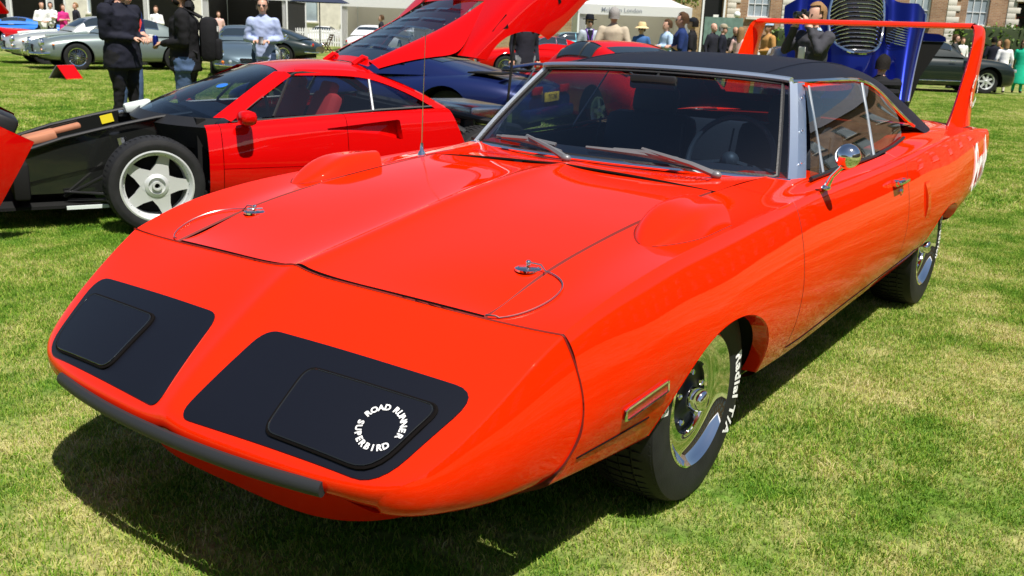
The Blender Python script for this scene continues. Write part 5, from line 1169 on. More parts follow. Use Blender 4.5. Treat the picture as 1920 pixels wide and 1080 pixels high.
# ============================================================ people
def cloth(name, col, rough=.85): return pbr(name, col, rough, spec=.25, bump=.9, bscale=9, var=.15, vscale=5) if name not in MAT else MAT[name]
for nm, c in (('skin_light', (.58, .33, .24)), ('skin_tan', (.45, .25, .16)), ('skin_mid', (.36, .19, .12))): pbr(nm, c, .5)
for nm, c in (('hair_black', (.012, .010, .009)), ('hair_brown', (.07, .038, .02)), ('hair_fair', (.26, .15, .07)), ('hair_grey', (.28, .27, .26)), ('straw', (.68, .52, .28)), ('felt_black', (.012, .014, .02)), ('eye_dark', (.02, .015, .01)), ('lip', (.40, .16, .13))): pbr(nm, c, .8, bump=.8, bscale=60, spec=.12)
CL = dict(navy=(.009, .010, .020), black=(.008, .008, .010), blue_shirt=(.34, .40, .60), dark_jean=(.03, .05, .10), jean=(.06, .10, .19), grey_jacket=(.40, .44, .52), beige=(.42, .36, .27), stone=(.50, .44, .34), mid_blue=(.05, .13, .32), pale_blue=(.38, .52, .72), polo_navy=(.012, .03, .12), charcoal=(.045, .045, .055), dark_suit=(.016, .017, .026), pink=(.65, .42, .38), magenta=(.55, .03, .20), tan=(.42, .22, .07), white=(.74, .74, .74), cream=(.66, .62, .52), green=(.01, .40, .24), khaki=(.30, .26, .18), grey=(.18, .19, .20), olive_vest=(.03, .035, .035))
for k, c in CL.items(): cloth('cloth_'+k, c)
def ring_tube(mb, rings, n=16):
    """rings: (centre, rx, ry) horizontal ellipses joined into a closed tube"""
    V = []; F = []; k = len(rings)
    for c, rx, ry in rings:
        for j in range(n):
            t = 2*math.pi*j/n; V.append(Vector(c)+Vector((rx*math.cos(t), ry*math.sin(t), 0)))
    for i in range(k-1):
        for j in range(n): F.append((i*n+j, i*n+(j+1) % n, (i+1)*n+(j+1) % n, (i+1)*n+j))
    F += [tuple(range(n-1, -1, -1)), tuple((k-1)*n+j for j in range(n))]; mb.add(V, F)
def capsule(mb, a, b, ra, rb, n=10):
    a, b = Vector(a), Vector(b); mb.tube([a, a.lerp(b, .33), a.lerp(b, .66), b], [ra, ra*.67+rb*.33, ra*.33+rb*.67, rb], n); mb.ball(a, ra, n, 6); mb.ball(b, rb, n, 6)
def hand_mesh(wrist, elbow, side, curl=.6):
    """palm, four fingers of unequal length with a knuckle bend, thumb from the side of the palm"""
    w_ = Vector(wrist); d = (w_-Vector(elbow)).normalized(); up = Vector((0, 0, 1)); s = d.cross(up)
    if s.length < .1: s = Vector((0, 1, 0))
    s.normalize(); pn = s.cross(d).normalized(); mb = MB()
    mb.ball(w_+d*.05, (.05, .05, .05), 8, 6); mb.V = [w_+d*.05+Vector((v-(w_+d*.05)))*1.0 for v in mb.V]
    mb.V = [w_+d*.05+d*((v-w_-d*.05).dot(d))*1.05+s*((v-w_-d*.05).dot(s))*.85+pn*((v-w_-d*.05).dot(pn))*.42 for v in mb.V]
    for k, (o, L) in enumerate(((-.030, .065), (-.010, .075), (.010, .070), (.029, .055))):
        a = w_+d*.090+s*o; b = a+(d*math.cos(curl)-pn*math.sin(curl))*L*.55; c = b+(d*math.cos(curl*2.2)-pn*math.sin(curl*2.2))*L*.5
        mb.tube([a, b, c], [.0095, .0085, .007], 6)
    a = w_+d*.03-s*.040*side; b = a+(d*.6-s*.5*side-pn*.5).normalized()*.04; c = b+(d*.9-pn*.4).normalized()*.03; mb.tube([a, b, c], [.012, .010, .008], 6)
    return mb
PEOPLE = []
def person(label, xy, a, h=1.76, top='navy', bottom='black', hair='hair_brown', style='short', skin='skin_light', pose='down', hem=.90, sleeve='long', bulk=1.0, shoe='black', glasses=False, skirt=False, group=None, lean=0., voxel=.022, lap=None):
    P = thing('person', label, 'person', (xy[0], xy[1], 0), R(35+a), group); s = h/1.76
    parts = []   # (mb, tag)
    def seg(tag_, a_, b_, ra, rb): m = MB(); capsule(m, a_, b_, ra, rb); parts.append((m, tag_, Vector(a_), Vector(b_), ra, rb))
    crouch = pose == 'crouch'; dz = -.48 if crouch else 0.; lx = lean
    def L(x, y, z): return Vector((x+lx*max(0, z-.95), y, z+dz))
    b = bulk; m = MB()
    ring_tube(m, [(L(0, 0, .86), .125*b, .175*b), (L(0, 0, .97), .128*b, .172*b), (L(.005, 0, 1.10), .12*b, .160*b), (L(.005, 0, 1.24), .125*b, .175*b), (L(0, 0, 1.36), .122*b, .195*b), (L(-.005, 0, 1.42), .105, .165), (L(-.01, 0, 1.465), .078, .105), (L(-.01, 0, 1.50), .058, .062)])
    parts.append((m, 'top', L(0, 0, .95), L(0, 0, 1.46), .15*b, .17*b))
    seg('skin', L(-.01, 0, 1.47), L(.0, 0, 1.56), .054, .052)
    hm = MB(); ring_tube(hm, [(L(.035, 0, 1.525), .05, .035), (L(.028, 0, 1.55), .078, .056), (L(.018, 0, 1.59), .093, .069), (L(.010, 0, 1.635), .100, .076), (L(.003, 0, 1.68), .101, .078), (L(-.002, 0, 1.72), .090, .070), (L(-.004, 0, 1.75), .060, .048), (L(-.004, 0, 1.765), .02, .018)])
    hm.ball(L(.116, 0, 1.612), (.020, .014, .024), 8, 6); hm.ball(L(.106, 0, 1.572), (.014, .026, .010), 8, 4)
    for sd in (1, -1): hm.ball(L(.0, .078*sd, 1.625), (.018, .010, .030), 8, 6)
    parts.append((hm, 'skin', L(0, 0, 1.56), L(0, 0, 1.68), .09, .09))
    # legs
    for sd in (1, -1):
        if crouch: hip, kn, an = Vector((0, .10*sd, .40)), Vector((.40, .16*sd, .46)), Vector((.10, .14*sd, .09))
        else:
            st = .05*sd if pose != 'stride' else .16*sd; hip, kn, an = Vector((0, .095*sd, .88)), Vector((.02+st*.4, .105*sd, .49)), Vector((-.02+st*.6, .115*sd, .085))
        seg('bottom', hip, kn, .100*b, .068); seg('bottom', kn, an, .066, .050)
        seg('shoe', an+Vector((-.03, 0, -.035)), an+Vector((.15, .02*sd, -.045)), .042, .036)
    if skirt: m = MB(); ring_tube(m, [(Vector((0, 0, .30)), .24, .27), (Vector((0, 0, .6)), .20, .23), (Vector((0, 0, .95)), .13, .16)]); parts.append((m, 'top', Vector((0, 0, .3)), Vector((0, 0, .95)), .24, .14))
    elif hem < .88: m = MB(); ring_tube(m, [(Vector((0, 0, hem+dz)), .135*b, .185*b), (Vector((0, 0, .98+dz)), .130*b, .175*b)]); parts.append((m, 'top', Vector((0, 0, hem+dz)), Vector((0, 0, .98+dz)), .15*b, .15*b))
    hands = []
    for sd in (1, -1):
        sh = L(-.005, .178*b*sd, 1.395)
        el, wr = {'down': ((-.04, .255, 1.13), (.03, .265, .88)), 'front': ((-.03, .27, 1.12), (.22, .10, 1.10)), 'phone': ((.0, .25, 1.12), (.24, .07, 1.16)), 'camera': ((.17, .26, 1.25), (.205, .085, 1.555)), 'pocket': ((-.08, .29, 1.14), (.05, .20, .93)),
                  'crouch': ((.16, .22, 1.15), (.36, .10, 1.08)), 'lean': ((.15, .26, 1.18), (.33, .22, .98)), 'stride': ((-.02, .25, 1.13), (.10, .25, .90)), 'folded': ((.02, .27, 1.14), (.19, -.04, 1.17)), 'cup': ((-.02, .25, 1.13), (.24, .14, 1.10))}[pose]
        if pose in ('cup',) and sd < 0: el, wr = (-.04, .255, 1.13), (.03, .265, .88)
        el = L(el[0], el[1]*sd, el[2]); wr = L(wr[0], wr[1]*sd, wr[2])
        fore = 'top' if sleeve == 'long' else 'skin'
        seg('top', sh, el, .070*b, .056); seg(fore, el, wr, .052 if fore == 'top' else .043, .042 if fore == 'top' else .031)
        hands.append((wr, el, sd))
    mb = MB()
    for p_ in parts: mb.add(p_[0].V, p_[0].F)
    mb.V = [v*s for v in mb.V]
    o = mb.build('body', 'skin_light', P, smooth=True, sharp=0)
    rm = o.modifiers.new('r', 'REMESH'); rm.mode = 'VOXEL'; rm.voxel_size = voxel; sm = o.modifiers.new('s', 'SMOOTH'); sm.factor = .5; sm.iterations = 3
    PEOPLE.append((o, parts, s, hands, (top, bottom, skin, shoe), voxel < .02))
    # hair and headgear
    hc = L(0, 0, 1.67)*s; q = MB(); n, k = 20, 12
    if style != 'bald':
        V = []; F = []; lo = 1.35 if style == 'long' else (1.56 if style != 'bob' else 1.47)
        for i in range(k+1):
            ph = math.pi*.5*i/k*1.35
            for j in range(n):
                t = 2*math.pi*j/n; x, y, z = .124*math.sin(min(ph, 1.75))*math.cos(t), .101*math.sin(min(ph, 1.75))*math.sin(t), .122*math.cos(ph)*(1+.05*math.sin(3*t+i))
                zz = 1.668+z
                if ph > 1.45: zz = 1.668+.122*math.cos(1.45)-(ph-1.45)/.67*(1.66-lo)
                V.append(L(x-.008, y, zz)*s)
        for i in range(k):
            for j in range(n):
                c = (V[i*n+j]+V[(i+1)*n+(j+1) % n])*.5/s-L(0, 0, 0)*0
                t = 2*math.pi*(j+.5)/n; ph = math.pi*.5*(i+.5)/k*1.35
                front = math.cos(t) > .35 and ph > .95
                side = math.cos(t) > .05 and ph > 1.5
                if front or side: continue
                F.append((i*n+j, (i+1)*n+j, (i+1)*n+(j+1) % n, i*n+(j+1) % n))
        q.add(V, F); q.build('hair', hair, P, sharp=0)
    if style == 'fedora':
        q = MB(); c = L(-.005, 0, 1.715)*s; q.lathe([(-.012, .165), (.0, .170), (.004, .165), (.002, .105), (.06, .102), (.105, .088), (.118, .06), (.112, .0)], 'z', c, 28); q.build('hat', 'felt_black', P)
    if style == 'straw':
        q = MB(); c = L(-.005, 0, 1.715)*s; q.lathe([(-.045, .185), (-.02, .15), (.0, .112), (.06, .105), (.10, .085), (.11, .05), (.112, .0)], 'z', c, 28); q.build('hat', 'straw', P)
    if style in ('cap', 'flatcap'):
        q = MB(); c = L(-.002, 0, 1.69)*s; q.lathe([(.0, .108), (.04, .105), (.07, .088), (.088, .05), (.092, .0)], 'z', c, 24); q.add([c+Vector(v) for v in ((.06, -.075, .012), (.19, -.045, -.004), (.20, 0, .0), (.19, .045, -.004), (.06, .075, .012), (.06, 0, .03))], [(0, 1, 2, 5), (5, 2, 3, 4)]); q.build('cap', {'cap': 'felt_black', 'flatcap': 'cloth_khaki'}[style] if not isinstance(lap, str) else lap, P)
    for sd in (1, -1):
        q = MB(); q.ball(L(.098, .033*sd, 1.642)*s, (.010, .014, .008), 8, 6); q.build('eye', 'eye_dark', P)
    q = MB(); q.ball(L(.112, 0, 1.566)*s, (.006, .022, .005), 8, 4); q.build('mouth', 'lip', P)
    if glasses:
        q = MB()
        for sd in (1, -1): q.bbox(L(.108, .034*sd, 1.642)*s, (.012, .052, .034), .005)
        q.tube([L(.112, -.02, 1.648)*s, L(.112, .02, 1.648)*s], .003, 5); q.tube([L(.10, .06, 1.648)*s, L(.0, .082, 1.645)*s], .003, 5); q.tube([L(.10, -.06, 1.648)*s, L(.0, -.082, 1.645)*s], .003, 5); q.build('sunglasses', 'black_plastic', P)
    P['h'] = s; del P['h']
    return P
def finish_people():
    dg = bpy.context.evaluated_depsgraph_get()
    for o, parts, s, hands, (top, bottom, skin, shoe), near in PEOPLE:
        ev = o.evaluated_get(dg); me = ev.to_mesh(); V = [v.co.copy() for v in me.vertices]; F = [tuple(p.vertices) for p in me.polygons]; ev.to_mesh_clear()
        VV = np.array([tuple(v) for v in V]); FA = np.array([(f if len(f) == 4 else f+(f[2],))[:4] for f in F]); C = VV[FA].mean(1)/s
        tags = []; D = []
        for (m, tg, a, b, ra, rb) in parts:
            a, b = np.array(a), np.array(b); ab = b-a; t = np.clip(((C-a)@ab)/max(1e-9, ab@ab), 0, 1); d = np.linalg.norm(C-(a+t[:, None]*ab), axis=1)-(ra+(rb-ra)*t)
            if tg == 'top' and ra > .13: d = d*.8
            D.append(d); tags.append({'top': 0, 'bottom': 1, 'skin': 2, 'shoe': 3}[tg])
        idx = np.array(tags)[np.argmin(np.array(D), axis=0)]
        nz = 1.505 if not any(p_[1] == 'bottom' and p_[2].z < .6 and p_[2].x < .05 and p_[3].z > .44 for p_ in parts) else 1.025
        idx[C[:, 2] > nz] = 2
        fm = list(idx)
        for wr, el, sd in hands:
            h = hand_mesh(wr*s, el*s, sd); b0 = len(V); V += h.V; F += [tuple(b0+i for i in f) for f in h.F]; fm += [2]*len(h.F)
        cl_v = np.zeros(len(VV), bool); cl_v[FA[idx < 2].ravel()] = True; nrm = np.zeros_like(VV)
        nn_ = np.cross(VV[FA[:, 1]]-VV[FA[:, 0]], VV[FA[:, 2]]-VV[FA[:, 0]])
        for k_ in range(4): np.add.at(nrm, FA[:, k_], nn_)
        nrm /= np.maximum(np.linalg.norm(nrm, axis=1, keepdims=True), 1e-9); sd_ = len(V)*.37
        for i_ in (np.nonzero(cl_v)[0] if near else ()):
            p_ = VV[i_]; w1 = mnoise.noise(Vector((p_[0]*7+sd_, p_[1]*7, p_[2]*11))); w2 = mnoise.noise(Vector((p_[0]*16, p_[1]*16+sd_, p_[2]*22)))
            V[i_] = Vector(p_+nrm[i_]*(abs(w1)*-.018+.006+w2*.005))
        nm = bpy.data.meshes.new('body'); nm.from_pydata([tuple(v) for v in V], [], F)
        for k in ('cloth_'+top, 'cloth_'+bottom, skin, 'cloth_'+shoe): nm.materials.append(MAT[k])
        nm.polygons.foreach_set('material_index', [int(x) for x in fm]); nm.polygons.foreach_set('use_smooth', [True]*len(nm.polygons)); nm.update()
        o.modifiers.clear(); old = o.data; o.data = nm; bpy.data.meshes.remove(old)
def held(o, P, loc, rot=(0, 0, 0)):
    """a thing carried or worn by a person: top level, placed in that person's frame"""
    o.matrix_world = Matrix.Translation(P.location) @ Matrix.Rotation(P.rotation_euler.z, 4, 'Z') @ Matrix.Translation(loc) @ Matrix.Rotation(rot[2], 4, 'Z') @ Matrix.Rotation(rot[1], 4, 'Y')
    return o
# the three men on the left
A1 = person('man in navy hoodie and black trousers facing right, leftmost standing figure', (-4.41, -8.90), 75, 1.80, 'navy', 'black', 'hair_black', 'short', 'skin_light', 'front', .74, bulk=1.42, voxel=.018)
q = MB(); q.tube([Vector((-.07, .11*math.cos(t), 1.53+.035*math.sin(t))) for t in np.linspace(0, 6.28, 15)[:-1]], .045, 8, closed=True); q.build('hood', 'cloth_navy', A1)
A1b = person('man in dark polo with a red strap, mostly hidden by the navy hoodie', (-5.22, -10.02), 60, 1.78, 'polo_navy', 'jean', 'hair_brown', 'short', 'skin_light', 'cup', .86, 'short')
q = MB(); q.tube([(.05, .12, 1.50), (.16, .10, 1.30), (.15, .02, 1.08)], .022, 6); q.build('red_strap', 'red_cloth', A1b)
q = MB(); q.lathe([(0, .028), (.09, .036), (.092, .030)], 'z', n=20, capA=True); held(tag(q.build('paper_cup', 'letter_white'), 'white paper cup in the hand beside the navy hoodie', 'cup'), A1b, (.30, .14, 1.06))
A2 = person('bearded man in black hoodie and jeans facing left, backpack on his back', (-4.40, -7.64), -78, 1.76, 'black', 'jean', 'hair_black', 'short', 'skin_tan', 'front', .80, bulk=1.32, voxel=.018)
q = MB(); q.tube([Vector((-.07, .11*math.cos(t), 1.51+.035*math.sin(t))) for t in np.linspace(0, 6.28, 15)[:-1]], .045, 8, closed=True); q.build('hood', 'cloth_black', A2)
q = MB(); q.ball((.055, 0, 1.565), (.062, .062, .05), 12, 8); q.build('beard', 'hair_black', A2)
BP = thing('backpack', 'black backpack worn by the man in black hoodie', 'backpack', A2.location, A2.rotation_euler.z)
q = MB(); q.bbox((-.27, 0, 1.16), (.20, .32, .50), .08); q.build('pack_body', 'cloth_black', BP); q = MB(); q.bbox((-.37, 0, 1.05), (.07, .26, .24), .03); q.build('pocket', 'cloth_black', BP)
for s in (1, -1):
    q = MB(); q.tube([(-.19, .11*s, 1.40), (-.02, .13*s, 1.49), (.13, .13*s, 1.36), (.10, .15*s, 1.15), (-.15, .15*s, 1.0)], .018, 6); q.build('strap', 'cloth_black', BP); q = MB(); q.box((-.372, .08*s, 1.28), (.008, .03, .06)); q.build('reflector', 'letter_white', BP)
q = MB(); q.lathe([(0, .026), (.006, .032), (.11, .032), (.12, .026), (.121, .001)], 'z', n=24, capA=True); held(tag(q.build('drink_can', 'royal_paint'), 'blue drink can held by the man in black hoodie', 'can'), A2, (.31, .06, 1.06))
A3 = person('man in pale blue shirt and sunglasses holding a phone at his waist', (-7.83, -10.34), 8, 1.73, 'blue_shirt', 'dark_jean', 'hair_grey', 'short', 'skin_light', 'front', .84, bulk=1.05, glasses=True, voxel=.018)
q = MB(); q.bbox((0, 0, 0), (.012, .075, .14), .004); held(tag(q.build('phone', 'black_plastic'), 'black phone in the hands of the man in pale blue shirt', 'phone'), A3, (.33, 0, 1.09), (0, R(-40), 0))
# crowd beyond the roof
B1 = person('man in wide black hat and light grey jacket with purple lanyard', (-17.91, -10.39), 10, 1.76, 'grey_jacket', 'black', 'hair_black', 'fedora', 'skin_light', 'down', .80, glasses=True)
q = MB(); q.tube([(.06, .09, 1.48), (.14, .05, 1.3), (.15, 0, 1.10), (.14, -.05, 1.3), (.06, -.09, 1.48)], .014, 6); q.build('lanyard', pbr('purple_cloth', (.16, .05, .40), .8), B1)
q = MB(); q.bbox((.118, 0, 1.30), (.03, .13, .32), .01); q.build('shirt_front', 'cloth_navy', B1)
person('grey-haired man in beige suit seen from behind', (-13.27, -7.08), 172, 1.84, 'beige', 'beige', 'hair_grey', 'short', 'skin_light', 'pocket', .80, bulk=1.12)
B3 = person('woman in straw sun hat and blue top', (-19.56, -9.84), -25, 1.64, 'mid_blue', 'white', 'hair_brown', 'straw', 'skin_light', 'down', .9, 'short', glasses=True)
person('dark-haired man in pale blue shirt looking left beside the tent', (-18.05, -8.38), -70, 1.74, 'pale_blue', 'stone', 'hair_brown', 'short', 'skin_light', 'folded', .86)
person('man in navy polo shirt and sunglasses looking left', (-14.46, -6.28), -95, 1.81, 'polo_navy', 'stone', 'hair_brown', 'short', 'skin_light', 'folded', .86, 'short', bulk=1.15, glasses=True)
person('man in black tee shirt and black cap with a rucksack strap', (-17.43, -7.45), -110, 1.78, 'black', 'jean', 'hair_black', 'cap', 'skin_light', 'down', .86, 'short')
person('bald man in dark coat, left of three men before the green board', (-23.49, -9.64), 40, 1.78, 'dark_suit', 'dark_suit', 'hair_black', 'bald', 'skin_light', 'down', .78)
person('man in flat cap and navy jacket, middle of three men before the green board', (-22.68, -8.99), 75, 1.74, 'navy', 'grey', 'hair_grey', 'flatcap', 'skin_light', 'down', .80)
person('bald man in black shirt, right of three men before the green board', (-23.85, -9.13), 20, 1.70, 'black', 'black', 'hair_black', 'bald', 'skin_tan', 'front', .85)
person('woman with long fair hair in pale pink dress', (-21.98, -8.19), 150, 1.66, 'pink', 'pink', 'hair_fair', 'long', 'skin_light', 'down', .9, 'short', skirt=True)
person('man in tan jacket and pale cap seen through the wing frame', (-20.40, -6.83), -75, 1.80, 'tan', 'stone', 'hair_brown', 'cap', 'skin_tan', 'front', .80, bulk=1.12, lap='cloth_pale_blue')
PH = person('photographer in charcoal suit raising a camera to his eye', (-9.03, -1.93), -62, 1.82, 'charcoal', 'charcoal', 'hair_fair', 'short', 'skin_light', 'camera', .78, bulk=1.22, voxel=.018)
q = MB(); q.tube([Vector((.0, .085*math.cos(t), 1.525+.012*math.sin(t))) for t in np.linspace(0, 6.28, 15)[:-1]], .026, 6, closed=True); q.build('shirt_collar', 'cloth_pale_blue', PH)
q = MB(); q.bbox((.165, 0, 1.26), (.02, .10, .14), .006); q.build('paper_badge', 'letter_white', PH)
CMR = thing('camera_body', 'black camera held to the eye of the photographer in charcoal suit', 'camera', PH.location, PH.rotation_euler.z)
q = MB(); q.bbox((.20, 0, 1.69), (.06, .14, .09), .012); q.bbox((.20, 0, 1.745), (.05, .05, .03), .008); q.build('casing', 'black_plastic', CMR); q = MB(); q.lathe([(.22, .036), (.25, .040), (.33, .040), (.335, .034), (.33, .001)], 'x', (0, 0, 1.69), 24); q.build('camera_lens', 'black_gloss', CMR)
CR_ = person('crouching person with black hair and black padded jacket beside the royal blue car', (-10.9, -1.62), 150, 1.70, 'black', 'black', 'hair_black', 'short', 'skin_light', 'crouch', .80, bulk=1.25, lean=.35)
for k in range(4):
    q = MB(); q.tube([Vector((.02+.17*math.cos(t)+.35*(k*.0), .235*math.sin(t), .56+k*.105)) for t in np.linspace(0, 6.28, 19)[:-1]], .06, 8, closed=True); o = q.build('padded_band', 'cloth_black', CR_); o.location = (.02+.03*k, 0, 0)
person('man in grey tee shirt leaning behind the dark green limousine', (-33.4, -5.15), 60, 1.78, 'olive_vest', 'black', 'hair_brown', 'short', 'skin_light', 'lean', .86, 'short', glasses=True)
person('man in dark navy waistcoat seen from behind at far right', (-34.87, -4.21), 165, 1.76, 'navy', 'black', 'hair_black', 'short', 'skin_light', 'down', .80)
person('woman in white blouse and cream trousers seen from behind at far right', (-32.27, -3.41), 170, 1.66, 'white', 'cream', 'hair_fair', 'bob', 'skin_light', 'down', .86)
person('woman in green dress at the right edge', (-33.10, -3.02), -20, 1.68, 'green', 'green', 'hair_brown', 'bob', 'skin_tan', 'down', .9, 'short', skirt=True, glasses=True)
person('man in pale shirt standing by the brick building at far right', (-41.1, -6.4), 0, 1.76, 'white', 'grey', 'hair_brown', 'short', 'skin_light', 'down', .86)
person('person in tan top beyond the woman in white blouse', (-42.2, -5.2), -60, 1.72, 'tan', 'stone', 'hair_brown', 'bob', 'skin_tan', 'down', .86)
person('man in black suit and white shirt walking left of the raised red cover', (-28.01, -26.69), -85, 1.76, 'dark_suit', 'dark_suit', 'hair_brown', 'short', 'skin_light', 'stride', .78)
person('person in white shirt in the shade of the middle tent', (-33.2, -29.6), -60, 1.74, 'white', 'grey', 'hair_brown', 'short', 'skin_light', 'phone', .86)
person('figure in dark jacket and grey trousers standing under the raised red cover', (-11.9, -8.1), 30, 1.76, 'dark_suit', 'grey', 'hair_black', 'short', 'skin_light', 'down', .78, bulk=1.1)
# small figures along the top left
person('woman in magenta dress among the people at the top left', (-19.17, -35.73), 60, 1.68, 'magenta', 'magenta', 'hair_brown', 'bob', 'skin_light', 'phone', .9, 'short', skirt=True)
person('man in dark navy suit beside the woman in magenta dress', (-20.62, -37.27), -40, 1.78, 'dark_suit', 'dark_suit', 'hair_fair', 'short', 'skin_light', 'down', .78)
person('man in white shirt left of the woman in magenta dress', (-20.01, -38.13), 20, 1.76, 'white', 'black', 'hair_black', 'short', 'skin_light', 'folded', .86)
person('man in white shirt with a small camera between the two hoodies', (-20.05, -30.84), 5, 1.74, 'white', 'grey', 'hair_brown', 'short', 'skin_light', 'phone', .86)
person('person in pink top in the shade right of the black hoodie', (-24.6, -33.0), 30, 1.66, 'pink', 'white', 'hair_brown', 'bob', 'skin_light', 'down', .9, 'short')
person('person in white behind the bright blue car at far left', (-15.9, -31.4), 40, 1.72, 'white', 'black', 'hair_black', 'short', 'skin_light', 'front', .86)
finish_people()
# red folded board on the grass
SB = thing('lawn_sign', 'small red folded sign board standing on the grass by the wire wheel', 'sign', (-8.88, -18.0, 0), R(20))
for s, mt in ((1, 'red_paint'), (-1, 'cloth_grey')):
    q = MB(); q.box((0, .125*s, .15), (.50, .015, .38), Matrix.Rotation(R(38*s), 3, 'X')); q.build('panel', mt, SB)
# ============================================================ buildings, tents, fence, hedges
def brick_mat(name, c1, c2, mortar, scale=1.0):
    m, nt, o = nodes(name); p = nt.nodes.new('ShaderNodeBsdfPrincipled'); nt.links.new(p.outputs[0], o.inputs[0]); p.inputs['Roughness'].default_value = .85
    tc = nt.nodes.new('ShaderNodeTexCoord'); mp = nt.nodes.new('ShaderNodeMapping'); mp.inputs['Rotation'].default_value = (R(90), 0, 0)
    b = nt.nodes.new('ShaderNodeTexBrick'); b.inputs['Color1'].default_value = (*c1, 1); b.inputs['Color2'].default_value = (*c2, 1); b.inputs['Mortar'].default_value = (*mortar, 1)
    b.inputs['Scale'].default_value = 1; b.inputs['Brick Width'].default_value = .225; b.inputs['Row Height'].default_value = .075; b.inputs['Mortar Size'].default_value = .008
    nt.links.new(tc.outputs['Object'], mp.inputs['Vector']); nt.links.new(mp.outputs[0], b.inputs['Vector'])
    n = nt.nodes.new('ShaderNodeTexNoise'); n.inputs['Scale'].default_value = .9; n.inputs['Detail'].default_value = 6; nt.links.new(tc.outputs['Object'], n.inputs['Vector'])
    mr = nt.nodes.new('ShaderNodeMapRange'); mr.inputs[1].default_value = .3; mr.inputs[2].default_value = .7; mr.inputs[3].default_value = .7; mr.inputs[4].default_value = 1.25; nt.links.new(n.outputs['Fac'], mr.inputs[0])
    mx = nt.nodes.new('ShaderNodeMix'); mx.data_type = 'RGBA'; mx.blend_type = 'MULTIPLY'; mx.inputs[0].default_value = 1; nt.links.new(b.outputs['Color'], mx.inputs[6]); nt.links.new(mr.outputs[0], mx.inputs[7]); nt.links.new(mx.outputs[2], p.inputs['Base Color'])
    bp = nt.nodes.new('ShaderNodeBump'); bp.inputs['Strength'].default_value = .5; bp.inputs['Distance'].default_value = .01; bp.invert = True; nt.links.new(b.outputs['Fac'], bp.inputs['Height']); nt.links.new(bp.outputs[0], p.inputs['Normal'])
    return m
brick_mat('brown_brick', (.24, .125, .062), (.33, .19, .10), (.36, .31, .25)); brick_mat('yellow_brick', (.38, .26, .12), (.30, .19, .085), (.40, .35, .27))
pbr('portland_stone', (.60, .57, .50), .8, var=.15, vscale=2, bump=.3, bscale=12); pbr('white_joinery', (.74, .75, .76), .5); pbr('slate_roof', (.09, .095, .11), .6, var=.2, vscale=3)
pbr('black_door', (.012, .012, .013), .3); pbr('red_line', (.50, .02, .02), .5); pbr('pane', (.30, .36, .40), .06, spec=.8, var=.25, vscale=.8)

def _canvas():
    m, nt, o = nodes('canvas'); d = nt.nodes.new('ShaderNodeBsdfDiffuse'); d.inputs[0].default_value = (.80, .81, .84, 1); t = nt.nodes.new('ShaderNodeBsdfTranslucent'); t.inputs[0].default_value = (.80, .78, .74, 1); x = nt.nodes.new('ShaderNodeMixShader'); x.inputs[0].default_value = .35
    nt.links.new(d.outputs[0], x.inputs[1]); nt.links.new(t.outputs[0], x.inputs[2]); nt.links.new(x.outputs[0], o.inputs[0])
_canvas()
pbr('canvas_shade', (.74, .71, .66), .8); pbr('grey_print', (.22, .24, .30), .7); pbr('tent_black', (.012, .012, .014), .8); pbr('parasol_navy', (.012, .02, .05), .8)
pbr('green_board', (.12, .20, .17), .7, var=.2); pbr('lamp_globe', (.8, .8, .78), .3)
FH = Vector((math.cos(3.751668), math.sin(3.751668), 0)); RT = Vector((FH.y, -FH.x, 0)); C0 = Vector((2.56129, 1.93253, 0)); VR = math.atan2(RT.y, RT.x)
def at(x, D, z=0): return C0+FH*D+RT*x+Vector((0, 0, z))
def wall_with_holes(name, x0, x1, z0, z1, holes, mat, parent, th=.35):
    """flat wall in local x-z (front face at y=0, facing -y) with real openings and reveals"""
    xs = sorted({x0, x1, *[h[0] for h in holes], *[h[1] for h in holes]}); zs = sorted({z0, z1, *[h[2] for h in holes], *[h[3] for h in holes]}); q = MB()
    for a, b in zip(xs, xs[1:]):
        for c, d in zip(zs, zs[1:]):
            mx, mz = (a+b)/2, (c+d)/2
            if any(h[0] < mx < h[1] and h[2] < mz < h[3] for h in holes): continue
            q.add([(a, 0, c), (b, 0, c), (b, 0, d), (a, 0, d)], [(0, 1, 2, 3)])
    for a, b, c, d in holes:
        q.add([(a, 0, c), (b, 0, c), (b, 0, d), (a, 0, d), (a, th, c), (b, th, c), (b, th, d), (a, th, d)], [(0, 4, 5, 1), (1, 5, 6, 2), (2, 6, 7, 3), (3, 7, 4, 0)])
    q.add([(x0, 0, z0), (x0, 6, z0), (x0, 6, z1), (x0, 0, z1), (x1, 0, z0), (x1, 6, z0), (x1, 6, z1), (x1, 0, z1)], [(0, 3, 2, 1), (4, 5, 6, 7), (1, 2, 6, 5)])
    return q.build(name, mat, parent, smooth=False)
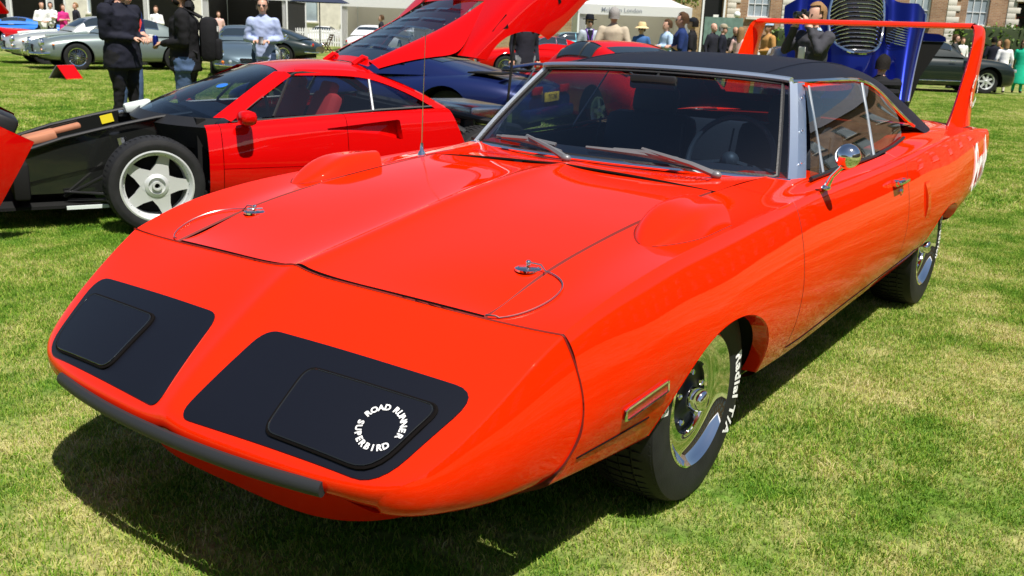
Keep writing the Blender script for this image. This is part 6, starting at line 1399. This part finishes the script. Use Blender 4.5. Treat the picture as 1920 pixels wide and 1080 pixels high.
def sash(parent, x0, x1, z0, z1, rows=4, cols=3, detail=True):
    q = MB(); f = .06
    for c, d in (((x0+f/2, .16, (z0+z1)/2), (f, .08, z1-z0)), ((x1-f/2, .16, (z0+z1)/2), (f, .08, z1-z0)), (((x0+x1)/2, .16, z0+f/2), (x1-x0-2*f, .08, f)), (((x0+x1)/2, .16, z1-f/2), (x1-x0-2*f, .08, f))): q.box(c, d)
    w = q.build('window', 'white_joinery', parent, smooth=False)
    if detail:
        q = MB()
        for i in range(1, cols): q.box((x0+(x1-x0)*i/cols, .17, (z0+z1)/2), (.028, .05, z1-z0-2*f))
        for j in range(1, rows): q.box(((x0+x1)/2, .172, z0+(z1-z0)*j/rows), (x1-x0-2*f, .045, .05 if j == rows//2 else .028))
        b = q.build('glazing_bars', 'white_joinery', w, smooth=False); b['kind'] = 'stuff'
        for i in range(cols):
            for j in range(rows):
                a0 = x0+(x1-x0)*i/cols; a1 = x0+(x1-x0)*(i+1)/cols; b0 = z0+(z1-z0)*j/rows; b1 = z0+(z1-z0)*(j+1)/rows
                q = MB(); t = random.uniform(-.012, .012); q.add([(a0, .19+t, b0), (a1, .19-t, b0), (a1, .19-t, b1), (a0, .19+t, b1)], [(0, 1, 2, 3)]); q.build('pane', 'pane', w, smooth=False)
    else:
        q = MB(); q.add([(x0, .19, z0), (x1, .19, z0), (x1, .19, z1), (x0, .19, z1)], [(0, 1, 2, 3)]); q.build('pane', 'pane', w, smooth=False)
    q = MB(); q.box(((x0+x1)/2, -.03, z0-.06), (x1-x0+.16, .22, .10)); q.build('sill', 'portland_stone', w, smooth=False)
B_ = thing('brick_building', 'brown brick building with tall white sash windows and pale stone quoins at upper right', 'building', at(0, 48), VR)
WX = [10.9, 13.72, 16.2, 18.66, 21.48]; holes = [(x, x+1.08, 2.42, 4.9) for x in WX]+[(23.9, 24.86, 0, 3.55)]
holes += [(x, x+1.08, 6.2, 8.2) for x in WX+[24.0, 26.8, 29.6, 32.4, 35.2]]+[(x, x+1.08, 2.42, 4.9) for x in (26.8, 29.6, 32.4, 35.2)]
holes += [(x, x+1.5, z, z+2.3) for x in np.arange(41.0, 82, 4.1) for z in (2.0, 5.6, 8.9)]
wall_with_holes('wall', 9.85, 84, 0, 12.4, holes, 'brown_brick', B_)
for x in WX: sash(B_, x, x+1.08, 2.42, 4.9)
for h in holes:
    if h[2] > 5 or h[0] > 25: sash(B_, *h, detail=False)
for xq in (9.90, 12.55, 20.52, 23.42):
    for k in range(22):
        w_ = .62 if k % 2 else .42; q = MB(); q.bbox((xq+w_/2, -.012, 1.2+k*.265+.13), (w_, .06, .255), .012); q.build('quoin', 'portland_stone', B_)
q = MB(); q.box((24.38, .30, 1.7), (.96, .06, 3.5)); dr = q.build('door', 'black_door', B_)
for z0, z1 in ((.5, 1.5), (1.65, 2.9)):
    q = MB(); pts = [(24.12, .262, z0), (24.72, .262, z0), (24.72, .262, z1), (24.12, .262, z1)]; q.tube(pts, .02, 4, closed=True); q.build('panel_moulding', 'red_line', dr)
q = MB(); q.box((24.38, -.05, 3.72), (1.3, .2, .22)); q.build('lintel', 'portland_stone', B_)
q = MB(); q.prism([(9.6, -.4, 12.4), (9.6, 3.2, 15.0), (9.6, 6.6, 12.4)], (1, 0, 0), 74.8); q.build('roof', 'slate_roof', B_, smooth=False)
B2_ = thing('stone_porch_wing', 'yellow brick wing with a tall black door left of the brown brick building', 'building', at(0, 47.6), VR)
wall_with_holes('wall', -2.5, 9.80, 0, 9.0, [(8.72, 9.62, 0, 4.2)], 'yellow_brick', B2_)
q = MB(); q.box((9.17, .28, 2.1), (.9, .06, 4.2)); q.build('door', 'black_door', B2_)
for x in (8.66, 9.68): q = MB(); q.box((x, -.02, 2.1), (.09, .1, 4.2)); q.build('door_jamb', 'white_joinery', B2_, smooth=False)
q = MB(); q.box((9.3, -.03, 2.35), (.25, .012, .2)); q.build('notice', 'letter_white', B2_)
q = MB(); q.prism([(-2.7, -.4, 9.0), (-2.7, 3.2, 11.6), (-2.7, 6.6, 9.0)], (1, 0, 0), 12.4); q.build('roof', 'slate_roof', B2_, smooth=False)
B3_ = thing('yellow_brick_annexe', 'yellow brick wall with dark drainpipes at the right edge', 'building', at(0, 47.2), VR)
wall_with_holes('wall', 24.95, 30, 0, 8.0, [], 'yellow_brick', B3_)
for x in (25.35, 25.75): q = MB(); q.tube([(x, -.08, 0), (x, -.08, 7.8)], .055, 8); q.build('drainpipe', 'black_door', B3_)
B4_ = thing('pale_stone_house', 'pale stone building with windows beyond the tents at upper left', 'building', at(0, 74), VR)
hs = [(-36+k*3.2, -34.6+k*3.2, z, z+2.1) for k in range(11) for z in (1.4, 5.0)]
wall_with_holes('wall', -40, -2, 0, 9, hs, 'portland_stone', B4_)
for h in hs: sash(B4_, *h, detail=False)
q = MB(); q.prism([(-40.3, -.4, 9), (-40.3, 3.2, 11.8), (-40.3, 6.6, 9)], (1, 0, 0), 38.6); q.build('roof', 'slate_roof', B4_, smooth=False)
# the rest of the courtyard, beside and behind the camera; it shows in glass, chrome and paint
for nm, lab, loc, rz, L_, H_ in (('side_range', 'brown brick range along the right side of the lawn, mirrored in the side glass', (-75, 27, 0), 0., 95, 10.5), ('rear_range', 'brown brick range behind the viewpoint, mirrored in the chrome', (38, 30, 0), R(-90), 70, 9.5)):
    T = thing(nm, lab, 'building', loc, rz); x0, x1 = (min(0, L_), max(0, L_)); hs = []
    k = x0+2
    while k < x1-2: hs += [(k, k+1.2, 1.5, 4.1), (k, k+1.2, 5.6, 8.0)]; k += 3.3
    wall_with_holes('wall', x0, x1, 0, H_, hs, 'brown_brick', T)
    for h in hs: sash(T, *h, detail=False)
    q = MB(); q.prism([(x0-.3, -.4, H_), (x0-.3, 3.2, H_+2.4), (x0-.3, 6.6, H_)], (1, 0, 0), x1-x0+.6); q.build('roof', 'slate_roof', T, smooth=False)
# tents
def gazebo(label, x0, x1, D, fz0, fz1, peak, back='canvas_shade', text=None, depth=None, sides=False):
    T = thing('marquee', label, 'tent', at((x0+x1)/2, D), VR, 'white tents along the back of the lawn'); w = (x1-x0)/2; d = depth or 2*w
    q = MB(); nseg = 12
    for sx, sy, ex, ey in ((-w, 0, w, 0), (w, 0, w, d), (w, d, -w, d), (-w, d, -w, 0)):
        for i in range(nseg):
            a, b = i/nseg, (i+1)/nseg
            def pt(t, h): # sagging pyramid
                bx, by = sx+(ex-sx)*t, sy+(ey-sy)*t; k = h; return (bx*(1-k), by+(d/2-by)*k, fz1+(peak-fz1)*(k**1.25))
            for j in range(6): q.add([pt(a, j/6), pt(b, j/6), pt(b, (j+1)/6), pt(a, (j+1)/6)], [(0, 1, 2, 3)])
    q.build('canopy', 'canvas', T)
    for nm, pts in (('front', ((-w, 0), (w, 0))), ('right', ((w, 0), (w, d))), ('left', ((-w, 0), (-w, d)))):
        (a, b), (c, e) = pts; q = MB(); q.add([(a, b-.01, fz0), (c, e-.01, fz0), (c, e-.01, fz1+.01), (a, b-.01, fz1+.01)], [(0, 1, 2, 3)]); q.build('valance', 'canvas', T, smooth=False)
    for a, b in ((-w, 0), (w, 0), (w, d), (-w, d)): q = MB(); q.box((a*.99, b*.99+.02, fz0/2), (.07, .07, fz0)); q.build('leg', 'white_joinery', T)
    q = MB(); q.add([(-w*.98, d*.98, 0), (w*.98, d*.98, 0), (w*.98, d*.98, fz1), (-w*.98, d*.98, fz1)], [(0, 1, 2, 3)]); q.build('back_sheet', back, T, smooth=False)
    if sides:
        for a in (-w, w): q = MB(); q.add([(a*.985, .1, 0), (a*.985, d*.97, 0), (a*.985, d*.97, fz1), (a*.985, .1, fz1)], [(0, 1, 2, 3)]); q.build('side_sheet', back, T, smooth=False)
    for a in (-w+.05, w-.30):       # gathered curtains at the front legs
        q = MB(); n = 24; q.ribbon([(a+.30*i/n, .08+.05*math.sin(i*1.6), 0) for i in range(n+1)], [(a+.30*i/n, .08+.05*math.sin(i*1.6), fz1) for i in range(n+1)]); q.build('curtain', 'canvas', T)
    if text:
        V, F = text_mesh(text, .24, .001); meshobj('valance_lettering', [(v.x-.55, -.03, (fz0+fz1)/2+v.y) for v in V], F, 'grey_print', T, smooth=False)
    return T
gazebo('white marquee with printed valance behind the crowd, right of the raised red cover', 2.25, 6.85, 40, 2.12, 2.50, 3.7, text='McLaren London', sides=True)
gazebo('white marquee left of the raised red cover, behind the white coupe', -9.6, -4.4, 52, 2.25, 2.75, 4.2, sides=True)
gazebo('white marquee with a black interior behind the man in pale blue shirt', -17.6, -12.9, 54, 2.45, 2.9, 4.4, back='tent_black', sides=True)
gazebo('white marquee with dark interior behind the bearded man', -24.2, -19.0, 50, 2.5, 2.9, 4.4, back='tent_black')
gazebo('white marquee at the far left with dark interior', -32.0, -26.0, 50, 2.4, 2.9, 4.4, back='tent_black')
T = thing('parasol', 'navy parasol beside the pale marquee behind the picket fence', 'parasol', at(-10.3, 50), VR)
q = MB(); q.lathe([(2.35, 1.55), (2.5, 1.2), (2.75, .6), (2.95, .02)], 'z', n=8); q.build('canopy', 'parasol_navy', T, smooth=False); q = MB(); q.tube([(0, 0, 0), (0, 0, 2.9)], .03); q.build('pole', 'black_door', T)
# picket fence
T = thing('picket_fence', 'white picket fence behind the black-green coupe', 'fence', at(-14.2, 56), VR)
q = MB()
for k in range(46): x = k*.135; q.prism([(x, 0, .08), (x+.085, 0, .08), (x+.085, 0, .98), (x+.042, 0, 1.06), (x, 0, .98)], (0, 1, 0), .02)
o = q.build('pickets', 'white_joinery', T, smooth=False); o['kind'] = 'stuff'
for z in (.3, .8): q = MB(); q.box((3.1, .045, z), (6.3, .04, .08)); q.build('rail', 'white_joinery', T, smooth=False)
T = thing('low_picket_gate', 'short white pickets by the green board', 'fence', at(8.1, 33.5), VR)
q = MB()
for k in range(7): x = k*.14; q.prism([(x, 0, .08), (x+.085, 0, .08), (x+.085, 0, 1.02), (x+.042, 0, 1.10), (x, 0, 1.02)], (0, 1, 0), .02)
q.build('pickets', 'white_joinery', T, smooth=False)['kind'] = 'stuff'
q = MB(); q.box((.45, .045, .7), (1.0, .04, .08)); q.build('rail', 'white_joinery', T, smooth=False)
T = thing('folding_chair', 'wooden folding chair beside the picket fence', 'chair', at(-9.3, 47), VR+R(30))
for nm, a, b in (('leg', (-.2, -.2, 0), (.2, -.2, .85)), ('leg', (.2, -.2, 0), (-.2, -.2, .45)), ('leg', (-.2, .2, 0), (.2, .2, .85)), ('leg', (.2, .2, 0), (-.2, .2, .45))): q = MB(); q.tube([a, b], .022, 6); q.build(nm, 'hair_brown', T)
for k in range(5): q = MB(); q.box((-.15+k*.08, 0, .45), (.06, .42, .02)); q.build('seat_slat', 'hair_brown', T)
for k in range(3): q = MB(); q.box((.14+k*.03, 0, .6+k*.1), (.02, .42, .06)); q.build('back_slat', 'hair_brown', T)
T = thing('notice_board', 'grey-green display board on legs behind the three dark-coated men', 'board', at(7.45, 36.5), VR)
q = MB(); q.box((0, 0, 1.62), (1.42, .06, 1.0)); q.build('panel', 'green_board', T)
for x in (-.6, .6): q = MB(); q.box((x, .06, .85), (.06, .06, 1.7)); q.build('leg', 'black_door', T)
T = thing('lamp_post', 'black lamp post with white globe by the brick wall', 'street lamp', at(8.35, 38.5), VR)
q = MB(); q.tube([(0, 0, 0), (0, 0, 1.9), (0, 0, 2.15)], [.06, .04, .09], 10); q.build('post', 'black_door', T); q = MB(); q.ball((0, 0, 2.28), .13, 14, 10); q.build('globe', 'lamp_globe', T)
# hedges and climbers: leaves as small faces spread through a volume
def leaf_mat(name, c1, c2):
    m, nt, o = nodes(name); p = nt.nodes.new('ShaderNodeBsdfPrincipled'); p.inputs['Roughness'].default_value = .5
    at_ = nt.nodes.new('ShaderNodeAttribute'); at_.attribute_name = 'tint'; mx = nt.nodes.new('ShaderNodeMix'); mx.data_type = 'RGBA'; mx.inputs[6].default_value = (*c1, 1); mx.inputs[7].default_value = (*c2, 1)
    nt.links.new(at_.outputs['Fac'], mx.inputs[0]); nt.links.new(mx.outputs[2], p.inputs['Base Color'])
    tr = nt.nodes.new('ShaderNodeBsdfTranslucent'); nt.links.new(mx.outputs[2], tr.inputs[0]); ms = nt.nodes.new('ShaderNodeMixShader'); ms.inputs[0].default_value = .3
    nt.links.new(p.outputs[0], ms.inputs[1]); nt.links.new(tr.outputs[0], ms.inputs[2]); nt.links.new(ms.outputs[0], o.inputs[0]); return m
leaf_mat('hedge_leaf', (.06, .13, .015), (.20, .32, .05)); leaf_mat('vine_leaf', (.05, .09, .015), (.20, .26, .04))
def leaves(name, mat, parent, n, dims, size=.09, shape='box'):
    V = np.zeros((n*4, 3)); F = []; t = np.repeat(RNG.random(n), 4)
    for i in range(n):
        u = RNG.random(3)*2-1
        if shape == 'box': p = np.array([u[0]*dims[0], u[1]*dims[1], (u[2]+1)*dims[2]])*1.0; p += RNG.normal(0, .06, 3)
        else:
            d = RNG.normal(size=3); d /= np.linalg.norm(d); p = d*(RNG.random()**.4)*np.array(dims)*(1+.25*math.sin(d[0]*7+d[2]*5)); p[2] += dims[2]
        a = RNG.normal(size=3); a /= np.linalg.norm(a); b = np.cross(a, RNG.normal(size=3)); b /= np.linalg.norm(b); s = size*(.6+.8*RNG.random())
        V[i*4:i*4+4] = [p-a*s, p+b*s*.5, p+a*s, p-b*s*.5]; F.append((i*4, i*4+1, i*4+2, i*4+3))
    o = meshobj(name, V, F, mat, parent, smooth=False); at_ = o.data.attributes.new('tint', 'FLOAT', 'POINT'); at_.data.foreach_set('value', t.astype(np.float32)); return o
for lab, x, D, dm, n in (('clipped green hedge between the wing and the brick building', 22.2, 46.2, (1.9, .7, 1.2), 2600), ('green shrubs behind the man in tan jacket', 12.9, 45.5, (1.3, .6, .95), 1600), ('low green hedge by the dark doorway at right', 25.4, 44.5, (1.2, .5, .8), 1200)):
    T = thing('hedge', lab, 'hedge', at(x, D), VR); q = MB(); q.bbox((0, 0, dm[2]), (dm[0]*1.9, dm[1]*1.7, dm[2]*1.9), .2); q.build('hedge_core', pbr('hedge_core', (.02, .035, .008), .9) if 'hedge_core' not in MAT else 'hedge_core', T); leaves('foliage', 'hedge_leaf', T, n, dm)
T = thing('small_tree', 'leafy sapling beside the white marquee', 'tree', at(7.1, 44), VR); q = MB(); q.tube([(0, 0, 0), (.05, 0, 1.6), (.0, .05, 3.0)], [.07, .05, .03], 8); q.build('trunk', 'hair_brown', T); leaves('crown', 'vine_leaf', T, 900, (.75, .75, .9), .08, 'ball').location = (0, 0, 2.5)
T = thing('small_tree', 'leafy tree left of the middle marquee by the parasol', 'tree', at(-9.7, 60), VR); q = MB(); q.tube([(0, 0, 0), (.05, 0, 1.6), (.0, .05, 3.0)], [.1, .07, .03], 8); q.build('trunk', 'hair_brown', T); leaves('crown', 'vine_leaf', T, 1400, (1.5, 1.5, 1.4), .12, 'ball').location = (0, 0, 2.2)
# ============================================================ lawn
def lawn_colour(nt, pos):
    """patchy green and straw from world position"""
    def noise(sc, det=4, rough=.6):
        n = nt.nodes.new('ShaderNodeTexNoise'); n.inputs['Scale'].default_value = sc; n.inputs['Detail'].default_value = det; n.inputs['Roughness'].default_value = rough; nt.links.new(pos, n.inputs['Vector']); return n.outputs['Fac']
    a = noise(.55, 3); b = noise(3.2, 4); s = nt.nodes.new('ShaderNodeMath'); s.operation = 'MULTIPLY_ADD'; s.inputs[1].default_value = .55; nt.links.new(b, s.inputs[0]); m = nt.nodes.new('ShaderNodeMath'); m.operation = 'MULTIPLY'; m.inputs[1].default_value = .45; nt.links.new(a, m.inputs[0]); nt.links.new(m.outputs[0], s.inputs[2])
    k = nt.nodes.new('ShaderNodeMapRange'); k.clamp = False; k.inputs[1].default_value = .4; k.inputs[2].default_value = .6; k.inputs[3].default_value = .33; k.inputs[4].default_value = .67; nt.links.new(s.outputs[0], k.inputs[0])
    return k.outputs[0]
m, nt, o = nodes('soil'); p = nt.nodes.new('ShaderNodeBsdfPrincipled'); p.inputs['Roughness'].default_value = .95; p.inputs['Specular IOR Level'].default_value = .1; g = nt.nodes.new('ShaderNodeNewGeometry'); f = lawn_colour(nt, g.outputs['Position'])
cr = nt.nodes.new('ShaderNodeValToRGB'); cr.color_ramp.elements[0].position = .36; cr.color_ramp.elements[0].color = (.09, .17, .022, 1); cr.color_ramp.elements[1].position = .62; cr.color_ramp.elements[1].color = (.30, .29, .11, 1); nt.links.new(f, cr.inputs[0])
n2 = nt.nodes.new('ShaderNodeTexNoise'); n2.inputs['Scale'].default_value = 28; n2.inputs['Detail'].default_value = 6; nt.links.new(g.outputs['Position'], n2.inputs['Vector'])
mr = nt.nodes.new('ShaderNodeMapRange'); mr.inputs[1].default_value = .3; mr.inputs[2].default_value = .7; mr.inputs[3].default_value = .55; mr.inputs[4].default_value = 1.35; nt.links.new(n2.outputs['Fac'], mr.inputs[0])
mx = nt.nodes.new('ShaderNodeMix'); mx.data_type = 'RGBA'; mx.blend_type = 'MULTIPLY'; mx.inputs[0].default_value = 1; nt.links.new(cr.outputs[0], mx.inputs[6]); nt.links.new(mr.outputs[0], mx.inputs[7]); nt.links.new(mx.outputs[2], p.inputs['Base Color'])
bp = nt.nodes.new('ShaderNodeBump'); bp.inputs['Strength'].default_value = .8; bp.inputs['Distance'].default_value = .03; nt.links.new(n2.outputs['Fac'], bp.inputs['Height']); nt.links.new(bp.outputs[0], p.inputs['Normal']); nt.links.new(p.outputs[0], o.inputs[0])
q = MB(); N_ = 20
q.add([(-400+800*i/N_, -400+800*j/N_, 0) for i in range(N_+1) for j in range(N_+1)], [(i*(N_+1)+j, (i+1)*(N_+1)+j, (i+1)*(N_+1)+j+1, i*(N_+1)+j+1) for i in range(N_) for j in range(N_)])
gr = q.build('ground', 'soil', smooth=False); gr['kind'] = 'structure'
m, nt, o = nodes('grass_blade'); p = nt.nodes.new('ShaderNodeBsdfPrincipled'); p.inputs['Roughness'].default_value = .6; p.inputs['Specular IOR Level'].default_value = .25; g = nt.nodes.new('ShaderNodeNewGeometry'); f = lawn_colour(nt, g.outputs['Position'])
ta = nt.nodes.new('ShaderNodeAttribute'); ta.attribute_name = 'tint'
ad = nt.nodes.new('ShaderNodeMath'); ad.operation = 'MULTIPLY_ADD'; ad.inputs[1].default_value = .46; nt.links.new(ta.outputs['Fac'], ad.inputs[0]); sb = nt.nodes.new('ShaderNodeMath'); sb.operation = 'SUBTRACT'; sb.inputs[1].default_value = .22; nt.links.new(f, sb.inputs[0]); nt.links.new(sb.outputs[0], ad.inputs[2])
cr = nt.nodes.new('ShaderNodeValToRGB'); e = cr.color_ramp.elements; e[0].position = .26; e[0].color = (.075, .20, .012, 1); e[1].position = .86; e[1].color = (.68, .60, .33, 1); k = e.new(.52); k.color = (.24, .40, .035, 1); k = e.new(.68); k.color = (.52, .51, .14, 1); nt.links.new(ad.outputs[0], cr.inputs[0])
nt.links.new(cr.outputs[0], p.inputs['Base Color']); tr = nt.nodes.new('ShaderNodeBsdfTranslucent'); nt.links.new(cr.outputs[0], tr.inputs[0]); ms = nt.nodes.new('ShaderNodeMixShader'); ms.inputs[0].default_value = .35; nt.links.new(p.outputs[0], ms.inputs[1]); nt.links.new(tr.outputs[0], ms.inputs[2]); nt.links.new(ms.outputs[0], o.inputs[0])
def blade_tile(name, size, n, hmin, hmax, w):
    """a round clump of mown blades"""
    ph = RNG.random(n)*2*np.pi; rr = np.sqrt(RNG.random(n))*size*.62; bx, by = rr*np.cos(ph), rr*np.sin(ph)
    th = RNG.random(n)*2*np.pi; h = hmin+(hmax-hmin)*RNG.random(n)**1.4; ln = h*(.25+1.1*RNG.random(n)); ww = w*(.6+.8*RNG.random(n)); dx, dy = np.cos(th), np.sin(th); fa = RNG.random(n)*2*np.pi; sx, sy = np.cos(fa), np.sin(fa)
    V = np.zeros((n, 5, 3))
    V[:, 0] = np.stack([bx-sx*ww/2, by-sy*ww/2, 0*bx-.003], 1); V[:, 1] = np.stack([bx+sx*ww/2, by+sy*ww/2, 0*bx-.003], 1)
    V[:, 2] = np.stack([bx+dx*ln*.35-sx*ww*.4, by+dy*ln*.35-sy*ww*.4, h*.65], 1); V[:, 3] = np.stack([bx+dx*ln*.35+sx*ww*.4, by+dy*ln*.35+sy*ww*.4, h*.65], 1)
    V[:, 4] = np.stack([bx+dx*ln, by+dy*ln, h], 1)
    b = np.arange(n)*5; F = [tuple(x) for x in np.stack([b, b+1, b+3, b+2], 1)]+[tuple(x) for x in np.stack([b+2, b+3, b+4], 1)]
    me = bpy.data.meshes.new(name); me.from_pydata(V.reshape(-1, 3).tolist(), [], F); me.materials.append(MAT['grass_blade'])
    a = me.attributes.new('tint', 'FLOAT', 'POINT'); a.data.foreach_set('value', np.repeat(RNG.random(n), 5).astype(np.float32)); me.update()
    return bpy.data.objects.new(name, me)
def scatter(name, label, pts, tiles, seed):
    col = bpy.data.collections.new(name+'_clumps')
    for t in tiles: col.objects.link(t)
    me = bpy.data.meshes.new(name); me.from_pydata([tuple(p) for p in pts], [], []); o = bpy.data.objects.new(name, me); link(o); o['kind'] = 'stuff'; o['label'] = label; o['category'] = 'grass'
    ng = bpy.data.node_groups.new(name, 'GeometryNodeTree'); ng.interface.new_socket('Geometry', in_out='INPUT', socket_type='NodeSocketGeometry'); ng.interface.new_socket('Geometry', in_out='OUTPUT', socket_type='NodeSocketGeometry')
    i = ng.nodes.new('NodeGroupInput'); u = ng.nodes.new('NodeGroupOutput'); ip = ng.nodes.new('GeometryNodeInstanceOnPoints'); ci = ng.nodes.new('GeometryNodeCollectionInfo'); ci.inputs[0].default_value = col; ci.inputs['Separate Children'].default_value = True; ci.inputs['Reset Children'].default_value = True
    rv = ng.nodes.new('FunctionNodeRandomValue'); rv.data_type = 'FLOAT_VECTOR'; rv.inputs[0].default_value = (0, 0, 0); rv.inputs[1].default_value = (0, 0, 6.283); rv.inputs['Seed'].default_value = seed
    rs = ng.nodes.new('FunctionNodeRandomValue'); rs.data_type = 'FLOAT'; rs.inputs[2].default_value = .85; rs.inputs[3].default_value = 1.2; rs.inputs['Seed'].default_value = seed+1
    ip.inputs['Pick Instance'].default_value = True; l = ng.links.new; l(i.outputs[0], ip.inputs['Points']); l(ci.outputs[0], ip.inputs['Instance']); l(rv.outputs[0], ip.inputs['Rotation']); l(rs.outputs[1], ip.inputs['Scale']); l(ip.outputs[0], u.inputs[0])
    md = o.modifiers.new('scatter', 'NODES'); md.node_group = ng; return o
def region(step, dmin, dmax, jit, k=.72):
    P = []
    xs = np.arange(-34, 6, step)
    for x in xs:
        for y in np.arange(-36, 10, step):
            r = Vector((x, y, 0))-C0; D = r.dot(FH); lat = r.dot(RT)
            if dmin <= D < dmax and abs(lat) < k*max(D, 0)+step*1.2+1.2: P.append((x+RNG.uniform(-jit, jit), y+RNG.uniform(-jit, jit), 0))
    return P
scatter('lawn_grass', 'short mown patchy grass in the foreground', region(.30, -.8, 8.5, .05), [blade_tile('clump_a', .42, 2500, .006, .020, .0028), blade_tile('clump_b', .42, 2500, .006, .018, .0028), blade_tile('clump_c', .42, 2300, .007, .026, .0030)], 3)
scatter('lawn_grass', 'short mown patchy grass in the distance', region(.62, 8.4, 30, .1, .64), [blade_tile('clump_d', .88, 2300, .012, .034, .0070), blade_tile('clump_e', .88, 2300, .012, .038, .0070)], 9)
